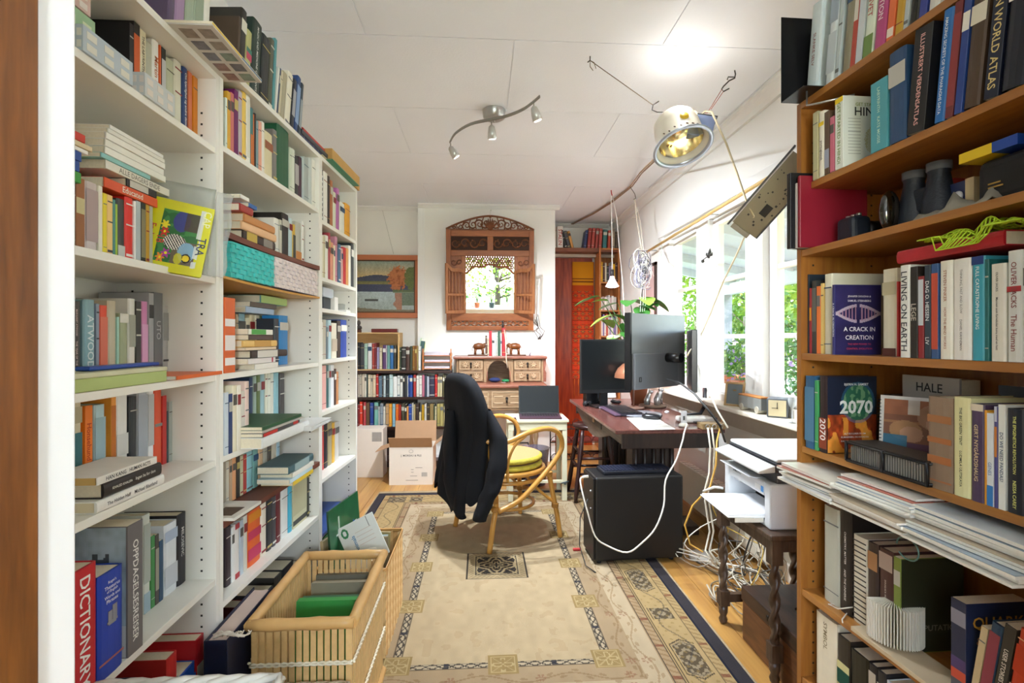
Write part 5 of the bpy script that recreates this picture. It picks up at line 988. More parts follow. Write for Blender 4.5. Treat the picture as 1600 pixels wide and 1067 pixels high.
for k in range(7): q=Matrix.Rotation(.25*k-.5,3,ax)@side; m.sphere(q*.117+ax*(.022+.006*math.sin(k*3)),.006,5,4,(1.6,.4,.6),M=M)
m.build('rust_patch',None,t,fix=False)
m=MB().m(mat('8a9ac4',.3,metal=.6)); bp=V((.12,.05,.07)); Mb=Matrix.Translation(bp)@Matrix.Rotation(-.3,4,'Z')@Matrix.Rotation(.25,4,'Y'); m.box((-.05,-.05,-.055),(.07,.05,.05),Mb); m.m(mat('3a3a40',.4)); m.box((-.07,-.05,.051),(.075,.055,.056),Mb); m.build('ballast_box',None,t,bevel=.004); MB().sphere((.055,-.01,.115),.03,10,6,(1,1,.5)).build('vent_glow',mat('ffe9a8',.4,var=0,emit=('ffe27a',3)),t)  # blue light falling on the ballast box is put into its metal colour
STR=mat('7a6a58',.7); HK=mat('4a4644',.4,metal=.7)
hookA=onZ(922,88,ZC-.0); la=lc+V((-.13,.02,.17)); 
m=MB().m(HK); m.tube([hookA,hookA+V((0,0,-.02)),hookA+V((-.012,0,-.03))],.003,6); m.m(STR); m.tube([hookA+V((0,0,-.02)),la],.0022,5); m.tube([hookA+V((0,0,-.02)),hookA+V((.0,0,-.05)),hookA+V((.015,0,-.07))],.002,5); m.tube([hookA+V((0,0,-.02)),hookA+V((.02,0,-.03)),hookA+V((.03,0,-.06))],.0018,5)
m.m(HK); m.tube([la+V((.03,0,.02)),la,la+V((-.005,0,-.025)),la+V((.02,0,-.035)),lc+V((.02,.02,.135)),lc+V((.1,.04,.14))],.003,6)
tag(m.build('suspension_string',None,fix=False),'brown string from a ceiling hook to the left side of the floodlamp','string')
hB=onZ(1148,110,ZC); e=lc+V((.155,.05,.15))
m=MB().m(HK); q=[hB,hB+V((.004,0,-.02)),hB+V((0,0,-.04)),hB+V((-.03,0,-.055)),hB+V((-.06,0,-.085)),hB+V((-.07,0,-.10)),hB+V((-.06,0,-.112)),hB+V((-.03,0,-.095))]; m.tube(q,.0035,6); m.tube([hB+V((0,0,-.035)),hB+V((-.035,0,-.035)),hB+V((-.04,0,-.05))],.003,6)
m.m(mat('b0483a',.5)); m.tube([hB+V((-.068,0,-.1)),e+V((.01,0,.0)),e],.0016,5); m.tube([hB+V((-.06,0,-.11)),e+V((.03,0,.02))],.0016,5); tag(m.build('wire_hook',None,fix=False),'bent wire hook with red twine holding the right side of the floodlamp','hook')
# lamp cord down to the metal housing and the desk
CR=mat('cfc2a4',.5)
hp=atk(1178,338,2.42); pts=[lc+V((.12,.05,.13)),e+V((.0,0,.01)),atk(1112,175,2.5),atk(1135,225,2.47),atk(1152,272,2.45),atk(1168,320,2.43),hp]
m=MB().m(CR); m.tube(pts,.005,7); m.tube([hp,atk(1170,355,2.5),atk(1150,400,2.6),atk(1130,440,2.75),atk(1110,490,2.95),atk(1090,535,3.0),atk(1078,548,2.98),atk(1074,556,2.97)],.0045,7); tag(m.build('lamp_cord',None,fix=False),'pale cord running from the floodlamp past the windows to the monitor','cord')
# metal housing hung from curtain rod
t=thing('metal_housing','open perforated metal lamp housing hanging from the curtain rod by the bookcase','lamp housing',atk(1212,303,2.36)); 
Mh=Matrix.Rotation(math.radians(-48),4,V(ray(1212,303)).normalized())@ (V(ray(1212,303)).normalized()).to_track_quat('Y','Z').to_matrix().to_4x4()@Matrix.Scale(1.2,4)
m=MB().m(mat('8a8474',.35,metal=.7)); m.box((-.17,0,-.055),(.15,.004,.055),Mh); m.m(mat('2a2a2c',.6))
rs=random.Random(6)
for k in range(26): x,z=rs.uniform(-.14,.13),rs.uniform(-.045,.045); s_=rs.uniform(.0015,.004); m.box((x-s_,-.0008,z-s_),(x+s_,-.0002,z+s_),Mh)
m.box((-.09,-.0009,-.03),(-.045,-.0002,.0),Mh); m.build('perforated_plate',None,t)
m=MB().m(mat('e6e6e8',.4)); m.box((-.17,0,.056),(.15,.07,.06),Mh); m.m(mat('5a5e66',.4,metal=.5)); m.box((-.19,.0,.061),(.17,.09,.068),Mh); m.box((-.17,.005,-.062),(.15,.07,-.056),Mh); m.box((-.175,.071,-.06),(.155,.076,.06),Mh); m.build('housing_side',None,t)
m=MB().m(mat('d9d4c4',.6)); m.box((.03,-.0025,-.05),(.12,-.0012,-.022),Mh); m.build('rating_plate',None,t)
m=MB().m(MET2); m.box((-.19,-.01,-.03),(-.171,.05,.05),Mh); m.build('cable_clamp',None,t)
# curtain rod, hooks, strings ----------------------------------------
rodx=XR-.07; r0=onX(1010,394,rodx); r1=onX(1243,252,rodx); r2=r1+(r1-r0)*.28
t=thing('curtain_rod','pale wooden curtain rod along the top of the windows','curtain rod',r0); MB().tube([r0,r2],.011,10).build('pole',wood('e0c284','c9a05a','Y',6,.5),t,world=True)
for q in (.03,.45,.78): p=r0.lerp(r2,q); MB().tube([p,V((XR-.001,p.y,p.z))],.005,6).build('bracket',MET,t,world=True)
THR=mat('d4e4dc',.5)
m=MB().m(THR); a=onX(1108,334,rodx); m.tube([a,a+V((.0,0,-.09)),a+V((0,.01,-.13))],.0018,5); m.m(mat('7a6a58',.5,metal=.4)); c0=a+V((0,0,-.28)); m.m(THR); m.tube([a,c0],.0012,5); m.m(mat('4a4a48',.4,metal=.6)); m.sphere(c0,.016,8,6,(1,.6,1)); 
for k in range(4): d=V((0,math.cos(k*1.57+.3),math.sin(k*1.57+.3)*.5)); m.tube([c0,c0+d*.035,c0+d*.05+V((0,0,.015))],[.005,.011,.002],6)
m.tube([c0+V((0,-.03,0)),c0+V((0,.09,-.02))],.004,6); m.sphere(c0+V((0,.1,-.03)),.013,8,6); tag(m.build('hanging_ornament',None,fix=False),'small dark metal ornament hanging on a thread before the middle window','ornament')
m=MB().m(THR); a=onX(1034,382,rodx); m.tube([a,a+V((0,.01,-.04)),a+V((0,-.01,-.07)),a+V((0,.02,-.05)),a+V((0,.005,-.1)),a+V((0,-.015,-.06))],.002,5); tag(m.build('string',None,fix=False),'tangle of white string hanging from the far part of the curtain rod','string')
# grow bulb on a looped cord
bc=atk(956.5,441,4.75); hk=onZ(954,322,ZC)
hk=V((bc.x-.01,bc.y,ZC))
t=thing('hanging_bulb','wide glowing reflector bulb hanging on a looped white cord above the plant','lamp',bc)
m=MB(); m.lathe([(.006,.06),(.02,.055),(.022,.035),(.035,.01),(.058,-.03),(.062,-.038)],n=24,cap=False); m.build('bulb_body',mat('f4eef0',.3,var=0,emit=('ffd8dc',1.2)),t,fix=False)
m=MB(); m.lathe([(.001,-.052),(.03,-.049),(.052,-.043),(.061,-.038)],n=24,cap=False); m.build('bulb_lens',mat('fff0f0',.3,var=0,emit=('ffe4e4',9)),t,fix=False)
m=MB(); m.lathe([(.001,.12),(.018,.118),(.02,.06),(.001,.055)],n=16); m.build('socket',mat('2a2426',.5),t)
m=MB().m(mat('e4ded6',.5)); m.tube([V((0,0,.12)),V((0,0,.2)),V((-.002,0,.45)),hk-bc+V((0,0,-.06)),hk-bc+V((.015,0,-.05)),V((.045,0,.6)),V((.07,.0,.3)),V((.1,.0,.0)),V((.13,.05,-.3)),V((.15,.1,-.75))],.004,7); m.m(mat('a8282a',.4)); m.tube([hk-bc,hk-bc+V((.004,0,-.03)),hk-bc+V((.01,0,-.05))],.005,6); m.build('cord',None,t,fix=False)
BULB=bc+V((0,0,-.09))
# ceiling cord
m=MB().m(mat('9a7a60',.6)); pp=[lc+V((-.02,.1,.0)),onZ(1000,270,ZC-.05),onZ(985,291,ZC-.012),onZ(955,315,ZC-.012),onZ(925,334,ZC-.012),onZ(893,350,ZC-.012)]; m.tube(pp,.006,7); m.tube([p+V((.016,0,-.002)) for p in pp],.005,7); tag(m.build('lamp_cord',None,fix=False),'brown twin cord running along the ceiling from the floodlamp to the recess','cord')
m=MB().m(HK); h=onZ(985,289,ZC); m.tube([h,h+V((0,0,-.02)),h+V((.02,0,-.05)),h+V((.04,0,-.08)),h+V((.05,0,-.12)),h+V((.03,0,-.13))],.003,6); m.m(mat('e2d6c2',.6)); a=h+V((.04,0,-.13)); b=atk(1005,405,4.1)
m.tube([a,a+V((.02,.0,-.2)),b],.004,6); m.tube([a,a+V((.05,.0,-.2)),b+V((.01,0,0))],.003,6); m.tube([a+V((-.02,0,-.17)),a+V((.04,0,-.15)),a+V((.03,0,-.18))],.003,6); tag(m.build('hook_and_twine',None,fix=False),'wire hook with doubled twine holding up the ball of white cables','hook')
m=MB(); rs=random.Random(5)
cc=atk(1003,415,4.05)
for k in range(46):
    s_=rs.choice([0,1,2]); m.m(mat(['d9d4dc','8a88a0','4a4658','e8e4e0'][rs.randrange(4)],.4))
    a=rs.uniform(0,6.28); ux=V((math.cos(a),.5*math.sin(a),rs.uniform(-.4,.4))).normalized(); uy=V((0,rs.uniform(-.3,.3),1)); r=rs.uniform(.04,.1); o=V((rs.uniform(-.03,.03),rs.uniform(-.03,.03),rs.uniform(-.10,.05)))
    m.tube([cc+o+ux*r*.8*math.cos(w_)+uy*r*1.0*math.sin(w_) for w_ in np.linspace(rs.uniform(0,2),rs.uniform(4,7.5),12)],.0026,5)
for k in range(3): m.tube([cc+V((.01*k,0,-.1)),cc+V((.02*k-.01,0,-.3)),cc+V((.01*k-.02,.0,-.5))],.0026,5)
tag(m.build('cable_ball',None,fix=False),'big tangled ball of white and grey cables hanging by the window corner','cables')
m=MB(); p=onX(1014,545,XR-.015); m.m(mat('3a2a26',.5)); m.box((XR-.02,4.6,1.45),(XR-.001,5.0,1.5)); m.box((XR-.02,4.6,1.5),(XR-.001,4.63,2.0)); m.box((XR-.02,4.97,1.5),(XR-.001,5.0,2.0)); m.box((XR-.02,4.6,1.97),(XR-.001,5.0,2.0)); m.m(mat('c9a8a4',.5)); m.box((XR-.012,4.63,1.5),(XR-.003,4.97,1.97)); tag(m.build('framed_picture',None),'dark framed picture on the right wall behind the cable ball','picture')
# ------------------------------------------------------------------ rug
rx0,rx1,ry0,ry1=-.85,1.02,1.42,4.28; RW,RH=rx1-rx0,ry1-ry0; rcx,rcy=RW/2,RH/2
def rugf(U,V_):
    X=(U-.5)*RW; Y=(V_-.5)*RH; ax_,ay=np.abs(X),np.abs(Y)
    n=vnoise(U,V_,18,1)*.5+vnoise(U*2.1,V_*3,30,2)*.5; n3=vnoise(U*5,V_*7,9,3)
    field=c3('d9c49c'); tan=c3('bda582'); cream=c3('d8c6a4'); navy=c3('2b2b30'); brown=c3('9a7a54'); gold=c3('c4a468')
    im=np.ones(U.shape+(3,))*field; im*= (.9+.16*n)[...,None]; put(im,(n3>.72)&(n>.5),c3('b89a70'),.25)
    # distance into the border from the inner rectangle
    ix,iy=.405,.86; d=np.maximum(ax_-ix,ay-iy)
    b=lambda lo,hi:(d>=lo)&(d<hi)
    put(im,b(.03,.13),tan,.8); put(im,b(.13,.22),cream,.85); put(im,b(.22,.27),c3('c0a680'),.9); put(im,b(.27,.46),c3('cfb684'),.9)
    put(im,b(.27,.46),c3('c9ae78'),.5)
    # along-border coordinate
    hor=(ay-iy)>(ax_-ix); s=np.where(hor,X,Y)
    for lo in (.223,.262,.272,.455,.462): put(im,b(lo,lo+.006),navy,.75)
    # guard stripes with small scrolls
    for lo,hi in ((.228,.262),(.415,.452)):
        ph=np.sin(s*2*PI/.034+ (d-lo)*120); put(im,b(lo,hi)&(ph>.35),brown,.55); put(im,b(lo,hi)&(np.mod(s,.2)<.018),c3('8a4a3a'),.7)
    put(im,b(.455,.52),c3('232a40'),.92)
    put(im,b(.41,.416),navy,.6)
    # vines with leaves
    for c0,a0,col_ in ((.10,.022,brown),(.165,.022,c3('a88a60'))):
        w_=c0+a0*np.sin(s*2*PI/.34); put(im,(np.abs(d-w_)<.004),col_,.55)
        lx=np.mod(s,.05)-.025; side=np.where(np.mod(s,.1)<.05,1,-1); ld=d-w_-side*.016
        put(im,((lx/.014)**2+(ld/.0075)**2<1),col_,.5)
        fx=np.mod(s+.03,.34)-.17; put(im,(fx**2+(d-c0)**2<.020**2)&(np.cos(np.arctan2(d-c0,fx)*6)>-.2),c3('a5745a'),.6)
    # guilloche band of the inner rectangle
    g=b(-.002,.03); put(im,g,c3('d8c8a8'),.9); put(im,b(-.004,.0)|b(.03,.034),navy,.7)
    q=(d-.014); ch=np.abs(np.abs(np.sin(s*PI/.05))*.011-np.abs(q))<.0035; put(im,g&ch,navy,.85); put(im,g&(np.abs(q)>.0115),navy,.35)
    put(im,g&(np.mod(s+.21,.42)>.40),c3('3c3e48'),.9)
    # beige corner / side squares
    def square(cx_,cy_,h_):
        dx,dy=X-cx_,Y-cy_; m_=np.maximum(np.abs(dx),np.abs(dy)); put(im,m_<h_,c3('b39a68'),1); put(im,(m_<h_*.86)&(m_>h_*.78),c3('d8c28c'),.8)
        r=np.hypot(dx,dy)/h_; th=np.arctan2(dy,dx); put(im,(m_<h_*.74)&(np.abs(r-.45-.25*np.cos(th*4))<.09),c3('dcc894'),.8); put(im,(m_<h_*.74)&(np.abs(np.abs(dx)-np.abs(dy))<h_*.05),c3('dcc894'),.6)
    for sx in (-1,1):
        for sy in (-1.72,-.86,-.42,0,.42,.86): 
            if abs(sy)<=.86: square(sx*(ix+.014),sy,.058)
    for sy in (-1,1): square(0,sy*(iy+.014),.058)
    # main border medallions
    def med(cx_,cy_,hx_,hy_,hexa):
        dx,dy=np.abs(X-cx_),np.abs(Y-cy_)
        m_=np.maximum(dx/hx_,dy/hy_) if not hexa else np.maximum(dx/hx_,(dy+dx*.6)/hy_)
        put(im,m_<1.12,c3('cfb684'),.9); put(im,(m_<1.12)&(m_>1.05),navy,.8); put(im,m_<1,navy,.78)
        f=np.sin(dx*2*PI/.035)*np.sin(dy*2*PI/.042)+.55*np.sin((dx+dy)*2*PI/.05); put(im,(m_<.93)&(f>.25),c3('b9aa8c'),.85); put(im,(m_<1)&(m_>.94),c3('b9aa8c'),.6)
    bc_=ix+.345
    for sx in (-1,1):
        for y_ in (-1.15,-.27-.0,.6,1.15): pass
        for k in range(-3,4):
            yy=-.55+k*.33*1.0
            if abs(yy)<iy+.2: med(sx*bc_,yy,.048,.048,False) if k%2==0 else med(sx*bc_,yy,.048,.115,True)
    bcy=iy+.345
    for sy in (-1,1):
        for k in range(-2,3): med(k*.3,sy*bcy,.05,.05,False) if k%2==0 else med(k*.3,sy*bcy,.11,.048,True)
        for sx in (-1,1): med(sx*bc_,sy*bcy,.06,.06,False)
    put(im,b(.29,.40)&(np.abs(np.sin(s*2*PI/.33+1)*.035+ (d-.345))<.004),c3('4a4a4a'),.6)
    put(im,b(.29,.40)&(np.cos(s*2*PI/.06)*np.cos((d-.29)*2*PI/.05)>.72),c3('a8905a'),.6)
    # centre medallion
    dx,dy=np.abs(X-.0),np.abs(Y-.0); m_=np.maximum(dx,dy)
    put(im,m_<.165,c3('c9b48a'),.9); put(im,(m_<.165)&(m_>.159),navy,.9); put(im,(m_<.118)&(m_>.0),navy,.95); put(im,(m_<.122)&(m_>.116),c3('cfbd94'),.9)
    r=np.hypot(dx,dy); th=np.arctan2(dy,dx); k=np.cos(th*4)
    for r0,a_,w_ in ((.025,.01,.006),(.055,.018,.007),(.088,.02,.008),(.12,-.02,.007)): put(im,(m_<.112)&(np.abs(r-r0-a_*k)<w_),c3('cdb98e'),.95)
    put(im,(m_<.112)&(np.abs(np.sin(th*4))<.14)&(r>.03),c3('cdb98e'),.9); put(im,(m_<.112)&(np.sin(dx*180)*np.sin(dy*180)>.75),c3('a3865a'),.7)
    put(im,(m_<.155)&(m_>.128)&(np.sin((dx-dy)*260)>.3),c3('7a6a50'),.5)
    im*= (.92+.12*vnoise(U*9,V_*7,7,11))[...,None]
    return im*.52*np.array([1.02,.98,.98])
t=thing('rug','large worn beige patterned rug with dark medallion borders covering the plank floor','rug',(rx0,ry0,.0006))
MB().box((0,0,0),(RW,RH,.007)).build('backing',mat('8a7a5e',.9),t)
picture('pile',rugf,RW,RH,380,580,Matrix.Translation((0,0,.0078))@Matrix.Rotation(-PI/2,4,'X')@Matrix.Identity(4),t,rough=.95,bump=.4,spec=.1)
pile=t.children[-1]
# ------------------------------------------------------------------ rattan chair
def P0(px,py,z=.008): return onZ(px,py,z)
nr,fr_,nl,fl_=P0(765,866),P0(876,838),P0(711,822),P0(812,803)   # back-near, front-near, back-far, front-far
cen=(nr+fr_+nl+fl_)/4; fw=((fr_+fl_)-(nr+nl)); ang=math.atan2(fw.y,fw.x)
t=thing('rattan_chair','curved cane armchair on the rug, round seat, black coat over its back','chair',(cen.x,cen.y,.0105),ang)
hx_=fw.length/4; sd=((nr+fr_)-(nl+fl_)).length/4
RT=mat('c08a3e',.32,var=.22,scale=9,coat=.3); RB=mat('a8742e',.45,var=.3,scale=60)
print('chair',hx_,sd,cen)
RS=.245; SZ=.43
def ring(z,r,tr,nm,mt=RT,sy=1): 
    m=MB(); m.tube([V((r*math.cos(a),r*sy*math.sin(a),z)) for a in np.linspace(0,2*PI,33)[:-1]],tr,8,closed=True); return m.build(nm,mt,t,fix=False)
def curve(pts,r,nm,mt=RT,n=5):
    out=[]; pts=[V(p) for p in pts]
    for i in range(len(pts)-1):
        p0,p1,p2,p3=pts[max(i-1,0)],pts[i],pts[i+1],pts[min(i+2,len(pts)-1)]
        for k in range(n): q=k/n; out.append(.5*((2*p1)+(p2-p0)*q+(2*p0-5*p1+4*p2-p3)*q*q+(3*p1-p0-3*p2+p3)*q**3))
    out.append(pts[-1]); m=MB().m(mt); m.tube(out,r,8)
    return m,out
def wrap(m,p,d,r): 
    m.m(RB); d=V(d).normalized()
    for k in range(4): m.tube([p+d*(.007*k-.012)+Matrix.Rotation(a,3,d)@d.orthogonal().normalized()*(r+.0015) for a in np.linspace(0,2*PI,11)[:-1]],.0045,5,closed=True)
ring(SZ,RS,.016,'seat_ring'); ring(SZ-.05,RS*.97,.013,'seat_ring'); ring(.20,RS*.74,.011,'lower_ring')
for sy in (-1,1):
    m,_=curve([(hx_,sy*sd,0),(hx_-.012,sy*(sd-.02),.14),(hx_-.035,sy*(sd-.045),.30),(hx_-.05,sy*(sd-.055),SZ-.02)],.0165,'leg'); wrap(m,V((hx_-.02,sy*(sd-.03),.2)),(0,0,1),.018); wrap(m,V((hx_-.05,sy*(sd-.055),SZ-.03)),(0,0,1),.018); m.build('leg',None,t,fix=False)
    m,_=curve([(-hx_,sy*sd,0),(-hx_+.03,sy*(sd-.01),.16),(-hx_+.055,sy*(sd-.02),.27),(-hx_+.04,sy*(sd-.02),SZ),(-hx_-.0,sy*(sd-.04),.72),(-hx_-.05,sy*(sd-.08),.93)],.017,'leg'); wrap(m,V((-hx_+.05,sy*(sd-.02),.25)),(0,0,1),.019); wrap(m,V((-hx_+.045,sy*(sd-.02),.30)),(0,0,1),.019); wrap(m,V((-hx_+.04,sy*(sd-.02),SZ)),(0,0,1),.018); m.build('leg',None,t,fix=False)
    so=sd+.03
    m,_=curve([(-hx_-.02,sy*(sd-.03),.66),(-hx_+.1,sy*so,.655),(-.02,sy*(so+.02),.70),(.12,sy*(so+.02),.715),(.225,sy*so,.67),(.255,sy*(so-.01),.58),(.20,sy*(so-.01),.50),(.08,sy*(so-.0),.40),(-.06,sy*(so-.01),.29),(-hx_+.06,sy*(sd),.235)],[.016]*46,'armrest'); m.build('armrest',None,t,fix=False)
    m,_=curve([(-.02,sy*(so+.0),.68),(-.10,sy*(so-.005),.62),(-.135,sy*(so-.02),.52),(-.13,sy*(so-.03),.40)],.009,'arm_brace'); m.build('arm_brace',None,t,fix=False)
    m,_=curve([(hx_-.02,sy*(sd-.03),.21),(hx_-.13,sy*(sd-.07),.31),(hx_-.2,sy*(sd-.1),.40)],.010,'leg_brace'); m.build('leg_brace',None,t,fix=False)
m,_=curve([(-hx_-.05,sd-.08,.93),(-hx_-.075,sd-.14,1.0),(-hx_-.085,0,1.03),(-hx_-.075,-sd+.14,1.0),(-hx_-.05,-sd+.08,.93)],.016,'top_rail'); m.build('top_rail',None,t,fix=False)
for y in (-.1,-.05,0,.05,.1): MB().tube([V((-hx_+.02,y,SZ)),V((-hx_-.0,y,.72)),V((-hx_-.07,y,.99))],.006,6).build('back_cane',RT,t,fix=False)
m=MB(); m.lathe([(.001,SZ+.004),(RS-.01,SZ+.004),(RS-.01,SZ-.004),(.001,SZ-.004)],n=32); m.build('woven_seat',RB,t)
CY=mat('b8a83a',.8,var=.5,scale=45); CT_=mat('b08a5a',.9,var=.15,scale=160,bump=.6,bscale=160)
for k,(z,h_) in enumerate(((SZ+.014,.035),(SZ+.059,.034))):
    m=MB().m(CY); m.lathe([(.001,z),(RS*.9,z),(RS*.97,z+h_*.3),(RS*.97,z+h_*.7),(RS*.9,z+h_)],n=36,cap=False); m.m(CT_); m.lathe([(RS*.9,z+h_),(RS*.5,z+h_+.006),(.001,z+h_+.008)],n=36,cap=False); o=m.build('seat_cushion',None); o.location=t.location; o.rotation_euler=t.rotation_euler
    tag(o,['lower round green and yellow trimmed cushion on the cane chair','upper round tan cushion with yellow green rim on the cane chair'][k],'cushion','cushions on the cane chair')
# coat over the back: draped sheet, pleated, closed loop around the chair back
COAT=mat('1a1b1f',.9,var=.3,scale=6,bump=.25,bscale=500,spec=.2)
def coat():
    ct=thing('coat','long black coat draped over the back of the cane chair, sleeve hanging to the rug','coat',(cen.x,cen.y,0),ang)
    rs=random.Random(12); NA=96; m=MB().m(COAT)
    # cross sections: (z, cx, halfdepth x, halfwidth y, shift y)
    sec=[(1.068,-.145,.015,.05,0),(1.064,-.145,.035,.11,0),(1.04,-.14,.055,.165,0),(.98,-.125,.072,.21,0),(.90,-.105,.08,.235,.0),(.80,-.085,.085,.25,.01),(.70,-.075,.09,.255,.02),(.60,-.085,.09,.26,.03),(.48,-.105,.092,.265,.035),(.38,-.12,.098,.27,.04),(.30,-.12,.10,.275,.045)]
    rows=[]
    for i,(z,cx_,hx2,hy2,sy_) in enumerate(sec):
        r=[]; f=min(1,max(0,(1.02-z)/.5))
        for j in range(NA):
            a=2*PI*j/NA; pl=1+.16*f*math.sin(a*9+.6*math.sin(z*3))+.07*f*math.sin(a*17+1.3); c_,s_=math.cos(a),math.sin(a)
            ex=lambda q:math.copysign(abs(q)**.75,q)
            x=-hx_+.06+cx_+hx2*ex(c_)*pl; y=sy_+hy2*ex(s_)*(1+.05*f*math.sin(a*7)); zz=z
            if i==len(sec)-1: zz=z-.03+.045*math.sin(a*3+.5)+.02*math.sin(a*11)
            r.append(V((x,y,zz)))
        rows.append(r)
    o=len(m.v); m.v+=[tuple(p) for r in rows for p in r]
    for i in range(len(rows)-1):
        for j in range(NA): m.f.append((o+i*NA+j,o+i*NA+(j+1)%NA,o+(i+1)*NA+(j+1)%NA,o+(i+1)*NA+j)); m.mi.append(0); m.ls.append(True)
    m.f.append(tuple(o+j for j in range(NA))); m.mi.append(0); m.ls.append(True)
    b=m.build('coat_body',None,ct,fix=False); 
    sd_=b.modifiers.new('s','SUBSURF'); sd_.levels=1; sd_.render_levels=1
    def sleeve(pts,rad,label=None):
        mm=MB().m(COAT); n=len(pts); P=[]; 
        for i in range(n-1):
            for k in range(4): P.append(V(pts[i]).lerp(V(pts[i+1]),k/4))
        P.append(V(pts[-1])); R_=np.interp(np.linspace(0,n-1,len(P)),range(n),rad)
        ring_=14; base=len(mm.v)
        for i,p in enumerate(P):
            for j in range(ring_):
                a=2*PI*j/ring_; w_=1+.10*math.sin(a*3+i*.5)+.06*math.sin(i*1.3+a); mm.v.append((p.x+math.cos(a)*R_[i]*.62*w_,p.y+math.sin(a)*R_[i]*w_,p.z))
        for i in range(len(P)-1):
            for j in range(ring_): mm.f.append((base+i*ring_+j,base+i*ring_+(j+1)%ring_,base+(i+1)*ring_+(j+1)%ring_,base+(i+1)*ring_+j)); mm.mi.append(0); mm.ls.append(True)
        mm.f.append(tuple(base+(len(P)-1)*ring_+j for j in range(ring_))); mm.mi.append(0); mm.ls.append(False)
        return mm.build('sleeve',None,ct,fix=False)
    xb=-hx_-.05
    return ct,sleeve,xb
ct,sleeve,xb=coat()
iv=(Matrix.Translation(ct.location)@Matrix.Rotation(ang,4,'Z')).inverted()
def CP(px,py,k): return iv@atk(px,py,k)
kk=2.95
sleeve([CP(760,640,3.05),CP(779,685,2.98),CP(776,730,2.93),CP(768,765,2.90),CP(757,790,2.9),CP(748,812,2.9)],[.045,.075,.075,.066,.06,.056])
sleeve([CP(705,640,3.2),CP(703,700,3.15),CP(703,745,3.12),CP(707,770,3.1),CP(720,808,3.08)],[.04,.06,.062,.055,.046])
# ------------------------------------------------------------------ cream side table with laptop
CRM=mat('dcd8bc',.5,var=.08,scale=14)
p0=onZ(792,661,.645); p1=onZ(889,661,.645); yt0=3.93; a=onY(792,660,yt0); b_=onY(889,660,yt0)
t=thing('side_table','narrow cream painted table holding the laptop behind the cane chair','table',(a.x,yt0,0)); W=b_.x-a.x; HT=onY(840,656,yt0).z
MB().box((0,0,HT-.022),(W,.36,HT)).build('table_top',CRM,t,bevel=.003)
for a_,b2 in (((.02,.01,HT-.085),(W-.02,.026,HT-.0225)),((.02,.334,HT-.085),(W-.02,.35,HT-.0225)),((.01,.03,HT-.085),(.025,.33,HT-.0225)),((W-.025,.03,HT-.085),(W-.01,.33,HT-.0225))): MB().box(a_,b2).build('apron',CRM,t,bevel=.002)
for x in (.012,W-.05):
    for y in (.012,.31): MB().box((x,y,.010),(x+.038,y+.038,HT-.0226)).build('leg',CRM,t,bevel=.002)
MB().box((.05,.02,.15),(W-.05,.04,.17)).build('stretcher',CRM,t); MB().box((.05,.32,.15),(W-.05,.34,.17)).build('stretcher',CRM,t)
m=MB().m(mat('4f5a5e',.5,metal=.5)); m.tube([V((W-.03,.0,.15)),V((W-.03,.06,.15))],.012,8); m.tube([V((W-.06,.005,.15)),V((W-.0,.005,.165))],.006,6); m.build('clamp',None,t,fix=False)
t=thing('laptop','open thin laptop with a black screen on the cream side table','laptop',(a.x+.10,yt0+.03,HT+.001),math.radians(-3))
MB().box((0,0,0),(.335,.22,.014)).build('keyboard_base',mat('4e3644',.35,metal=.3),t,bevel=.003)
m=MB().m(mat('1c1a1e',.5)); 
for r_ in range(5):
    for c_ in range(14): m.box((.02+c_*.0212,.09+r_*.022,.0141),(.038+c_*.0212,.108+r_*.022,.0155))
m.build('keys',None,t); 
Ms=Matrix.Translation((0,.222,.01))@Matrix.Rotation(math.radians(-14),4,'X'); m=MB().m(mat('16181a',.25)); m.box((0,-.006,0),(.335,0,.235),Ms); m.m(mat('1a1d1f',.35,spec=.25)); m.box((.01,-.0068,.014),(.325,-.0061,.226),Ms); m.build('screen',None,t)
m=MB().m(mat('1c1a1c',.8)); m.box((0,-.003,-.14),(.022,.0,.0)); m.box((0,-.003,.0005),(.022,.12,.003)); o=m.build('strap',None); o.location=(a.x+.055,yt0-.002,HT+.001); tag(o,'black webbing strap hanging over the front of the cream table','strap')
m=MB().m(mat('e2b4c0',.8)); m.sphere((0,0,.014),.028,8,6,(1.6,.9,.5)); m.sphere((.02,.01,.022),.016,7,5); o=m.build('tissue',None,fix=False); o.location=(a.x+.035,yt0+.06,HT+.001); tag(o,'crumpled pinkish tissue at the left end of the cream table','tissue')
# bin, bag
def bin_mat():
    return mat('8a86a0',.2,var=0,trans=.75,spec=.5)
m=MB(); m.lathe([(.09,.0),(.095,.003),(.13,.32),(.133,.325),(.127,.325),(.092,.008),(.001,.006)],n=28,cap=False); c0=onZ(856,716,0)
o=m.build('waste_bin',mat('75728a',.25,var=.02,alpha=.55),fix=False); o.location=(.47,4.44,.0005); tag(o,'translucent grey plastic waste bin under the cream side table','bin')
t=thing('bag','black handbag with a white motif standing under the writing desk','bag',(onY(830,700,4.62).x-.09,4.62,.0008)); MB().box((-.13,-.05,0),(.13,.05,.24)).build('bag_body',mat('17161e',.6),t,bevel=.03,seg=3); m=MB().m(mat('b8c4cc',.5)); m.tube([V((.0+.03*math.cos(a),-.052,.14+.035*math.sin(a))) for a in np.linspace(0,6.28,11)[:-1]],.004,5,closed=True); m.tube([V((0,-.052,.1)),V((0,-.052,.19))],.004,5); m.build('motif',None,t,fix=False); MB().tube([V((-.08,0,.24)),V((-.06,0,.33)),V((.06,0,.33)),V((.08,0,.24))],.008,6).build('handle',mat('17161e',.6),t)
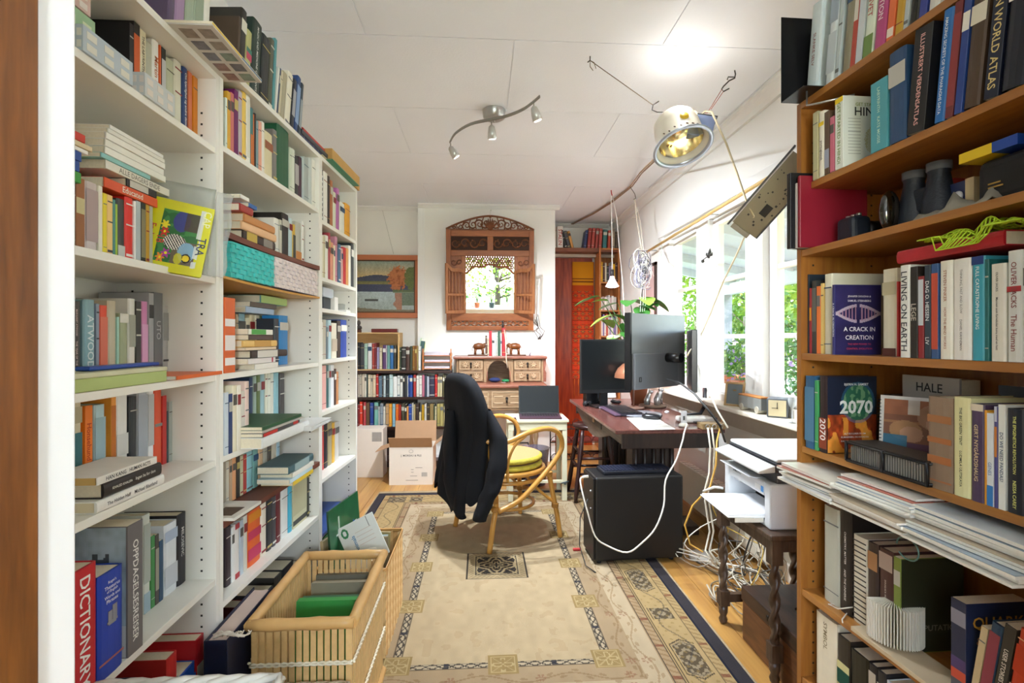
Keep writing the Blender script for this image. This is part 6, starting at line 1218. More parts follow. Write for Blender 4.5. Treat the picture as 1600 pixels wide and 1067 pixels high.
# ------------------------------------------------------------------ big desk
DW=wood('7a4c44','4e2c28','Y',5,.22,bump=.1); DD=wood('3a2a24','1e1410','Z',5,.35)
A=onZ(962,672,.75); B=onZ(895,621,.75); xr=XR-.2
DX0,DY0,DX1,DY1=A.x,A.y,1.44,4.45
t=thing('desk','long dark wooden desk with a pedestal base along the windows','desk',(DX0,DY0,0)); W=DX1-DX0; Dp=DY1-DY0
MB().box((0,0,.724),(W,Dp,.75)).build('desktop',DW,t,bevel=.006)
MB().box((.05,.04,.63),(W-.02,.065,.7235)).build('apron',DD,t,bevel=.003); MB().box((.05,Dp-.065,.63),(W-.02,Dp-.04,.7235)).build('apron',DD,t,bevel=.003)
# scalloped long apron
pts=[(.066,.7235)]+[(y,.7235-(.07 if y<.35 else (.07+.09*math.sin((y-.35)/(Dp-.5)*PI) if y<Dp-.15 else .07))) for y in np.linspace(.066,Dp-.066,30)]+[(Dp-.066,.7235)]
MB().prism(pts,.05,.072,'x').build('side_apron',wood('7c6a5c','4a3a30','Y',5,.4),t)
m=MB().m(DD); m.box((.045,.55,.655),(.0495,1.0,.715)); m.m(mat('c09a6a',.4)); m.box((.038,.75,.672),(.0448,.79,.70)); m.build('desk_drawer',None,t)
for y in (.32,Dp-.4):
    m=MB(); m.box((W*.30,y,.07),(W*.72,y+.14,.724)); m.box((.08,y-.03,.010),(W-.03,y+.17,.07)); m.build('pedestal',DD,t,bevel=.004)
    for k in range(5): MB().cyl((W*.33+k*W*.09,y-.006,.08),(W*.33+k*W*.09,y-.006,.71),.016,n=8).build('pedestal_fluting',DD,t)
# stool
t=thing('stool','dark turned wooden stool standing half under the desk','stool',(.90,4.06,.0)); SW=wood('3e2220','22100e','Z',6,.3)
MB().lathe([(.001,.56),(.14,.56),(.16,.575),(.155,.595),(.001,.595)],n=28).build('seat',SW,t)
import itertools
for sx,sy in itertools.product((-1,1),(-1,1)):
    n=8; MB().tube([V((sx*(.17-.07*k/n),sy*(.17-.07*k/n),(.559*k/n if k else .0105))) for k in range(n+1)],[.014,.018,.02,.018,.016,.02,.021,.018,.015],8).build('leg',SW,t)
for z,e in ((.22,.135),(.34,.125)):
    for s in (-1,1): MB().cyl((-e,s*e,z),(e,s*e,z),.011,n=8).build('stretcher',SW,t); MB().cyl((s*e,-e,z+.05),(s*e,e,z+.05),.011,n=8).build('stretcher',SW,t)
# ------------------------------------------------------------------ on the desk
DZ=.751
BLK=mat('141416',.35); SCR=0
def onD(px,py,z=DZ): return onZ(px,py,z)
# left monitor
sc_=atk(945,571,3.95); t=thing('monitor','black monitor with a dark screen at the far left of the desk','monitor',(sc_.x,sc_.y,DZ),math.radians(9))
zc_=sc_.z-DZ; mw,mh=.42,.235*1.03
m=MB().m(BLK); hw=.215; hh_=.205
a1=atk(906,571,3.95)-sc_; 
MB().box((-.205,-.012,zc_-.215),(.215,.012,zc_+.205)).build('bezel',BLK,t,bevel=.004); MB().box((-.19,-.0135,zc_-.185),(.20,-.0125,zc_+.19)).build('screen',mat('16191b',.3,spec=.25),t)
MB().box((-.03,.013,.01),(.03,.04,zc_)).build('neck',BLK,t); MB().box((-.1,-.06,0),(.1,.1,.012)).build('foot',BLK,t,bevel=.003)
# big grey monitor seen from behind/side
GR=mat('85878b',.4,metal=.3)
def corner(px,py,k): return atk(px,py,k)
k0,k1=3.05,2.72
tl,bl=corner(985,489,k0),corner(985,609,k0)
tr_=corner(1076,512,3.45); br=corner(1076,592,3.45)
t=thing('monitor','large grey-backed monitor turned away from the window, standing on a round grey base','monitor',(tl.x,tl.y,DZ),0)
X=V((tr_.x-tl.x,tr_.y-tl.y,0)); Wm=.58; X.normalize(); Nn=V((X.y,-X.x,0))
Mm=Matrix(((X.x,Nn.x,0,0),(X.y,Nn.y,0,0),(0,0,1,0),(0,0,0,1)))
zt_,zb_=tl.z-DZ,bl.z-DZ
zm_=zb_+(zt_-zb_)*.47
m=MB().m(GR); m.box((0.004,-.006,zb_),(Wm,.006,zt_),Mm); m.build('screen_back',None,t,bevel=.003)
m=MB().m(mat('101012',.3)); m.box((-.012,-.035,zb_-.003),(.0035,.0075,zt_+.003),Mm); m.box((0.004,-.035,zb_),(Wm,-.0065,zt_),Mm); m.build('screen',None,t)
m=MB().m(mat('777980',.4,metal=.3)); m.box((.0045,.0065,zb_+.0),(Wm-.12,.03,zm_),Mm); m.build('rear_housing',None,t,bevel=.004)
m=MB().m(mat('0c0c0e',.4)); q=Mm@V((.06,.031,zb_+.06)); m.box((.045,.0305,zb_+.045),(.068,.032,zb_+.075),Mm); m.m(mat('8a8c90',.4)); m.box((.053,.0322,zb_+.05),(.058,.033,zb_+.07),Mm); m.build('power_button',None,t)
fx=Mm@V((.4,.13,0)); m=MB().m(mat('7a7c84',.35)); ftc=onD(1012,652)-t.location; ftc=V((onD(1000,648).x-t.location.x,onD(1000,648).y-t.location.y,.0)); m.lathe([(.001,0),(.145,0),(.15,.006),(.145,.012),(.001,.014)],c=ftc,n=36); m.build('round_base',None,t)
# second monitor, black, edge on, arm between
tl2,bl2=corner(1089,515,2.95),corner(1089,610,2.95)
t2=thing('monitor','thin black monitor seen edge-on between the big grey one and the window','monitor',(tl2.x,tl2.y,DZ),0)
X2=V((.35,1,0)).normalized(); M2=Matrix(((X2.x,X2.y,0,0),(X2.y,-X2.x,0,0),(0,0,1,0),(0,0,0,1)))
m=MB().m(mat('17181a',.3)); m.box((-.0,-.03,-.005+bl2.z-DZ-.01),(.5,.0,tl2.z-DZ),M2); m.m(mat('b0b2b4',.3,metal=.5)); m.box((-.004,.0005,bl2.z-DZ-.012),(.5,.02,tl2.z-DZ+.002),M2); m.build('screen',None,t2,bevel=.003)
m=MB().m(mat('14161a',.35)); q0=onD(1070,648)-t2.location; q0.z=.004; m.tube([q0,q0+V((.12,.02,.0)),q0+V((.16,.04,.05)),q0+V((.165,.05,.18))],[.018,.018,.02,.02],8,flat=(.5,1)); m.build('curved_stand',None,t2,fix=False)
m=MB().m(mat('0e0e10',.4)); m.cyl(Mm@V((.34,.03,zm_-.03))+t.location,Mm@V((.34,.13,zm_-.03))+t.location,.03,n=14); o=m.build('mounting_arm',None); o.parent=t; o.location=-t.location
# lamp dome between monitors
t=thing('desk_lamp','copper coloured dome lamp shade showing between the two screens','lamp',onD(990,628)*1); lz=.2
dc=atk(990,586,3.85); t.location=(dc.x,dc.y,DZ)
zz=dc.z-DZ; m=MB(); m.lathe([(.145,zz-.02),(.14,zz+.01),(.12,zz+.05),(.08,zz+.085),(.03,zz+.10),(.001,zz+.102)],n=32,cap=False); m.build('lamp_shade',mat('b87a5c',.3,metal=.5),t,fix=False)
m=MB(); m.tube([V((0,0,0)),V((0,0,zz+.09))],.008,8); m.lathe([(.001,.0),(.08,0),(.08,.015),(.001,.02)],n=24); m.build('stand',mat('8a6a5c',.4,metal=.5),t)
# alarm radio, calendar, speakers
p=onD(935,630); 
def boxthing(name,label,cat,px,py,w,d,h,mt,rz=0,bev=.004,z=DZ):
    q=onZ(px,py,z); o=MB().box((-w/2,-d/2,0),(w/2,d/2,h)).build(name,mt,bevel=bev); o.location=(q.x,q.y,z+.0005); o.rotation_euler=(0,0,rz); tag(o,label,cat); return o
q=onD(929,631); t=thing('clock_radio','small black clock radio on the far left of the desk','radio',(q.x,q.y,DZ+.0005),.1); MB().box((-.085,-.045,0),(.085,.045,.105)).build('case',mat('0e0e10',.25),t,bevel=.006); MB().box((.012,-.0465,.045),(.065,-.0455,.095)).build('display',mat('33363a',.15),t); MB().box((.02,-.0465,.032),(.04,-.0455,.036)).build('button',mat('c9c9cc',.4),t)
q=onD(946,624); t=thing('calendar','white desk calendar standing behind the clock radio','calendar',(q.x+.03,q.y+.12,DZ+.0005),.1)
Mc=Matrix.Rotation(math.radians(-14),4,'X'); m=MB().m(mat('e6e6e2',.6)); m.box((-.12,0,0),(.1,.003,.165),Mc); m.m(mat('3a4a4a',.5)); 
m.box((-.12,-.001,.15),(.1,-.0003,.163),Mc); m.m(mat('8a8c8c',.5))
for k in range(6): m.box((-.11,-.001,.03+.02*k),(.09,-.0003,.031+.02*k),Mc)
for k in range(7): m.box((-.11+.033*k,-.001,.02),(-.109+.033*k,-.0003,.145),Mc)
m.build('page',None,t); m=MB().m(mat('2a2c2e',.5)); m.box((-.12,.0,0),(.1,.003,.165),Matrix.Translation((0,.1,0))@Matrix.Rotation(math.radians(16),4,'X')); m.build('back_flap',None,t)
q=onD(915,634); m=MB(); m.lathe([(.001,0),(.02,0),(.024,.02),(.015,.036),(.001,.04)],n=14); m.sphere((.035,.01,.018),.018,10,6); o=m.build('earphones',mat('26262a',.25)); o.location=(q.x,q.y,DZ+.0005); tag(o,'small round black earphones left of the clock radio','earphones')
# keyboard
ka,kb=onD(944,637),onD(996,664); kc=(ka+kb)/2; ka2=onD(1005,640)
kv=(kb-ka); kang=math.atan2(kv.y,kv.x)
t=thing('keyboard','dark keyboard with a purple sheen and wrist rest on the desk','keyboard',(ka.x,ka.y,DZ+.0005),kang); KL=min(.46,kv.length)
MB().box((0,0,0),(KL,.17,.016)).build('case',mat('2a2630',.35),t,bevel=.005); MB().box((.01,-.045,0),(KL-.01,-.001,.014)).build('wrist_rest',mat('5a4458',.45),t,bevel=.006)
m=MB().m(mat('1e1e22',.4))
for r_ in range(6):
    for c_ in range(int(KL/.021)-1): m.box((.012+c_*.021,.012+r_*.0245,.0161),(.0295+c_*.021,.032+r_*.0245,.0225))
m.build('keys',None,t)
def mouse(px,py,label,rz,s=1):
    q=onD(px,py); t=thing('mouse',label,'computer mouse',(q.x,q.y,DZ+.003),rz,group='computer mice on the desk'); m=MB(); m.sphere((0,0,.012*s),.05*s,14,8,(1.15,.62,.42)); m.build('shell',mat('1c1c20',.3),t); m=MB(); m.cyl((.03*s,-.004,.028*s),(.03*s,.004,.028*s),.007*s,n=10); m.build('wheel',mat('3a3a3c',.5),t)
mouse(1018,655,'larger black mouse on the white sheet at the near edge of the desk',2.6,1.15)
mouse(962,630,'black mouse behind the keyboard near the clock radio',2.3,.9)
cs=[onD(978,655),onD(1052,671),onD(1010,673),onD(1000,673)]
a=onD(979,653); b_=onD(1000,672.5); c_=onD(1056,671); d_=onD(1022,651)
m=MB(); m.quad(a,b_,c_,d_); m.quad(*[p-V((0,0,.0015)) for p in (d_,c_,b_,a)]); o=m.build('paper_sheet',mat('e0ded8',.7,var=.06,scale=40)); o.location.z=.002; tag(o,'white sheet with torn front edge under the larger mouse','paper')
q=onD(965,636); m=MB().m(mat('c9ced4',.2,metal=.3)); m.box((-.12,-.02,0),(.1,.02,.008),Matrix.Rotation(.1,4,'Z')); o=m.build('glass_tray',None,bevel=.004); o.location=(q.x,q.y-.02,DZ+.0005); o.location=(q.x-.04,q.y-.06,DZ+.0005); tag(o,'shallow clear glass dish in front of the clock radio','dish')
# metal figurines on a round plate
q=onD(1020,635); t=thing('sculpture','silver figures of animals on a round wooden plate behind the grey monitor base','sculpture',(q.x,q.y,DZ+.0005)); MB().lathe([(.001,0),(.105,0),(.11,.006),(.105,.014),(.001,.014)],n=32).build('plate',mat('8a7464',.4),t)
m=MB().m(mat('c4c4c6',.25,metal=.7))
for (x,y,s) in ((-.045,0,1),(.03,-.02,1.15)):
    m.tube([V((x,y,.015)),V((x,y,.05*s)),V((x+.01,y,.085*s)),V((x+.025,y,.11*s))],[.024*s,.026*s,.018*s,.012*s],10); m.sphere((x+.03,y,.115*s),.018*s,8,6,(1.2,.8,.8)); m.tube([V((x-.01,y-.015,.015)),V((x,y-.012,.05)),V((x+.005,y-.01,.08))],.007,6); m.tube([V((x+.02,y+.01,.12*s)),V((x+.018,y+.012,.145*s))],[.006,.002],5)
m.build('figures',None,t,fix=False)
m=MB().m(mat('a8aab0',.2,metal=.8)); q2=onD(1036,632)-t.location; m.tube([V((.08,.03,.014)),V((.085,.03,.05)),V((.08,.03,.09)),V((.085,.03,.14))],[.012,.004,.007,.003],8); m.build('pin',None,t,fix=False)
q=onD(1042,650); m=MB(); m.sphere((0,0,.012),.014,10,6,(1.3,1,.8)); o=m.build('ball',mat('e2e4e8',.3)); o.location=(q.x,q.y,DZ+.0145); o.location=(q.x,q.y,DZ+.015); tag(o,'small white oval ball on the round monitor base','ball')
# router, adapter, power bank
q=onD(1093,661); t=thing('router','white rounded router box at the near right corner of the desk','router',(q.x-.01,q.y+.05,DZ+.0005),-.05); MB().box((-.11,-.055,0),(.11,.055,.034)).build('case',mat('e6e4e0',.35),t,bevel=.014,seg=3); MB().box((-.03,-.056,.006),(.02,-.055,.012)).build('port',mat('6a6a6a',.5),t)
q=onD(1069,667); t=thing('usb_adapter','white upright adapter stick in a pale round dock left of the router','adapter',(q.x,q.y+.01,DZ+.0005)); MB().lathe([(.001,0),(.028,0),(.03,.008),(.022,.02),(.001,.022)],n=20).build('dock',mat('e4e0d4',.4),t); m=MB().m(mat('dcdce0',.35)); m.box((-.014,-.007,.022),(.018,.007,.095)); m.m(mat('5a5e62',.4)); m.box((-.006,-.008,.04),(.006,-.0072,.065)); m.build('stick',None,t)
q=onD(1120,660); o=MB().box((-.06,-.03,0),(.06,.03,.02)).build('case',mat('3a4a6a',.4),bevel=.009,seg=3); o.location=(q.x-.02,q.y+.1,DZ+.0005); tag(o,'slim dark blue case right of the white router','case')
# objects on window sill
SZ2=WZ0+.0045
q=onZ(1098,635,SZ2); t=thing('photo_frame','small light wood photo frame standing on the window sill behind the monitor','photo frame',(XR-.07,q.y,SZ2+.001),-.9); Mf=Matrix.Rotation(math.radians(-12),4,'X'); m=MB().m(wood('c9a878','a88452','Z',7,.5)); m.box((-.06,0,0),(.06,.01,.012),Mf); m.box((-.06,0,.138),(.06,.01,.15),Mf); m.box((-.06,0,.0121),(-.048,.01,.1379),Mf); m.box((.048,0,.0121),(.06,.01,.1379),Mf); m.build('frame',None,t); MB().box((-.047,.003,.013),(.047,.006,.137),Mf).build('photo',mat('6a6e70',.3),t); MB().box((-.01,.012,0),(.01,.015,.1),Matrix.Translation((0,.04,0))@Matrix.Rotation(math.radians(18),4,'X')).build('stand',mat('a88452',.5),t)
q=onZ(1180,625,SZ2); t=thing('toy_truck','old grey tin toy truck on the window sill left of the clock','toy',(XR-.075,2.80,SZ2+.001),math.radians(-88))
m=MB().m(mat('8a8c88',.5,metal=.3)); m.box((-.12,-.025,.02),(.11,.025,.085)); m.m(mat('b8763a',.6,var=.3,scale=60)); m.box((-.12,-.026,.0855),(.11,.026,.095)); m.build('body',None,t,bevel=.003)
for x in (-.085,.07): 
    MB().cyl((x,-.028,.02),(x,.028,.02),.02,n=16).build('wheel',mat('b9b2a2',.5,metal=.3),t)
t=thing('clock','square grey desk clock with a cream face on the window sill','clock',(XR-.07,2.58,SZ2+.001),math.radians(-38))
MB().box((-.05,-.0,0),(.05,.11,.10)).build('case',mat('5a6068',.4),t,bevel=.004); m=MB().m(mat('d4c8a4',.5)); m.box((-.042,-.002,.008),(.042,-.0005,.092)); m.build('face',None,t)
m=MB().m(mat('1a1a1a',.5)); m.box((-.0015,-.0035,.05),(.0015,-.0022,.08)); m.box((-.026,-.0035,.0485),(.0,-.0022,.0515)); m.cyl((0,-.0036,.05),(0,-.002,.05),.004,n=10); m.build('hands',None,t)
m=MB().m(mat('c4ccd0',.1,metal=.2)); m.lathe([(.001,0),(.02,0),(.003,.006),(.003,.07),(.012,.08),(.02,.11),(.018,.125)],n=16,cap=False); o=m.build('glass',None); o.location=(XR-.09,2.42,SZ2+.001); tag(o,'small stemmed glass standing on the window sill beside the bookcase','glass')
# cables on desk edge
m=MB().m(mat('18181a',.4)); pts=[atk(1042,593,2.98),atk(1062,598,2.85),atk(1085,615,2.72),atk(1108,642,2.6),atk(1125,665,2.55),onZ(1133,690,.70)]; m.tube(pts,.006,7); tag(m.build('cable',None,fix=False),'thick black cable looping from the grey monitor over the desk edge','cable')
m=MB().m(mat('e2dcc8',.4)); p=[atk(1093,570,2.9),atk(1105,605,2.8),atk(1120,640,2.7),atk(1137,668,2.6)]; m.tube(p,.005,6); tag(m.build('cable',None,fix=False),'cream cable slanting down from the window handle to the printer','cable')
m=MB().m(mat('e9e6de',.4)); q=[onD(1071,668)+V((0,-.02,.02)),atk(1069,676,2.86),atk(1066,690,2.83),atk(1056,720,2.78),atk(1040,750,2.74),atk(1037,790,2.71),atk(1024,825,2.69),atk(1003,848,2.68),atk(980,863,2.68),atk(950,853,2.7),atk(930,838,2.7),atk(918,800,2.72),atk(909,765,2.76),atk(907,748,2.8),atk(914,745,2.83)]
sm=[]
for i in range(len(q)-1):
    p0,p1,p2,p3=q[max(i-1,0)],q[i],q[i+1],q[min(i+2,len(q)-1)]
    for kq in (0,.25,.5,.75): sm.append(.5*((2*p1)+(p2-p0)*kq+(2*p0-5*p1+4*p2-p3)*kq*kq+(3*p1-p0-3*p2+p3)*kq**3))
sm.append(q[-1]); m.tube(sm,.0045,7); m.tube([q[-1]+V((-.012,0,0)),q[-1]+V((.02,.01,0))],.008,7); tag(m.build('charging_cable',None,fix=False),'long white cable drooping from the desk across the black computer tower','cable')
# ------------------------------------------------------------------ computer tower
a=onZ(930,885,0); tw=.50; 
t=thing('computer_tower','large matt black computer tower standing on the rug under the desk edge','computer',(a.x,a.y,.009),math.radians(3)); TB=mat('101012',.45)
MB().box((0,0,.015),(.52,.24,.49)).build('case',TB,t,bevel=.012,seg=3)
MB().box((-.008,.01,.02),(-.0005,.23,.48)).build('front_panel',mat('17171a',.4),t,bevel=.002)
for x in (.03,.46):
    for y in (.03,.19): MB().cyl((x,y,0),(x,y,.0145),.014,n=10).build('foot',TB,t)
m=MB().m(mat('c9c9cc',.4)); m.sphere((-.0095,.06,.40),.006,8,5); m.sphere((-.0095,.06,.30),.004,8,5); m.build('power_button',None,t)
t2=thing('keyboard','dark blue-black flat keyboard lying on top of the computer tower','keyboard',(a.x+.06,a.y+.05,.4995),math.radians(4)); MB().box((0,0,0),(.42,.14,.02)).build('case',mat('101422',.5),t2,bevel=.005)
m=MB().m(mat('1a2036',.5))
for r_ in range(5):
    for c_ in range(19): m.box((.012+c_*.021,.01+r_*.025,.0201),(.029+c_*.021,.03+r_*.025,.025))
m.build('keys',None,t2)
m=MB().m(mat('18181a',.5)); m.tube([V((a.x-.02,a.y+.1,.35)),V((a.x-.07,a.y+.08,.25)),V((a.x-.08,a.y+.05,.1)),V((a.x-.06,a.y-.03,.02)),V((a.x-.02,a.y-.1,.013))],.003,5); tag(m.build('cable',None,fix=False),'thin black cable down the left side of the computer tower','cable')
m=MB().m(mat('b0282a',.5)); m.box((-.02,-.01,0),(.03,.01,.012)); o=m.build('plug',None,bevel=.003); o.location=(a.x-.07,a.y+.2,.0095); tag(o,'small red plug on the rug left of the computer tower','plug')
# ------------------------------------------------------------------ printer table, chest, printer
TW=wood('5e4a3a','33241b','Z',8,.35,bump=.3)
tx0,tx1,ty0,ty1,tz=1.07,1.44,1.80,2.24,.56
t=thing('barley_twist_table','small dark table with barley twist legs carrying the printer','table',(tx0,ty0,0)); W,Dp=tx1-tx0,ty1-ty0
MB().box((-.015,-.015,tz-.02),(W+.02,Dp+.02,tz)).build('table_top',TW,t,bevel=.004)
MB().box((.02,.01,tz-.07),(W-.02,.026,tz-.0205)).build('apron',TW,t); MB().box((.02,Dp-.026,tz-.07),(W-.02,Dp-.01,tz-.0205)).build('apron',TW,t); MB().box((.008,.03,tz-.07),(.024,Dp-.03,tz-.0205)).build('apron',TW,t)
for x in (.02,W-.02):
    for y in (.02,Dp-.02):
        m=MB(); 
        def blk(z0,z1,s=.021): m.box((x-s,y-s,z0),(x+s,y+s,z1))
        blk(tz-.115,tz-.021); blk(.085,.15); 
        for zlo,zhi in ((.15,tz-.115),):
            n=70; ns=14; o=len(m.v)
            for i in range(n+1):
                z=zlo+(zhi-zlo)*i/n; e=min(1,min(i,n-i)/5)
                for j in range(ns): a=2*PI*j/ns; r=.0155+.0055*e*math.cos(2*(a-z*2*PI/.16)); m.v.append((x+r*math.cos(a),y+r*math.sin(a),z))
            for i in range(n):
                for j in range(ns): m.f.append((o+i*ns+j,o+i*ns+(j+1)%ns,o+(i+1)*ns+(j+1)%ns,o+(i+1)*ns+j)); m.mi.append(0); m.ls.append(True)
        m.lathe([(.008,.0),(.016,.006),(.019,.02),(.013,.035),(.019,.05),(.02,.085)],c=(x,y,0),n=14); m.build('leg',TW,t,fix=False)
MB().box((.02,Dp-.035,.10),(W-.02,Dp-.008,.135)).build('stretcher',TW,t); MB().box((.02,.008,.10),(W-.02,.035,.135)).build('stretcher',TW,t)
CH=wood('7a4e2c','45291a','Y',5,.4,bump=.2)
t=thing('wooden_chest','old dark wooden chest standing on the floor under the printer table','chest',(1.115,1.70,.0006))
W,Dp,HH=.42,.40,.225
MB().box((0,0,0),(W,Dp,HH-.06)).build('chest_body',CH,t,bevel=.004); MB().box((-.004,-.004,HH-.058),(W+.004,Dp+.004,HH)).build('lid',wood('4e3322','2c1c14','Y',5,.4),t,bevel=.004)
m=MB().m(mat('2a2622',.4,metal=.6)); m.lathe([(.001,0),(.012,0),(.012,.004),(.001,.004)],c=(-.006,Dp*.5,HH-.03),n=12,M=Matrix.Rotation(PI/2,3,'Y')); m.tube([V((-.012,Dp*.3,.09)),V((-.02,Dp*.35,.085)),V((-.012,Dp*.4,.09))],.004,6); m.build('lock',None,t); MB().sphere((W*.3,Dp*.5,HH+.003),.014,8,5,(1.6,.8,.5)).build('knot',mat('1c1410',.6),t)
PW=mat('d3d6da',.35); PG=mat('3a3c42',.35); PL=mat('e6eaee',.3)
px_,py_,pz=1.085,1.84,tz+.0006
t=thing('printer','light grey laser printer with scanner lid and open paper tray on the twisted leg table','printer',(px_,py_,pz),math.radians(-3)); W,Dp=.33,.40
m=MB().m(PW); m.box((0,0,0),(W,.045,.17)); m.box((0,Dp-.045,0),(W,Dp,.17)); m.box((0,.0455,.115),(W,Dp-.0455,.17)); m.box((.16,.0455,0),(W,Dp-.0455,.1145)); m.box((0,.0455,0),(.16,Dp-.0455,.02)); m.build('printer_body',None,t,bevel=.006,seg=2)
m=MB().m(mat('14151a',.5)); m.box((.12,.046,.021),(.159,Dp-.046,.114)); m.build('paper_slot',None,t)
m=MB().m(PG); m.box((.03,.012,.1705),(W,Dp-.012,.215)); m.build('output_bay',None,t,bevel=.006)
m=MB().m(PW); m.box((-.045,.10,.165),(.05,Dp-.02,.170),Matrix.Translation((0,0,.003))@Matrix.Rotation(math.radians(5),4,'Y')); m.build('output_flap',None,t,bevel=.002)
m=MB().m(PG); m.box((.02,-.004,.2155),(W+.01,Dp+.004,.243)); m.build('scanner_bed',None,t,bevel=.008)
m=MB().m(PW); m.m(mat('c9cac8',.35)); m.prism([(-.045,.212),(.0195,.216),(.0195,.243),(-.045,.222)],-.002,Dp+.002,'y'); m.m(mat('8a8e90',.3)); 
m.build('control_panel',None,t,bevel=.004)
m=MB().m(mat('2c2f36',.35)); m.box((.022,-.003,.2435),(W+.012,Dp+.003,.252)); m.build('lid_edge',None,t,bevel=.004); MB().box((.024,-.001,.2525),(W+.01,Dp+.001,.268)).build('scanner_lid',PL,t,bevel=.01,seg=3)
m=MB().m(mat('4a5058',.4,var=0)); text('SAMSUNG',(0,Dp*.69,.152),(0,-1,0),(0,0,1),.085,.012,mat('4a5058',.4,var=0),mb=m); m.m(mat('3f8ad0',.4,var=0)); m.box((-.0012,.05,.128),(-.0002,.068,.15)); m.m(mat('e9eaea',.4)); m.box((-.0012,.078,.13),(-.0002,.115,.15)); m.m(mat('b4b8bc',.4)); m.box((-.0015,Dp*.6,.115),(-.0002,Dp*.75,.121)); m.build('badge',None,t)
MB().box((-.135,.055,.028),(.10,Dp-.06,.032)).build('paper_tray',mat('eceeee',.35),t,bevel=.001); m=MB().m(mat('f2f3f6',.6)); m.box((-.13,.065,.0325),(.11,Dp-.07,.04)); m.build('paper',None,t); MB().box((-.11,.05,.012),(-.0,.054,.0275)).build('tray_side',mat('dcd8ca',.4),t)
m=MB().m(mat('e4e2dc',.35)); m.tube([V((-.02,Dp-.03,.05)),V((-.05,Dp-.01,.05)),V((-.09,Dp+.02,.02))],.006,6); m.build('plug',None,t,fix=False)
# radiator
t=thing('radiator','white panel radiator low on the wall under the window','radiator',(XR-.11,2.62,.07)); RM=mat('e9e2d2',.4)
MB().box((0,0,0),(.07,1.2,.27)).build('panel',RM,t,bevel=.006); m=MB().m(mat('c9c2b2',.5))
for k in range(22): m.box((.012,.03+k*.053,.2705),(.058,.055+k*.053,.2735))
m.build('grille',None,t); m=MB().m(mat('f0eee8',.35)); m.lathe([(.001,-.03),(.02,-.03),(.022,0),(.001,0)],c=(.035,-.0,.2),n=16,M=Matrix.Rotation(-PI/2,3,'X')@Matrix.Identity(3)); m.box((.008,-.03,.03),(.062,-.001,.15)); m.m(mat('9aa0a0',.4)); m.box((.02,-.0315,.05),(.05,-.0302,.11)); m.build('thermostat',None,t,fix=False)
for y in (.1,1.1): MB().box((.071,y,.05),(.1095,y+.02,.2)).build('bracket',RM,t)
# cable tangle
m=MB(); rs=random.Random(21); cols=['d9d4c4','cfc8b6','2a2a2c','8a8478','c9a84a','e4e0d6','6a665e','b8b0a0']
for k in range(34):
    m.m(mat(rs.choice(cols),.45)); p=[]; x,y=rs.uniform(1.25,1.45),rs.uniform(2.35,2.75)
    n=rs.randint(4,7); z=rs.uniform(.05,.45)
    for i in range(n): p.append(V((min(1.5,max(1.12,x)),y,max(.006,z)))); x+=rs.uniform(-.12,.12); y+=rs.uniform(-.16,.18); z=max(.006,z*rs.uniform(.3,.9)+rs.uniform(-.05,.05))
    sm=[]
    for i in range(len(p)-1):
        a,b_,c_,d_=p[max(i-1,0)],p[i],p[i+1],p[min(i+2,len(p)-1)]
        for q in (0,.25,.5,.75): v=.5*((2*b_)+(c_-a)*q+(2*a-5*b_+4*c_-d_)*q*q+(3*b_-a-3*c_+d_)*q**3); v.z=max(v.z,.006); v.x=min(v.x,1.505); sm.append(v)
    m.tube(sm,rs.choice([.003,.0035,.0045]),5)
for k in range(9):   # long runs along the floor toward the radiator foot
    m.m(mat(rs.choice(cols),.45)); y0=rs.uniform(2.5,2.9); m.tube([V((1.2+.02*k,2.85+.02*k,.006)),V((1.3+.01*k,y0-.1,.007+.004*(k%4))),V((1.42,y0-.35,.008+.004*(k%3))),V((1.49-.01*k,2.18+.03*k,.007))],.0035,5)
tag(m.build('cable_tangle',None,fix=False),'tangled heap of white, black and yellow cables on the floor behind the computer tower','cables',kind='stuff')
m=MB().m(mat('d9a84a',.45)); p=[onZ(1128,655,.77),atk(1120,690,2.62),atk(1119,725,2.6),atk(1110,760,2.6),atk(1082,790,2.62),atk(1070,820,2.62),atk(1078,850,2.62),atk(1098,862,2.55)]; m.tube(p,.0045,6); m.tube([V((1.3,2.5,.01)),V((1.4,2.4,.03)),V((1.45,2.3,.008))],.0045,6); tag(m.build('cable',None,fix=False),'yellow network cable hanging from the desk and looping towards the floor','cable')
m=MB().m(mat('e6e0d0',.45)); 
for k,(xa) in enumerate((1106,1112)): p=[atk(xa,668,2.68),atk(xa+4,700,2.66),atk(xa+2,740,2.64),atk(xa-6,770,2.62),atk(xa-2,800,2.6),atk(xa+3,830,2.58),atk(xa-4,860,2.56),atk(xa+14,885,2.5)]; m.tube(p,.005,6)
tag(m.build('cable',None,fix=False),'pair of white cables hanging down between desk and printer table','cable')
t=thing('power_strip','round white cable hub on the floor behind the twisted table leg','power strip',onZ(1104,880,0)+V((0,.06,.0006))); MB().lathe([(.001,0),(.07,0),(.075,.012),(.06,.03),(.001,.034)],n=24).build('case',mat('d9d6d2',.35),t)
# junction box at sill
q=onZ(1145,663,.75); t=thing('wooden_box','small tan box with metal rings on the right end of the desk','box',(1.36,2.92,.7515)); MB().box((-.07,-.04,0),(.07,.04,.035)).build('case',wood('b39a72','8a7048','X',7,.6),t,bevel=.003); m=MB().m(MET)
for k in range(3): m.tube([V((-.04+.04*k+.012*math.cos(a),-.042,.018+.012*math.sin(a))) for a in np.linspace(0,6.28,11)[:-1]],.003,5,closed=True)
m.build('ring',None,t,fix=False)
# ------------------------------------------------------------------ things in the right bookcase that are not upright books
def inR(px,v,z): u=R1.u(px,v); return R1.P(u,v,z)
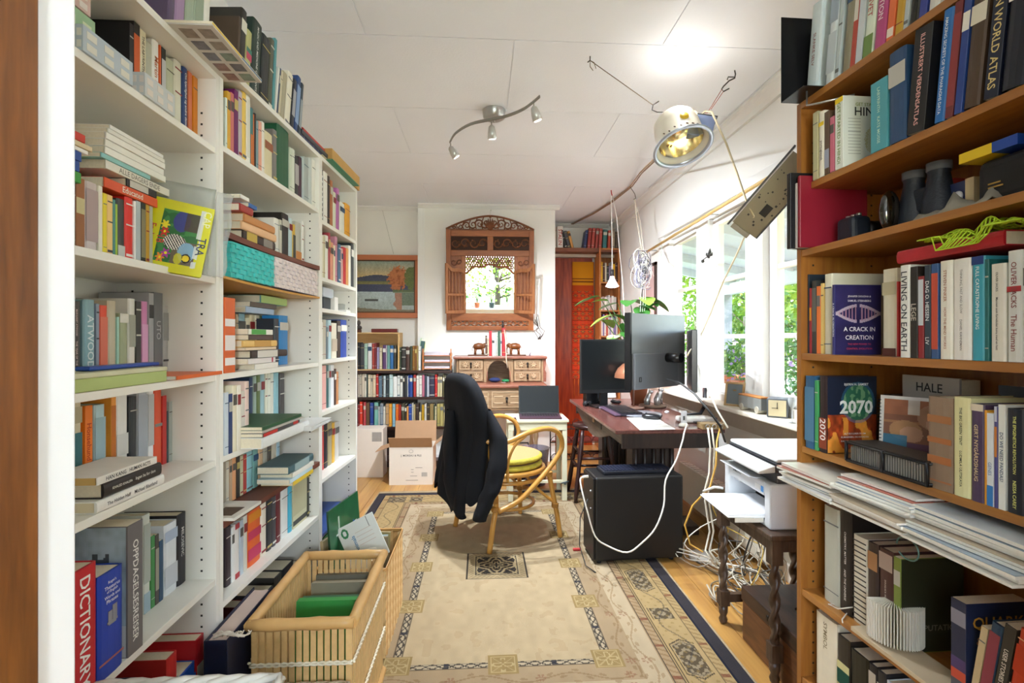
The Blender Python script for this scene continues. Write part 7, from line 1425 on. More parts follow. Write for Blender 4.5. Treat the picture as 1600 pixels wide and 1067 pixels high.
# bookends
BKM=mat('0e0e12',.35,metal=.3)
def bookend(name,label,u,z,h,d,v=-.02):
    t=thing(name,label,'bookend',R1.P(u,v,z),R1.phi); MB().box((0,0,.0008),(.0025,d,h)).build('upright_plate',BKM,t,bevel=.0008); MB().box((.003,0,.0008),(.11,d,.003)).build('foot_plate',BKM,t); return t
bookend('bookend','tall black metal bookend at the window end of the bookcase top',.01,ztr,.27,.2,-.06)
t=thing('folder','black folder sticking out at the end of the shelf behind the red folder','folder',R1.P(.024,-.05,zr[1]),R1.phi); MB().box((0,0,.0008),(.018,.25,.235)).build('cover',mat('121318',.4),t,bevel=.002)
t=thing('folder','pale grey document folder between the black and red folders','folder',R1.P(.044,-.035,zr[1]),R1.phi); MB().box((0,0,.0008),(.007,.2,.2)).build('cover',mat('c9c4c0',.5),t)
t=thing('folder','smooth dark red folder standing on the binocular shelf','folder',R1.P(.053,-.035,zr[1]),R1.phi); MB().box((0,0,.0008),(.012,.22,.22)).build('cover',mat('8a1c2e',.4),t,bevel=.003)
# shelf clamp
m=MB().m(MET); a=R1.P(R1.u(1286),-.03,ztr-.022); m.tube([a+V((0,.03,.03)),a+V((0,.03,-.02)),a+V((0,-.03,-.04)),a+V((.08,-.06,-.028))],.003,6); tag(m.build('wire_clip',None,fix=False),'bent steel wire clip hooked over the top board of the right bookcase','clip')
zz=zr[1]+.0006
def rthing(name,label,cat,px,v,z=zz,rz=0): return thing(name,label,cat,inR(px,v,z),R1.phi+rz)
RUB=mat('1a2230',.5,bump=.2,bscale=200)
t=rthing('camera','black camera with a ribbed grip lying beside the red folder','camera',1305,.05)
MB().box((0,0,0),(.07,.06,.075)).build('body',RUB,t,bevel=.014,seg=3); MB().cyl((.035,.06,.038),(.035,.10,.038),.028,n=18).build('lens',BKM,t); m=MB().m(MET)
for k in range(3): m.cyl((.015+.02*k,.03,.0755),(.015+.02*k,.03,.083),.007,n=10)
m.build('dials',None,t)
t=rthing('mask','glossy dark oval object standing between camera and binoculars','ornament',1366,.03); MB().sphere((0.015,.03,.055),.055,16,10,(.32,.5,1)).build('shell',mat('1a140c',.12,coat=1),t)
t=rthing('binoculars','large black binoculars standing upright on the shelf','binoculars',1398,.07)
for k,x in enumerate((.015,.085)):
    m=MB(); m.lathe([(.001,0),(.036,0),(.038,.01),(.034,.06),(.026,.10),(.022,.125),(.024,.13),(.024,.15),(.001,.15)],c=(x,.04,0),n=20); m.build('barrel',RUB,t); m=MB(); m.lathe([(.0241,.132),(.026,.134),(.026,.152),(.020,.152),(.018,.146)],c=(x,.04,0),n=20,cap=False); m.build('eyecup',mat('5a5e66',.4),t,fix=False)
MB().box((.03,.02,.04),(.07,.055,.10)).build('bridge',RUB,t,bevel=.006)
t=rthing('cloth_pouch','crumpled grey cloth pouch in front of the binoculars','pouch',1425,.01); m=MB(); n=12
for i in range(n+1):
    for j in range(7):
        m.v.append((.17*i/n,.10*j/6,max(0,.03*math.sin(PI*j/6)*(1+.6*math.sin(i*1.1+j))*(.5+.5*math.sin(PI*i/n))+ .012*math.sin(i*2.2+j*1.7)*math.sin(PI*j/6))))
for i in range(n):
    for j in range(6): m.f.append((i*7+j,(i+1)*7+j,(i+1)*7+j+1,i*7+j+1)); m.mi.append(0); m.ls.append(True)
o=m.build('cloth',mat('8a8478',.8),t,fix=False); so=o.modifiers.new('s','SOLIDIFY'); so.thickness=.003
t=rthing('gadget_box','small dark blue retail box with a camera picture behind the cloth pouch','box',1482,.11); MB().box((0,0,0),(.05,.04,.09)).build('carton',mat('1c2c5a',.4),t,bevel=.002); m=MB().m(mat('d9dce4',.4)); m.lathe([(.008,0),(.013,0),(.013,.002),(.008,.002)],c=(.025,-.001,.055),n=16,M=Matrix.Rotation(PI/2,3,'X')); m.build('printed_ring',None,t)
t=rthing('camera_bag','black padded camera bag towards the right end of the binocular shelf','bag',1522,.05); MB().box((0,0,0),(.2,.15,.10)).build('body',mat('111114',.7),t,bevel=.02,seg=3); m=MB().m(mat('b08a3a',.5)); m.box((.03,-.001,.035),(.06,-.0,.038)); m.box((.03,-.001,.043),(.055,-.0,.046)); m.build('gold_lettering',None,t)
t=rthing('carton','cream small carton left of the camera bag','box',1508,.09); MB().box((0,0,0),(.02,.05,.085)).build('carton_body',mat('c9b48c',.6),t)
t=rthing('flat_box','flat box with yellow end and blue label lying on the camera bag','box',1498,.04,zz+.105); m=MB().m(mat('e6c41c',.4)); m.box((0,0,0),(.07,.16,.022)); m.m(mat('1f4aa8',.4)); m.box((.0702,0,0),(.12,.16,.022)); m.build('carton_body',None,t,bevel=.001)
t=rthing('box','red and green packet behind the binoculars','box',1400,.16); m=MB().m(mat('1f7a3a',.5)); m.box((0,0,0),(.09,.05,.09)); m.m(mat('b8382e',.5)); m.box((.091,0,0),(.17,.05,.12)); m.build('carton_body',None,t)
# green net cloth on red box and wooden strip
zc2=R1.z(*vp('r3',1000,132))+.012+.033
t=thing('net_bag','bright yellow-green net cloth lying over the flat red box','net',inR(1452,.0,zc2),R1.phi); m=MB().m(mat('b4d42a',.6)); rs=random.Random(8)
nx_,ny_=22,12
def nz(i,j): return .006+.020*abs(math.sin(i*.55)+math.cos(j*.8+i*.3))*math.sin(PI*i/nx_)*math.sin(PI*j/ny_)-(.03*max(0,(3-j)/3)**1.0 if 4<i<16 else 0)
G=[[V((.20*i/nx_+.01*math.sin(j),-.03+.16*j/ny_*(0.5+.5*math.sin(PI*i/nx_)),nz(i,j))) for j in range(ny_+1)] for i in range(nx_+1)]
for i in range(nx_+1):
    m.tube(G[i],.0016,4)
for j in range(ny_+1): m.tube([G[i][j] for i in range(nx_+1)],.0016,4)
m.build('netting',None,t,fix=False)
# black mesh organiser in front on zr[3]
t=thing('mesh_organizer','black wire mesh desk organiser full of cards on the shelf by the 2070 book','organiser',inR(1322,-.012,zr[3]+.0006),R1.phi); L_=R1.u(1447,0)-R1.u(1322,0); OM=mat('18181c',.35,metal=.4)
HZ=.052; DD_=.09
MB().box((0,0,0),(L_,DD_,.003)).build('base',OM,t)
m=MB().m(OM)
for z in (.006,HZ): m.tube([V((0,0,z)),V((L_,0,z)),V((L_,DD_,z)),V((0,DD_,z))],.003,6,closed=True)
for x in (0,L_*.5,L_): 
    for y in (0,DD_): m.tube([V((x,y,.003)),V((x,y,HZ+.004))],.004,6)
for k in range(34): x=L_*k/34; m.tube([V((x,0,.005)),V((x,0,HZ))],.0008,4,cap=False)
m.build('wire_frame',None,t,fix=False); MB().box((.004,.004,HZ+.001),(L_-.004,DD_-.004,HZ+.006)).build('lid',mat('3a3632',.5,var=.5,scale=300,metal=.4),t)
m=MB().m(mat('a8a49c',.6))
for k in range(30): x=.008+(L_-.02)*k/30; m.box((x,.008,.0035),(x+.0035,DD_-.008,.042+.004*(k%3)))
m.build('cards',None,t)
# wall calendar with ring binding behind the organiser
def kids(U,V_):
    im=np.ones(U.shape+(3,))*c3('8a5a44'); n=vnoise(U,V_,10,2); put(im,(V_>.72),c3('a86a4a'),.8); put(im,(V_>.6)&(V_<.64),c3('c08a5a'),.6)
    put(im,((U-.62)**2/.05+(V_-.72)**2/.04<1),c3('b08468'),.95); put(im,((U-.66)**2/.03+(V_-.62)**2/.02<1),c3('c89c84'),.9)
    put(im,((U-.28)**2/.03+(V_-.5)**2/.022<1),c3('b88a60'),.95); put(im,((U-.34)**2/.015+(V_-.45)**2/.014<1),c3('c8987c'),.9)
    put(im,(V_<.42)&(U<.3),c3('2f7a9a'),.9); put(im,(V_<.32)&(U>=.3),c3('5a3a5a'),.85); put(im,(np.abs(U-.7+(V_-.25)*.5)<.1)&(V_<.45),c3('d9ccb8'),.9); put(im,(U>.3)&(U<.42)&(V_>.74)&(V_<.95),c3('d9d4cc'),.9)
    put(im,(U<.05)|(V_>.95),c3('e4e2de'),1); return im*(.85+.25*n)[...,None]
t=thing('calendar','ring bound calendar with a photograph of two children, standing behind the mesh organiser','calendar',inR(1372,.085,zr[3]+.0006),R1.phi+math.radians(31)); picture('photo_page',kids,.21,.18,90,80,Matrix.Rotation(math.radians(-6),4,'X'),t); MB().box((0,.0006,0),(.21,.003,.18),Matrix.Rotation(math.radians(-6),4,'X')).build('backing_board',mat('dedcd6',.6),t)
m=MB().m(mat('2a2a2c',.4,metal=.5))
for k in range(18): m.tube([V((.004+.004*math.cos(a),-.001+.004*math.sin(a),.006+k*.0095)) for a in np.linspace(0,6.28,8)[:-1]],.0007,4,closed=True)
m.build('ring_binding',None,t,fix=False)
for (px,w_,h_,c_,lb) in ((1410,.17,.232,'b4b0aa','pale book with large dark capitals standing at the back behind the calendar'),(1560,.15,.225,'2a3848','row of dark blue hardback volumes at the back of the shelf')):
    t=thing('book',lb,'book',inR(px,.205,zr[3]+.0006),R1.phi); MB().box((0,0,0),(w_,.006,h_)).build('cover',mat(c_,.5),t); MB().box((.003,.0065,.003),(w_-.002,.06,h_-.004)).build('page_block',PAGE,t)
    if c_=='b4b0aa': text('HALE',(w_*.5,0,h_*.87),(1,0,0),(0,0,1),w_*.6,.024,mat('23262c',.5,var=0),'cover_title',t)
# magazines piled on zr[4]
zq=zr[4]+.0008; rs=random.Random(31); MC=['e4e2dc','d9dce0','cfd4d8','e9e4d0','b8c0c4','d4c8a8','e6e6e2','c4cfd9','dcd6c6','efece2']
SPN=['a83a34','3a5a7a','e0ddd4','d9d9d9','6a7a4a','c9a83a','e9e6de','4a4a50']
n=0
for st_,(u0_,cnt,dz) in enumerate(((.005,8,0),(.235,11,0),(.46,9,0))):
    z=zq
    for k in range(cnt):
        th_=rs.uniform(.004,.009); W_=.225 if st_<2 else .24; D_=.285
        if z+th_>zr[3]-.024: break
        a_=rs.uniform(-.05,.05); dv=-.055+rs.uniform(-.02,.02)
        mt=mat(MC[rs.randrange(len(MC))],.35,var=.12); cn=cname([MC[0]][0])
        ccol=rs.choice(['c4ccd0','e4e0d4','b8a890','dcd6c8','8a9aa6','ece8e0','a8503e'])
        t=thing('magazine',f"{ORD[k+1]} magazine from the bottom in the {['window-end','middle','near'][st_]} pile on the magazine shelf",'magazine',R1.P(u0_+rs.uniform(0,.008),dv,z),R1.phi+a_,group='magazines piled on the shelf of the orange-brown bookcase')
        MB().box((0,.001,0),(W_,D_,th_*.86)).build('pages',mat('e4e0d6',.6,var=.1,scale=200),t); MB().box((0,0,th_*.87),(W_,D_,th_)).build('cover',mat(ccol,.25,var=.35,scale=9,coat=.4),t)
        z+=th_+.0012
# eyeglasses-like ring and folded-paper flower
m=MB().m(mat('4a6a60',.4)); a=inR(1418,-.045,zr[4]-.02); m.tube([a+V((0,.03*math.cos(q),.025*math.sin(q)-.01)) for q in np.linspace(0,5.6,16)],.002,5); tag(m.build('elastic_band',None,fix=False),'green elastic loop hanging over the magazine shelf edge','band')
t=thing('folded_book','small book fanned open into a half round paper sculpture on the lower shelf','book',inR(1356,.03,zr[5]+.0006),R1.phi)
m=MB().m(mat('e4dece',.7,var=.08))
for k in range(30):
    a=-1.9+k*.105; c_,s_=math.cos(a),math.sin(a); r=.062; m.hexa([(0,-.0006,0),(r*c_-s_*.0,r*s_,0),(r*c_-.0016*s_,r*s_+.0016*c_,0),(-.0006,.0006,0),(0,0,.10),(r*c_,r*s_,.10-.006*math.sin(k)),(r*c_-.0016*s_,r*s_+.0016*c_,.10-.006*math.sin(k)),(-.0006,.0006,.10)]) if False else m.hexa([(c_*.004,s_*.004,0),(r*c_,r*s_,.004),(r*c_-.002*s_,r*s_+.002*c_,.004),(c_*.004-.001*s_,s_*.004+.001*c_,0),(c_*.004,s_*.004,.105),(r*c_,r*s_,.1),(r*c_-.002*s_,r*s_+.002*c_,.1),(c_*.004-.001*s_,s_*.004+.001*c_,.105)])
o=m.build('folded_pages',None,t); o.location=(.062,.02,.013)
MB().box((-.005,-.045,0),(.24,.05,.011)).build('cover_board',mat('c9b596',.6),t,bevel=.001)
t=thing('gift_tag','brown paper tag with a white string left of the folded paper book','tag',inR(1318,.015,zr[5]+.0006),R1.phi); Mt=Matrix.Translation((.0,.03,.0))@Matrix.Rotation(.5,4,'Z')@Matrix.Rotation(-.25,4,'X'); MB().prism([(0,0),(.06,0),(.055,.06),(.03,.078),(.004,.05)],0,.001,'y',Mt).build('card',mat('a88468',.7),t); m=MB().m(mat('d4ccc0',.7)); m.tube([V((.01,.02,.03)),V((-.02,0,.01)),V((-.06,-.0,.003)),V((-.055,.03,.003)),V((-.01,.02,.004)),V((.02,-.02,.003)),V((.035,-.03,.003))],.0018,5); m.build('string',None,t,fix=False)
# ------------------------------------------------------------------ loose things on the left shelves
def L1p(px,v,z): return L1.P(L1.u(px,v),v,z)
def L2p(px,v,z): return L2.P(L2.u(px,v),v,z)
def carton(nm,label,pts_u,v0,v1,z,h,c,gridc,rz=0,fr=L1,tilt=0):
    u0,u1=pts_u; t=thing(nm,label,'paper box',fr.P(u0,v0,z),rot=(tilt,0,fr.phi+rz)); w,d=u1-u0,v1-v0
    m=MB().m(mat(c,.7,var=.05)); m.box((0,0,0),(w,d,h)); m.m(mat(gridc,.7)); n=max(3,int(w/.035))
    for i in range(n):
        for j in range(2): x=w*(i+.2)/n; zz_=h*(.12+.45*j); m.box((x,-.0006,zz_),(x+w*.55/n,.0,zz_+h*.28)); 
    for i in range(3): 
        y=d*(i+.2)/3
        for j in range(2): zz_=h*(.12+.45*j); m.box((-.0006,y,zz_),(0,y+d*.18,zz_+h*.28))
    m.build('carton_body',None,t); return t
za=SH1[0]+.0006
u=lambda px,v=0: L1.u(px,v)
carton('paper_carton','pale blue paper carton printed with cream tags at the shelf edge',(u(128),u(206)),-.002,.045,za,.05,'b9c4cc','dfdcd0')
carton('paper_carton','pastel grey paper carton printed with tags beside the pale blue one',(u(225),u(272)),-.002,.045,za,.052,'cdd0d0','e2d9d0')
carton('paper_carton','pale green paper carton with cream tags on the top shelf',(u(80),u(186)),.048,.10,za,.112,'a4c49a','d4dcb8')
carton('paper_carton','pink paper carton resting on the pale green carton',(u(84),u(178)),.046,.098,za+.1135,.046,'d9b8ac','e9ddd4')
# flat picture book on the top overhanging the front
t=thing('picture_book','large flat picture book lying on the bookcase top, overhanging its front edge','book',L1.P(u(262),-.105,zt1+.0006),L1.phi+.0); w=u(352)-u(262)
m=MB().m(mat('c9c2b8',.4,var=.1)); m.box((0,0,0),(w,.26,.004)); m.m(mat('e6c43a',.4)); m.box((0,-.001,.0042),(w*.55,.0,.008)); m.m(mat('5a7a9a',.4)); m.box((w*.55,-.001,.0042),(w,.0,.008)); m.build('back_cover',None,t); MB().box((0,.0,.0045),(w,.255,.0105)).build('page_block',PAGE,t)
rs=random.Random(2)
m=MB()
for i in range(5):
    for j in range(2): m.m(mat(rs.choice(['8a7a6a','7a8a7a','6a6a72','9a8a5a','8a6a62']),.4,var=.5,scale=60)); m.box((w*(.06+.19*i),.012+.045*j,-.0006),(w*(.2+.19*i),.045+.045*j,-.0001))
m.build('printed_pictures',None,t)
# yellow pencil tin and plastic sleeve
zB=SH1[1]+.0006
def tin(U,V_):
    im=np.ones(U.shape+(3,))*c3('d6d21a'); n=vnoise(U,V_,14,3)
    box_=(U>.36)&(U<.86)&(V_>.12)&(V_<.86); put(im,box_,c3('2a6a34'),1); put(im,box_&(n>.55),c3('3f8a44'),.8)
    put(im,((U-.62)**2/.012+(V_-.72)**2/.022<1)&box_,c3('3a3f8c'),.95); put(im,(U>.66)&box_&(V_>.6),c3('4a3a34'),.9); put(im,(U>.56)&(V_<.45)&box_,c3('6a5a4c'),.9)
    bd=((U-.58)**2/.02+(V_-.42)**2/.012<1)&box_; put(im,bd,c3('e8e6de'),1); put(im,bd&(np.sin((U*1.3+V_)*130)>0),c3('1c1c1c'),1)
    put(im,((U-.75)**2/.012+(V_-.3)**2/.02<1)&box_,c3('8ab4d0'),.95); put(im,((U-.76)**2/.004+(V_-.22)**2/.004<1),c3('2a1c14'),1); put(im,((U-.76)**2/.002+(V_-.22)**2/.002<1),c3('e8d01a'),1)
    put(im,((U-.66)**2/.003+(V_-.2)**2/.006<1)&box_,c3('c9c42a'),.9)
    for (a,b_,c_) in ((.42,.64,'e8d82a'),(.43,.54,'c8342a'),(.44,.18,'e88a2a'),(.5,.25,'a83a9a')):
        r=np.hypot((U-a),(V_-b_)*.8); th_=np.arctan2(V_-b_,U-a); put(im,(r<.045+.015*np.cos(th_*6)),c3(c_),1); put(im,r<.015,c3('e8e01a'),1)
    put(im,(U>.84)&(U<.9)&(V_>.06)&(V_<.94)&(n>.35),c3('d8dcd8'),.85)
    for k in range(7): put(im,(np.abs(U-(.05+.028*k))<.004)&(V_>.12+.05*(k%3))&(V_<.7-.06*(k%2))&(k<4),c3('6a6a1a'),.6)
    return im
az=math.radians(22)
t=thing('pencil_tin','yellow tin of 18 coloured pencils with a zebra picture, leaning at the shelf end','pencil tin',(-.85,1.245,zB+.002),rot=(math.radians(-10),math.radians(9),az))
TWd,THh=.165,.185
Mi=Matrix.Identity(4); picture('printed_lid',tin,TWd,THh,110,130,Matrix.Translation((0,-.0008,0)),t,rough=.25,coat=.5)
MB().box((0,0,0),(TWd,.016,THh)).build('tin_body',mat('c9cc1e',.3),t,bevel=.006,seg=3)
rd=mat('c03a1e',.4,var=0); text('Farbstifte',(.045,-.001,THh*.42),(0,0,-1),(1,0,0),.075,.016,rd,'lid_lettering',t); text('18',(.066,-.001,THh*.42),(0,0,-1),(1,0,0),.03,.016,rd,'lid_lettering',t); text('CAP',(TWd*.93,-.001,THh*.82),(0,0,-1),(1,0,0),.05,.017,mat('e6e8b4',.4,var=0),'lid_lettering',t); text('TRA',(TWd*.92,-.001,THh*.42),(0,0,-1),(1,0,0),.05,.018,mat('1c2a4a',.4,var=0),'lid_lettering',t)
PLS=mat('b4b6ac',.25,var=.12,scale=12,alpha=.72,bump=.6,bscale=25); PLC=mat('c9ccc8',.15,var=.1,scale=12,alpha=.35,bump=.8,bscale=30)
t=thing('plastic_bag','greyish translucent plastic sleeve leaning behind the yellow pencil tin','plastic bag',(-.86,1.275,zB+.001),rot=(math.radians(-9),math.radians(5),az))
m=MB(); nx_,nz_=14,14
def sheet(w,h,amp,y0,mt,nm,x0=0):
    m=MB().m(mt)
    for i in range(nx_+1):
        for j in range(nz_+1): m.v.append((x0+w*i/nx_+amp*.6*math.sin(j*.9)*(i==nx_),y0+amp*math.sin(i*1.3+j*.7)*(i/nx_),h*j/nz_))
    for i in range(nx_):
        for j in range(nz_): a=i*(nz_+1)+j; m.f.append((a,a+nz_+1,a+nz_+2,a+1)); m.mi.append(0); m.ls.append(True)
    o=m.build(nm,None,t,fix=False); s_=o.modifiers.new('s','SOLIDIFY'); s_.thickness=.0008
sheet(.17,.235,.002,0,PLS,'back_sheet'); sheet(.04,.23,.006,.002,PLC,'crinkled_edge',.171)
# third shelf things
zC=SH1[2]+.0006
t=thing('box','long pale green card box lying at the front of the third shelf','box',L1.P(u(150,.0)-.06,.0,zC),L1.phi); w=u(261)-(u(150)-.06); m=MB().m(mat('b4c47e',.7,var=.08)); m.box((0,0,0),(w,.10,.026)); m.m(mat('d4d4b4',.6)); m.box((-.001,-.001,.0262),(w+.001,.101,.036)); m.build('carton_body',None,t,bevel=.002)
o=MB().box((0,0,0),(u(250,.03)-u(140,.03),.03,.009)).build('case',mat('1f4aa0',.3),bevel=.003); o.location=L1.P(u(140,.03),.03,zC+.0372); o.rotation_euler=(0,0,L1.phi); tag(o,'flat dark blue case lying on the pale green box','case')
stack(L1,'z3',SH1[2],[(905,1248,40,'e26a2a',None,None,{'pages':mat('d9d4c8',.7),'t':.010,'hard':False,'label':'thin book with an orange spine at the front edge of the third shelf'})],'books on the shelves of the nearest white bookcase','',v=-.004,depth=.16,jit=0)
m=MB().m(mat('e86aa8',.4)); m.tube([V((0,0,.008)),V((.10,.0,.008))],.0075,8); o=m.build('marker_pen',None); o.location=L1.P(u(150)-.17,-.012+.02,zC); o.rotation_euler=(0,0,L1.phi); o.location=L1.P(.95,.012,zC); tag(o,'pink marker pen lying at the near end of the third shelf','pen')
# peg of teal and white baskets in the middle bookcase
def weave_box(nm,label,c,u0,u1,v0,v1,z,h,c2,open_side=None):
    t=thing(nm,label,'basket',L2.P(u0,v0,z),L2.phi); w,d=u1-u0,v1-v0
    m=MB().m(mat(c2,.8)); m.box((.004,.004,.0),(w-.004,d-.004,.004)); m.box((.004,.004,.004),(w-.004,.007,h-.004)); m.box((.004,d-.007,.004),(w-.004,d-.004,h-.004)); m.box((.004,.007,.004),(.007,d-.007,h-.004)); m.box((w-.007,.007,.004),(w-.004,d-.007,h-.004)); m.build('lining',None,t)
    m=MB().m(mat(c,.6,var=.25,scale=60))
    nz_=7; nx_=max(6,int(w/.022))
    for j in range(nz_):
        zz_=h*(j+.5)/nz_; hb=h/nz_*.45
        for i in range(nx_):
            x=w*(i+.5)/nx_; hw=w/nx_*.48; yo=-.002 if (i+j)%2 else .002; m.box((x-hw,yo-.0015,zz_-hb),(x+hw,yo+.003,zz_+hb))
        ny_=max(4,int(d/.022))
        for i in range(ny_):
            y=d*(i+.5)/ny_; hw=d/ny_*.48; xo=-.002 if (i+j)%2 else .002; m.box((xo-.0015,y-hw,zz_-hb),(xo+.003,y+hw,zz_+hb)); m.box((w-xo-.003,y-hw,zz_-hb),(w-xo+.0015,y+hw,zz_+hb))
    m.build('weave',None,t,fix=False); m=MB().m(mat(c,.6,var=.2,scale=60)); m.tube([V((0,0,h)),V((w,0,h)),V((w,d,h)),V((0,d,h))],.004,6,closed=True); m.build('rim',None,t,fix=False); return t
zY=SH2[2]-.004
uT=[L2.u(361),L2.u(427.5),L2.u(429.5),L2.u(496)]
hb_=min(.13,SH2[1]-SH2[2]-.03)
weave_box('woven_basket','turquoise woven box basket on the yellow shelf board','4ac4c0',uT[0],uT[1]-.002,.0,.2,SH2[2]+.0015,hb_,'7ac8c8')
weave_box('woven_basket','pale pinkish white woven box basket on the yellow shelf board','e2d4d2',uT[2]+.004,min(uT[3],uM-.024),.0,.2,SH2[2]+.0015,hb_,'9aa0c8')
# papers sticking out below the DVD pile
m=MB().m(mat('e9e8e6',.6,var=.05))
for k in range(6): m.box((0,-.0,k*.0032),(.22,.10,k*.0032+.0024),Matrix.Rotation(.05*math.sin(k*2),4,'Z'))
o=m.build('papers',None); o.location=L2.P(L2.u(470,-.06),-.10,SH2[4]+.0012); o.rotation_euler=(0,0,L2.phi+.05); tag(o,'white papers jutting out from the shelf right of the green book','papers')
# magazine on the reddish shelf, left end
t=thing('magazine','white magazine overhanging the left end of the lower reddish brown shelf','magazine',L2.P(.024,-.03,SH2[5]+.0008),L2.phi); m=MB().m(mat('e0dcd2',.4,var=.15)); w=.16; m.box((0,0,0),(w,.11,.009)); m.build('pages',None,t); m=MB().m(mat('5a4a40',.5,var=.4,scale=40)); m.box((.02,.02,.0091),(w*.6,.08,.0098)); m.build('cover_picture',None,t)
# lying ochre book under the papers
# small things on third narrow shelf
zS=SH3[2]+.0008
def sm(nm,label,cat,px,v,w,d,h,mt,dz=0): 
    o=MB().box((0,0,0),(w,d,h)).build(nm,mt,bevel=.002); o.location=L2p(px,v,zS+dz); o.rotation_euler=(0,0,L2.phi); tag(o,label,cat)
sm('box','dark grey small box on the narrow bookcase shelf of knick-knacks','box',505,.05,.10,.08,.06,mat('3a4046',.5)); sm('box','pale blue-grey box lying on the dark small box','box',505,.04,.14,.1,.045,mat('c4ccd8',.5),.0615)
sm('toy_house','white small toy house with an orange base','toy',523,.03,.05,.05,.07,mat('e8e4de',.5)); sm('wire_cage','thin grey wire cube behind the toy house','wire cube',536,.06,.06,.06,.05,mat('a8b0b0',.4,alpha=.35)); sm('box','flat white packet at the shelf front of the knick-knack shelf','packet',541,.01,.07,.05,.012,mat('e6e2de',.5))
# tops
zT=zt2+.0008
def lying(label,px0,px1,v,d,h,c,dz,nm='album',cat='album',rz=0):
    a_,b_=L2.u(px0,v),L2.u(px1,v); t=thing(nm,label,cat,L2.P(a_,v,zT+dz),L2.phi+rz); book_parts(t,h,d,b_-a_,c,flat=True,hard=True,bands=[(.1+.15*k,.11+.15*k,'8a8ab0') for k in range(6)] if c=='2c3560' else None); return t
lying('dark blue ribbed album lying on top of the middle bookcase',470,516,.02,.22,.032,'2c3560',0); lying('black and grey album lying on the dark blue album',472,517,.02,.2,.022,'3a4248',.0335); lying('red folder on top of the lying albums',474,508,.03,.2,.018,'c0302e',.057,'folder','folder')
lying('thin green sheet folder lying under the cardboard box',520,561,-.03,.24,.006,'3f8a68',0,'folder','folder'); 
o=MB().box((0,0,0),(L2.u(562,.0)-L2.u(519,.0),.24,.075)).build('cardboard_box',mat('c99c5c',.8,var=.06),bevel=.002); o.location=L2p(519,-.0,zT+.0085); o.rotation_euler=(0,0,L2.phi); tag(o,'flat tan cardboard box on top of the narrow white bookcase','cardboard box')
lying('beige thin book lying on the green sheet beside the cardboard box',505,518,.0,.2,.012,'b8a888',0,'book','book')
# small picture standing on sixth narrow shelf
t=thing('picture_card','brown collage print standing at the back of the sixth narrow shelf','picture',L2.P(L2.u(532,.03),.09,SH3[5]+.0008),L2.phi); wq=min(L2.u(547,.03)-L2.u(532,.03),.1); m=MB().m(mat('a89474',.6,var=.1)); m.box((0,0,0),(wq,.004,.19)); m.m(mat('7a6850',.6,var=.5,scale=90)); m.box((wq*.1,-.0005,.1),(wq*.9,0,.18)); m.box((wq*.1,-.0005,.05),(wq*.9,0,.09)); m.build('card',None,t)
lying_b=thing('album','wide blue album lying across the books at the bottom of the narrow bookcase','album',L2.P(uM+.02,.004,SH3[6]+.314),L2.phi); book_parts(lying_b,.018,.2,uE-uM-.06,'2a4a8a',flat=True,hard=True)
# ------------------------------------------------------------------ baskets on the floor
BAM=mat('d0a468',.4,var=.2,scale=12); SLT=mat('d9b47c',.5,var=.25,scale=30); COT=mat('e6ddc6',.8)
bx0,bx1,by0,by1,bzr=-.665,-.375,1.50,1.97,.455
t=thing('bamboo_basket','rectangular bamboo slat basket with a thick cane rim and white twine, holding green books','basket',(bx0,by0,0)); W,Dp=bx1-bx0,by1-by0
C4=[V((0,0,bzr)),V((W,0,bzr)),V((W,Dp,bzr)),V((0,Dp,bzr))]
for k in range(4):
    a,b_=C4[k],C4[(k+1)%4]; n=9; e=(b_-a).normalized(); m=MB().m(BAM); m.tube([a.lerp(b_,q/n)-e*(.006 if q==0 else 0)+e*(.006 if q==n else 0) for q in range(n+1)],[.0165+(.0025 if q in(2,6) else 0) for q in range(n+1)],10); m.build('rim_pole',None,t,fix=False)
def slats(axis,n,L_,fixed,lab):
    for i in range(n):
        s=L_*(i+.5)/n; hw=L_/n*.37; rs_=math.sin(i*12.9)*.002
        z0,z1_=.02,bzr-.012
        if axis=='x': MB().box((s-hw+rs_,fixed-.002,z0),(s+hw+rs_,fixed+.002,z1_)).build('slat',SLT,t)
        else: MB().box((fixed-.002,s-hw+rs_,z0),(fixed+.002,s+hw+rs_,z1_)).build('slat',SLT,t)
slats('x',14,W,.004,''); slats('x',14,W,Dp-.004,''); slats('y',22,Dp,W-.004,''); slats('y',22,Dp,.004,'')
m=MB().m(COT)
for z in (.34,.17):
    for k in range(4):
        a,b_=C4[k],C4[(k+1)%4]; nn=V((0,0,1)).cross(b_-a).normalized()*-1; n=int((b_-a).length/.0107); 
        for ph in (0,PI): m.tube([a.lerp(b_,q/n)*1+V((0,0,z-bzr+.006*math.sin(q*PI/1.0+ph+PI/2*(q%2))))+nn*(.003+.0025*math.cos(q*PI+ph)) for q in range(n+1)],.0036,5)
m.build('twine_binding',None,t,fix=False)
for z in (.012,):
    for k in range(4): a,b_=C4[k].copy(),C4[(k+1)%4].copy(); a.z=b_.z=z; MB().tube([a,b_],.0115,8).build('foot_pole',BAM,t)
MB().box((.008,.008,.02),(W-.008,Dp-.008,.024)).build('bottom',SLT,t)
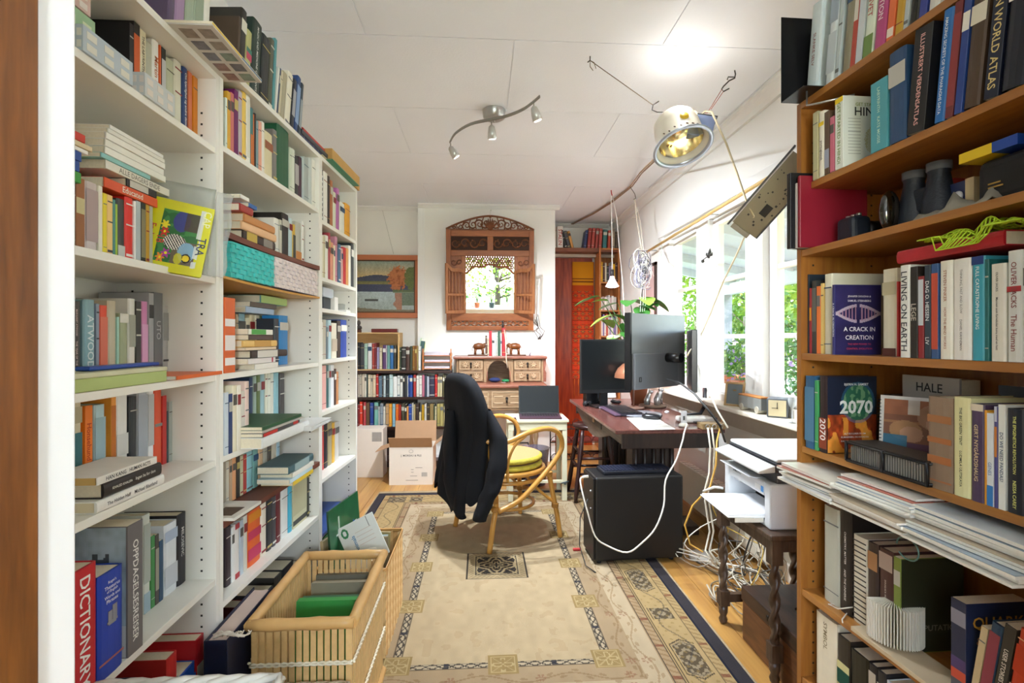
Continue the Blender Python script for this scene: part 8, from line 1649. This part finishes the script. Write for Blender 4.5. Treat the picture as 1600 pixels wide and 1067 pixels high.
for k,(y0,hh,c,lb,lean) in enumerate(((.20,.375,'2f8f40','bright green book at the front inside the bamboo basket',-6),(.245,.36,'2a5a40','dark green book second inside the bamboo basket',-6),(.34,.365,'8a8470','grey brown book at the back inside the bamboo basket',-8),(.39,.37,'6a6658','darker grey book behind the grey brown one in the bamboo basket',-8))):
    q=thing('book',lb,'book',(bx0+.045,by0+y0,.026),rot=(math.radians(lean),0,0),group='books in the bamboo basket'); book_parts(q,hh,.035,.215,c,flat=True,hard=True) if False else None
    cm_=MB().m(mat(c,.5,var=.15)); cm_.box((0,0,0),(.215,.0025,hh)); cm_.box((0,.028,0),(.215,.0305,hh)); cm_.box((0,.0026,hh-.003),(.215,.0279,hh)); cm_.build('cover',None,q); MB().box((.003,.003,.002),(.212,.0275,hh-.004)).build('page_block',PAGE,q)
# woven chip basket
cx0,cx1,cy0,cy1,czr=-.655,-.38,2.04,2.47,.36
t=thing('chip_basket','tall basket woven from broad pale wood strips, filled with picture books','basket',(cx0,cy0,0)); W,Dp=cx1-cx0,cy1-cy0
CHP=['d9b078','c8965a','e2c08c']
ci=0
for (nm,ax_,fx_,L_) in (('x','x',0,W),('x','x',Dp,W),('y','y',0,Dp),('y','y',W,Dp)):
    m=MB(); s=.022; n1,n2=int(L_/s),int(czr/s)
    for i in range(n1):
        for j in range(n2):
            cc_=CHP[(i*7+j*3)%3]; m.m(mat(cc_,.5,var=.12)); o=.0018 if (i+j)%2 else -.0018
            # diagonal weave look: lozenges
            a0,z0=L_*i/n1,czr*j/n2; a1,z1_=L_*(i+1)/n1,czr*(j+1)/n2; am,zm_=(a0+a1)/2,(z0+z1_)/2
            P=lambda a,z,oo: (a,fx_+oo,z) if ax_=='x' else (fx_+oo,a,z)
            m.add([P(a0,z0,o),P(a1,z0,-o),P(a1,z1_,o),P(a0,z1_,-o),P(am,zm_,o*1.5)],[(0,1,4),(1,2,4),(2,3,4),(3,0,4)],False)
    m.build('woven_side',None,t,fix=False)
MB().box((0.002,.002,.002),(W-.002,Dp-.002,.006)).build('bottom',mat('c8965a',.6),t)
m=MB().m(mat('c8965a',.5,var=.2)); m.tube([V((0,0,czr)),V((W,0,czr)),V((W,Dp,czr)),V((0,Dp,czr))],.006,6,closed=True,flat=(1.6,.6)); m.build('rim_strip',None,t,fix=False)
def soccer(U,V_):
    V_=(V_-.42)/.58
    im=np.ones(U.shape+(3,))*c3('24603c'); n=vnoise(U,V_,9,8); im=im*(.8+.4*n)[...,None]; put(im,(np.abs(V_-.62)<.012)&(U>.2)&(U<.9),c3('d9e4dc'),.8); put(im,(np.abs(U-.3)<.012)&(V_>.62)&(V_<.85),c3('d9e4dc'),.7)
    for (a,b_,c_) in ((.55,.48,'3a6ac0'),(.7,.42,'d9dce4'),(.62,.3,'b83a34'),(.45,.22,'e8e4d4'),(.78,.55,'3a6ac0')): put(im,((U-a)**2/.003+(V_-b_)**2/.009<1),c3(c_),.95)
    put(im,(U<.3)&(V_<.14),c3('e8922a'),1); return im
def bigcard(nm,label,cat,loc,rot,w,h,th_,c,func=None,nx_=50,ny_=70):
    t=thing(nm,label,cat,loc,rot=rot); MB().box((0,0,0),(w,th_,h)).build('cover',mat(c,.4),t,bevel=.0015)
    if func: picture('front_picture',func,w-.004,h-.004,nx_,ny_,Matrix.Translation((.002,-.0006,.002)),t,rough=.3,coat=.4)
    return t
bigcard('book','large green picture book with a football pitch scene, leaning out of the chip basket','book',(-.60,2.14,.012),(math.radians(-4),math.radians(0),math.radians(80)),.30,.55,.008,'1f4a30',soccer)
def baby(U,V_):
    im=np.ones(U.shape+(3,))*c3('d4d8d2'); n=vnoise(U,V_,9,8); put(im,(U>.2)&(U<.45)&(V_<.35)&(n>.4),c3('6a5a50'),.9); put(im,(U>.8)&(U<.93)&(V_>.75)&(np.sin(U*400)>0),c3('3a3a3a'),.9)
    for k in range(7): put(im,(np.abs(V_-(.75-.05*k))<.006)&(U>.4)&(U<.85),c3('b8a08c'),.6)
    r=np.hypot((U-.16),(V_-.84)*.8); put(im,(np.abs(r-.07)<.022),c3('2a7a4a'),1); return im
t=bigcard('book','pale grey board book about baby animals, tilted on top of the chip basket','book',(-.545,2.20,.285),(math.radians(-12),math.radians(-24),math.radians(12)),.165,.19,.012,'cfd3cf',baby,60,70)
text('Baby Animals',(.055,-.001,.075),(0,0,1),(-1,0,0),.12,.025,mat('2a7aa8',.4,var=0),'cover_title',t)
for k,(x,y,h,c,w,lb,ry,rz) in enumerate(((-.635,2.16,.42,'c9b48c',.2,'tan book leaning beside the green football book',0,75),(-.60,2.25,.38,'8a7a5a',.2,'brownish book in the middle of the chip basket',-2,6),(-.52,2.18,.36,'e9e8e4',.12,'white folder at the front of the chip basket',-8,5),(-.60,2.34,.36,'9ac0d0',.17,'pale blue thin book in the chip basket',0,5),(-.60,2.41,.36,'b09a62',.15,'olive tan book at the back of the chip basket',3,2),(-.47,2.12,.345,'caa56a',.06,'small tan book by the near rim of the chip basket',0,0))):
    q=thing('book',lb,'book',(x,y,.01),rot=(math.radians(-4),math.radians(ry),math.radians(rz)),group='books in the chip basket'); cm_=MB().m(mat(c,.5,var=.1)); cm_.box((0,0,0),(w,.002,h)); cm_.box((0,.012,0),(w,.014,h)); cm_.box((0,.0021,0),(.002,.0119,h)); cm_.build('cover',None,q); MB().box((.0025,.0025,.001),(w-.002,.0115,h-.002)).build('page_block',PAGE,q)
# navy album standing in front of the shelves
t=thing('album','big dark navy album standing between the shelves and the bamboo basket','album',(-.752,1.42,.0008),math.radians(0)); CV=mat('171f38',.5,var=.1)
m=MB().m(CV); m.box((0,0,0),(.004,.30,.46)); m.box((.058,0,0),(.062,.30,.46)); m.box((.0041,0,0),(.0579,.004,.46)); m.build('cover',None,t,bevel=.001); MB().box((.0045,.0045,.004),(.0575,.295,.452)).build('page_block',mat('c9b4a8',.7,var=.05),t)
t=thing('album','second navy album with a brown top behind the first near the doorway','album',(-.755,1.12,.0008),0); m=MB().m(CV); m.box((0,0,0),(.05,.25,.40)); m.build('cover',None,t,bevel=.002); MB().box((.003,.003,.4001),(.047,.247,.401)).build('page_block',mat('6a5448',.7),t)
# wicker baskets at the bottom edge
def wicker(label,x0,x1,y0,y1,h,c1,c2,r=.0045,grp=None):
    t=thing('wicker_basket',label,'basket',(x0,y0,.0006)); W,Dp=x1-x0,y1-y0; m=MB(); per=[]
    for k in range(4):
        a=[(0,0),(W,0),(W,Dp),(0,Dp)][k]; b_=[(W,0),(W,Dp),(0,Dp),(0,0)][k]; n=max(6,int(math.hypot(b_[0]-a[0],b_[1]-a[1])/.02))
        for i in range(n): per.append(V((a[0]+(b_[0]-a[0])*i/n,a[1]+(b_[1]-a[1])*i/n,0)))
    N_=len(per); cen_=V((W/2,Dp/2,0)); nr_=int(h/(r*2.1))
    for j in range(nr_):
        m.m(mat([c1,c2][(j//2)%2],.6,var=.15)); z=r+j*r*2.1
        m.tube([p+(p-cen_).normalized()*(.0045*(1 if (i+j)%2 else -1))+V((0,0,z)) for i,p in enumerate(per)],r,5,closed=True)
    m.build('woven_wall',None,t,fix=False); m=MB().m(mat(c1,.6,var=.15)); 
    for ph in (0,2.1,4.2): m.tube([p+(p-cen_).normalized()*(.006*math.cos(i*.9+ph))+V((0,0,h+.004+.006*math.sin(i*.9+ph))) for i,p in enumerate(per)],r*1.3,6,closed=True)
    m.build('braided_rim',None,t,fix=False); m=MB().m(mat(c2,.6)); 
    for i in range(0,N_,2): m.tube([per[i],per[i]+V((0,0,h))],r*.7,5)
    m.build('stakes',None,t,fix=False); MB().box((0,0,.001),(W,Dp,.006)).build('bottom',mat(c2,.7),t); return t
wicker('pale whitewashed wicker basket cut off by the bottom edge of the photo',-.745,-.40,.72,1.03,.60,'d4cfc6','8a8278',.006)
wicker('brown-grey wicker basket in front of the bamboo basket',-.62,-.385,1.26,1.478,.285,'a8957c','7a6a54',.0042)
m=MB().m(mat('cfc4b4',.7)); 
for k in range(8): m.tube([V((-.735+.003*k+.012*math.sin(q*1.1+k),1.435+.008*math.sin(q+k),.469+.006*math.sin(q*1.7+k))) +V((.009*q,0,0)) for q in range(9)],.002,5)
tag(m.build('raffia_bow',None,fix=False),'frayed pale raffia tied behind the whitewashed wicker basket','raffia')
# ------------------------------------------------------------------ recess contents
GW=wood('c9864a','a8622e','Z',6,.45)
bx=onY(936,390,5.84).x; zt_=onY(955,388,5.84).z
t=thing('bookcase','tall narrow orange wood bookcase in the corner of the recess','bookcase',(bx,5.82,0)); W=XR-.012-bx; Dp=.26; shz=[.35,.68,1.0,1.32,1.62,1.95]
for x in (0,W-.02): MB().box((x,0,0),(x+.02,Dp,zt_)).build('side_panel',GW,t,bevel=.002)
MB().box((.0205,0,zt_-.02),(W-.0205,Dp,zt_)).build('top_board',GW,t)
MB().box((.0205,Dp-.006,0),(W-.0205,Dp,zt_-.021)).build('back_panel',GW,t)
for z in shz: MB().box((.0205,.002,z-.016),(W-.0205,Dp-.0065,z)).build('shelf',GW,t)
rs=random.Random(40)
CB2=Frame((bx,5.82),(1,0),(0,1)); gq='books in the corner bookcase and on the recess shelf'
def runbooks(fr,u0,u1,z,h0,h1,cols,v,wh,stuff=True):
    global STUFF
    u=u0; k=0
    while u<u1-.012:
        t_=rs.uniform(.014,.032); t_=min(t_,u1-u); h=rs.uniform(h0,h1); c=cols[k%len(cols)]; k+=1
        r=bpy.data.objects.new('book',None); col.objects.link(r); r.location=fr.P(u,v,z+.0006); r.rotation_euler=(0,0,fr.phi); book_parts(r,t_-.0008,.14,h,c,bands=auto_marks(c,rs)); 
        for o in r.children: STUFF.append(o)
        u+=t_
runbooks(CB2,.022,W-.024,shz[5],.18,.24,['e8b01e','4a2a20','c9bca4','3a3a3a','8a7a9a','d4cfc4'],.02,'')
runbooks(CB2,.022,W-.024,shz[4],.14,.2,['d9d4d0','c4a8a4','e4dcd4','c9c4bc'],.02,'')
runbooks(CB2,.022,W-.024,shz[3],.2,.27,['d9d2c8','7a6a9a','d8cfc4','b0483a','c4bcb4','9a8ab0'],.02,'')
runbooks(CB2,.022,W-.024,shz[2],.2,.27,['5a3a2a','c9b49a','7a2a2a'],.02,'')
runbooks(CB2,.022,W-.024,.02,.22,.27,['1c2a5a','b02a3a','3a5ab0','d94a4a','2a2a2a'],.02,'')
# books on the overhead shelf
TS=Frame((0,YR-.26),(1,0),(0,1)); 
def tsx(px): return onY(px,370,YR-.26).x
zt3=2.3455; gg='books on the shelf across the recess'
for (a,b_,hh,c,ttl,lean,lb) in ((866,869.5,.24,'c4bcae',None,0,'pale narrow book at the left end of the recess shelf'),(871,880,.25,'e4ded6','STALIN',0,'white book titled STALIN in red letters on the recess shelf'),(883,886.5,.21,'2a2a2a',None,-14,'thin black book leaning right of the STALIN book'),(887.5,892,.2,'4a4a50',None,-14,'dark grey book leaning on the thin black one'),(893,897,.2,'c9904a',None,-14,'tan orange book leaning at the right of three leaning books'),
  (912,916,.21,'2c3a6a',None,8,'dark blue book leaning left of the red volumes'),(918,922.5,.235,'a8403a',None,5,'first red volume of four on the recess shelf'),(924,928.5,.235,'b04a40',None,5,'second red volume of four on the recess shelf'),(930,934,.235,'a8443c',None,5,'third red volume of four on the recess shelf'),(935.5,940,.23,'b85044',None,4,'fourth red volume on the recess shelf'),(942,948,.22,'3a7a7a',None,3,'teal book right of the red volumes'),(950,954,.21,'c0503a',None,2,'orange-red book near the corner on the recess shelf'),(957,961,.23,'b8a890',None,0,'beige book near the corner on the recess shelf'),(962,966,.2,'5a4a3a',None,0,'brown book at the right end of the recess shelf')):
    x0=tsx(a); x1=min(tsx(b_),1.597); t=max(.012,x1-x0); ln=math.radians(lean); q=thing('book',lb,'book',(x0,YR-.25,zt3+.0008+(t*math.sin(ln) if ln>0 else 0)),rot=(0,ln,0),group=gg); book_parts(q,t,.15,hh,c,title=ttl,tc='b02a2a' if ttl else 'e8e6df',bands=None if ttl else auto_marks(c,rs))
# kelim cloth on the door
def kelim(U,V_):
    im=np.ones(U.shape+(3,))*c3('b83c20'); 
    put(im,V_>.80,c3('c8861e'),1); put(im,(V_>.80)&((np.abs(V_-.83)<.006)|(np.abs(V_-.855)<.005)),c3('7a4a1e'),1); put(im,(V_<=.80)&(V_>.75),c3('a8441e'),1)
    band=(V_<.75); a=np.floor(V_*26); dx=np.abs(np.mod(U*3+.5*(a%2),1)-.5); dy=np.abs(np.mod(V_*26,1)-.5)
    put(im,band&((dx+dy)<.36),c3('2c4a3a'),.85); put(im,band&((dx+dy)<.2),c3('c87a2a'),.9); put(im,band&((dx+dy)<.1),c3('7a1c1c'),1); put(im,band&(dy>.44),c3('5a2a1c'),.8); put(im,band&(np.abs(dx-.42)<.03),c3('c8742a'),.5)
    q=band&(np.mod(a,5)==2); put(im,q&(dy<.3),c3('c83a22'),.7); put(im,(U<.03)|(U>.97),c3('8a2a1c'),.8); return im
ka_,kb_=onY(893.5,409,YR-.06),onY(928,409,YR-.06); kz0=onY(905,592,YR-.06).z
t=thing('wall_hanging','long woven geometric wall hanging in orange and red on the door panel','wall hanging',(ka_.x,YR-.0585,kz0)); kw=kb_.x-ka_.x; kh=ka_.z-kz0
picture('weave',kelim,kw,kh,60,300,Matrix.Translation((0,-.002,0)),t,rough=.9,spec=.1); MB().box((0,-.0015,0),(kw,.0015,kh)).build('backing',mat('8a3a22',.9),t)
m=MB().m(mat('c8681e',.8))
for k in range(3): x=kw*(.12+.0*k); 
for x in (kw*.12,kw*.3): m.tube([V((x,0,0)),V((x,0,-.05)),V((x,0,-.1)),V((x,0,-.2))],[.012,.016,.006,.012],6,flat=(.3,1))
m.build('tassel',None,t,fix=False)
# wrought iron low stand
IR=mat('241a1a',.5,metal=.5); p=onZ(890,737,0)
t=thing('iron_plant_stand','low wrought iron stand with a row of arches on the floor before the red door','plant stand',(.72,5.25,.0006)); W_=.66; m=MB().m(IR)
for z in (.02,.20,.34): m.tube([V((0,0,z)),V((W_,0,z)),V((W_,.25,z)),V((0,.25,z))],.005,6,closed=True)
for x in (0,W_): 
    for y in (0,.25): m.tube([V((x,y,0)),V((x,y,.5))],.006,6)
for z0,hh in ((.21,.055),(.345,.1),(.025,.06)):
    n=6
    for k in range(n): cx_=W_*(k+.5)/n; r=W_/n*.46; m.tube([V((cx_+r*math.cos(a),0,z0+hh*math.sin(a))) for a in np.linspace(0,PI,9)],.0035,5)
m.build('iron_frame',None,t,fix=False); o=MB().box((.02,.02,.205),(W_-.02,.23,.215)).build('shelf_plate',mat('6a2a22',.5),t)
# plant ------------------------------------------------------------------
LF=mat('3f7a34',.4,var=.35,scale=14); LF2=mat('8ab044',.4,var=.3,scale=14); LV=mat('c4cf9a',.5,var=.2)
def leaf(m,base,tip,w,droop=.02,mt=LF):
    m.m(mt); b_,t_=V(base),V(tip); d=t_-b_; L_=d.length; d.normalize(); s=d.cross(V((0,0,1))); s=s.normalized() if s.length>.01 else V((1,0,0)); up=s.cross(d)
    n=6; o=len(m.v)
    for i in range(n+1):
        q=i/n; ww=w*math.sin(PI*min(1,q*.9+.08))**.8; c=b_+d*L_*q-V((0,0,droop*q*q)); m.v+=[tuple(c-s*ww+up*ww*.25),tuple(c),tuple(c+s*ww+up*ww*.25)]
    for i in range(n):
        a=o+i*3
        for k in (0,1): m.f.append((a+k,a+k+1,a+k+4,a+k+3)); m.mi.append(m.cur); m.ls.append(True)
t=thing('potted_plant','broad leafed house plant under the hanging bulb behind the screens','plant',(1.30,4.12,.7515)); 
T0=t.location
MB().lathe([(.001,0),(.055,0),(.075,.12),(.08,.125),(.08,.14),(.07,.14),(.066,.125),(.001,.12)],n=20).build('pot',mat('9a5a3a',.7),t)
rs=random.Random(77); m=MB().m(mat('4a6a34',.6)); tips=[atk(936,463,4.2),atk(950,470,4.2),atk(965,474,4.2),atk(942,500,4.1),atk(958,492,4.1),atk(975,505,4.1),atk(985,470,4.15),atk(1000,480,4.1),atk(1012,490,4.05),atk(978,520,4.1),atk(1008,465,4.1),atk(968,525,4.1),atk(990,495,4.1),atk(1015,475,4.1)]
for p in tips: q=p-T0; m.tube([V((0,0,.12)),V((q.x*.4,q.y*.4,.12+(q.z-.12)*.6)),q],[.006,.005,.003],6)
m.build('stems',None,t,fix=False)
for i,p in enumerate(tips):
    q=p-T0
    for k in range(2 if i>3 else 1):
        a=rs.uniform(0,6.28) if k else (PI if i<3 else rs.uniform(0,6.28)); L_=rs.uniform(.13,.2)*(1.1 if i<1 else 1); lm=MB(); leaf(lm,q,q+V((math.cos(a)*L_,math.sin(a)*L_*.6,rs.uniform(-.09,.02))),L_*.36,.03,[LF,LF,LF2,LF][rs.randrange(4)]); lm.build('leaf',None,t,fix=False)
# ------------------------------------------------------------------ outdoors: ground, fence, porch, trees, pots
st('ground',(-30,-30,-.75),(40,40,-.65),mat('7a8a4a',.9,var=.3,scale=1)) 
bpy.data.objects['ground']['kind']='structure'
PAV=mat('e4dfd6',.8,var=.1,scale=2)
o=MB().box((1.8,-2,-.64),(4.6,8,-.2)).build('porch_deck',PAV); struct(o)
GRY=mat('c4c8d0',.6,var=.05); 
m=MB(); m.hexa([(1.79,-1.5,2.55),(3.7,-1.5,2.12),(3.7,7.5,2.12),(1.79,7.5,2.55),(1.79,-1.5,2.62),(3.7,-1.5,2.19),(3.7,7.5,2.19),(1.79,7.5,2.62)])
for k in range(12): y=-1.2+k*.75; m.hexa([(1.8,y,2.44),(3.65,y,2.03),(3.65,y+.06,2.03),(1.8,y+.06,2.44),(1.8,y,2.549),(3.65,y,2.13),(3.65,y+.06,2.13),(1.8,y+.06,2.549)])
m.box((3.55,-1.5,1.93),(3.66,7.5,2.08)); o=m.build('porch_roof',GRY); struct(o)
for y in (4.6,7.2,1.9): o=MB().box((3.55,y,-.2),(3.67,y+.12,1.93)).build('porch_post',mat('8a8c90',.6)); struct(o)
t=thing('garden_fence','pale picket fence at the edge of the garden beyond the windows','fence',(5.2,0,-.65))
MB().box((.03,0,.3),(.06,9,.36)).build('rail',mat('d4cfc0',.6),t); MB().box((.03,0,.95),(.06,9,1.01)).build('rail',mat('d4cfc0',.6),t)
m=MB()
pic=MB().box((0,0,0),(.025,.08,1.25)).build('picket',mat('d4cfc0',.6),t)
for k in range(1,60): o=pic.copy(); col.objects.link(o); o.parent=t; o.location=(0,k*.15,0)
def tree(label,x,y,h,r,seed,c1,c2,trunk=.12,nleaf=11000,dens=.14,z0=-.65,cz=None,grp='garden trees seen through the windows'):
    rs_=np.random.RandomState(seed); t=thing('tree',label,'tree',(x,y,z0),group=grp); cz=cz or h*.62
    m=MB().m(mat('4a3c30',.8)); m.tube([V((0,0,0)),V((.05,.02,h*.3)),V((-.04,.05,h*.6)),V((.02,0,h*.85))],[trunk,trunk*.8,trunk*.5,trunk*.2],8)
    R=random.Random(seed); bl=[]
    for k in range(26):
        a=R.uniform(0,6.28); z=h*R.uniform(.3,.85); e=V((math.cos(a)*r*R.uniform(.5,.95),math.sin(a)*r*R.uniform(.5,.95),z+R.uniform(-.1,.5))); m.tube([V((0,0,z*.8)),e*.5+V((0,0,z*.42)),e],[trunk*.3,trunk*.2,.012],5); bl.append(e)
    m.build('trunk',None,t,fix=False)
    # leaves
    nb=len(bl); n=nleaf; cen=np.array([tuple(b_) for b_ in bl])[rs_.randint(0,nb,n)]
    g=rs_.randn(n,3)*np.array([r*.22,r*.22,r*.22]); P=cen+g
    d1=rs_.randn(n,3); d1/=np.linalg.norm(d1,axis=1)[:,None]; d2=np.cross(d1,rs_.randn(n,3)); d2/=np.linalg.norm(d2,axis=1)[:,None]; s=dens*(.6+.8*rs_.rand(n))[:,None]
    V4=np.stack([P,P+d1*s*.5+d2*s*.32,P+d1*s,P+d1*s*.5-d2*s*.32],1).reshape(-1,3)
    me=bpy.data.meshes.new('foliage'); me.from_pydata(V4.tolist(),[],[(4*i,4*i+1,4*i+2,4*i+3) for i in range(n)])
    me.materials.append(leafmat(c1)); me.materials.append(leafmat(c2)); me.polygons.foreach_set('material_index',(rs_.rand(n)>.5).astype(np.int32)); o=bpy.data.objects.new('foliage',me); col.objects.link(o); o.parent=t; o['kind']='stuff'
def leafmat(c):
    key=('leaf',c)
    if key in _m: return _m[key]
    m=bpy.data.materials.new('leaf'); m.use_nodes=True; nt=m.node_tree; N=nt.nodes; L=nt.links; b=N['Principled BSDF']; lc_=tuple(x*.95 for x in lin(c)[:3])+(1,); b.inputs['Base Color'].default_value=lc_; b.inputs['Roughness'].default_value=.5
    tr=N.new('ShaderNodeBsdfTranslucent'); tr.inputs[0].default_value=lc_; mx=N.new('ShaderNodeMixShader'); mx.inputs[0].default_value=.45; L.new(b.outputs[0],mx.inputs[1]); L.new(tr.outputs[0],mx.inputs[2]); L.new(mx.outputs[0],N['Material Output'].inputs['Surface']); _m[key]=m; return m
tree('bright green leafy tree behind the porch, seen through the far window',7.6,13.0,6.5,2.4,1,'7d962c','66861f')
tree('bright yellow-green tree behind the middle window',7.2,9.2,5.6,2.2,2,'8a9c2d','678624')
tree('sunlit tree with drooping branches behind the near window',6.6,6.2,5.4,2.0,3,'7b9333','4f7324')
tree('darker tree far beyond the fence',10.5,17,8,3.2,4,'5c7b2c','3b5c21')
tree('tree beyond the fence at the right of the near window',9.0,8.0,7,2.8,5,'6f8d2d','476b22')
tree('low bush by the fence under the trees',6.2,10.5,2.6,1.3,6,'5c7b2d','3b5c24',.05,5000,.07)
tree('dark green bush by the fence near the pots',5.9,7.2,2.2,1.2,7,'47682a','3f6a2c',.05,5000,.07)
tree('small dark shrub at the left end of the fence',6.4,13.0,3.0,1.5,8,'6a9a38','4a742c',.05,5000,.07)
def flowerpot(label,x,y,s,seed,fc):
    t=thing('flower_pot',label,'flower pot',(x,y,-.199)); hp=.86
    MB().box((-.03,-.03,0),(.03,.03,hp)).build('stand',mat('3a3a3c',.5),t); MB().lathe([(.001,hp),(.12,hp),(.17,hp+.18),(.18,hp+.2),(.001,hp+.19)],n=18).build('pot',mat('b0603a',.7),t)
    rs_=np.random.RandomState(seed); n=500; P=rs_.randn(n,3)*np.array([.11,.11,.14])*s+np.array([0,0,hp+.36]); d1=rs_.randn(n,3); d1/=np.linalg.norm(d1,axis=1)[:,None]; d2=np.cross(d1,rs_.randn(n,3)); d2/=np.linalg.norm(d2,axis=1)[:,None]; s_=.05
    for nm,sel,mt in (('leaves',slice(0,350),leafmat('4f7a34')),('flowers',slice(350,500),mat(fc,.6))):
        p,a,b_=P[sel],d1[sel],d2[sel]; v=np.stack([p,p+a*s_*.5+b_*s_*.35,p+a*s_,p+a*s_*.5-b_*s_*.35],1).reshape(-1,3); me=bpy.data.meshes.new(nm); me.from_pydata(v.tolist(),[],[(4*i,4*i+1,4*i+2,4*i+3) for i in range(len(p))]); me.materials.append(mt); o=bpy.data.objects.new(nm,me); col.objects.link(o); o.parent=t; o['kind']='stuff'
flowerpot('terracotta pot of purple flowers on the porch behind the middle window',2.75,5.05,1,1,'a88ac8'); flowerpot('terracotta pot of purple and pink flowers behind the near window',2.65,3.72,1,2,'b090cc'); flowerpot('terracotta pot with sparse green plant behind the middle window',2.9,5.75,.8,3,'8aa84a')
# ------------------------------------------------------------------ hall: plants on the sill (seen in the mirror)
for k,(x,s,hh,lb) in enumerate(((-.1,1,.45,'leafy plant in a terracotta pot reflected in the mirror'),(.25,1.1,.55,'tall plant in a dark pot reflected in the mirror'),(.62,1,.4,'plant in a white pot reflected in the mirror'),(-.42,1,.35,'small plant at the end of the hall window sill'))):
    t=thing('potted_plant',lb,'plant',(x,HY0+.07,hz0+.0006)); MB().lathe([(.001,0),(.05,0),(.068,.12),(.07,.13),(.001,.125)],n=16).build('pot',mat(['a8603c','2a3a3c','c9c4bc','a8603c'][k],.6),t)
    rs=random.Random(k+50); m=MB().m(mat('4a6a34',.6)); lm=MB()
    for q in range(12):
        a=rs.uniform(0,6.28); e=V((math.cos(a)*rs.uniform(.05,.14),math.sin(a)*.06,.13+hh*rs.uniform(.35,1))); m.tube([V((0,0,.12)),e*.6+V((0,0,.05)),e],.004,5)
        for w_ in range(4): a2=rs.uniform(0,6.28); leaf(lm,e,e+V((math.cos(a2)*.09,math.sin(a2)*.05,rs.uniform(-.05,.03))),.03,.02,rs.choice([LF,LF2]))
    m.build('stems',None,t,fix=False); lm.build('leaves',None,t,fix=False)['kind']='stuff'
tree('bright tree outside the hall window reflected in the mirror',0.5,-6.5,5,2.6,21,'879c3c','688a2c',.12,8000,.1,grp='trees behind the house')
# ------------------------------------------------------------------ light from the room's lamps, plus an added fill pendant in the hall
WARM=(.86,.93,1)
def lampcol(o,c): o.data.color=c; return o
t=thing('fill_pendant','added bare bulb fill lamp, unseen in the hall behind the camera','lamp',(.25,-1.2,1.55))  # added out of view to light the room evenly from behind the camera
MB().tube([V((0,0,.13)),V((0,0,ZC-1.55))],.004,6).build('cord',mat('e4e0d8',.5),t); MB().lathe([(.001,.13),(.02,.13),(.024,.08),(.001,.08)],n=14).build('socket',mat('e4e0d8',.4),t)
light('fill_pendant_light','POINT',(.25,-1.2,1.53),HALL_FILL,(.84,.93,1),shadow_soft_size=.09)
for k,(p,d) in enumerate(SP):
    l=light('spot_light','SPOT',p,SPOTW*(1,.85,.42)[k],WARM,spot_size=2.35,spot_blend=.8,shadow_soft_size=.02); l.rotation_euler=d.to_track_quat('-Z','Y').to_euler()
light('flood_light','SPOT',lc+ax*.0,FLOOD,(1,.97,.9),spot_size=1.6,spot_blend=.7,shadow_soft_size=.06).rotation_euler=ax.to_track_quat('-Z','Y').to_euler()
light('grow_light','SPOT',BULB,GROW,(1,.5,.47),spot_size=2.9,spot_blend=.6,shadow_soft_size=.05).rotation_euler=(0,0,0)
light('flood_vent_light','POINT',lc+V((-.02,-.06,.165)),.9,(1,.97,.92),shadow_soft_size=.03)
flush_stuff()
sc=bpy.context.scene
sc.view_settings.view_transform='Standard'; sc.view_settings.look='None'; sc.view_settings.gamma=1; sc.view_settings.use_curve_mapping=False
sc.view_settings.exposure=EXPO
sc.cycles.use_denoising=True; sc.cycles.max_bounces=8; sc.cycles.diffuse_bounces=5; sc.cycles.glossy_bounces=4; sc.cycles.transmission_bounces=6; sc.cycles.transparent_max_bounces=12
sc.cycles.sample_clamp_indirect=6; sc.cycles.caustics_reflective=False; sc.cycles.caustics_refractive=False
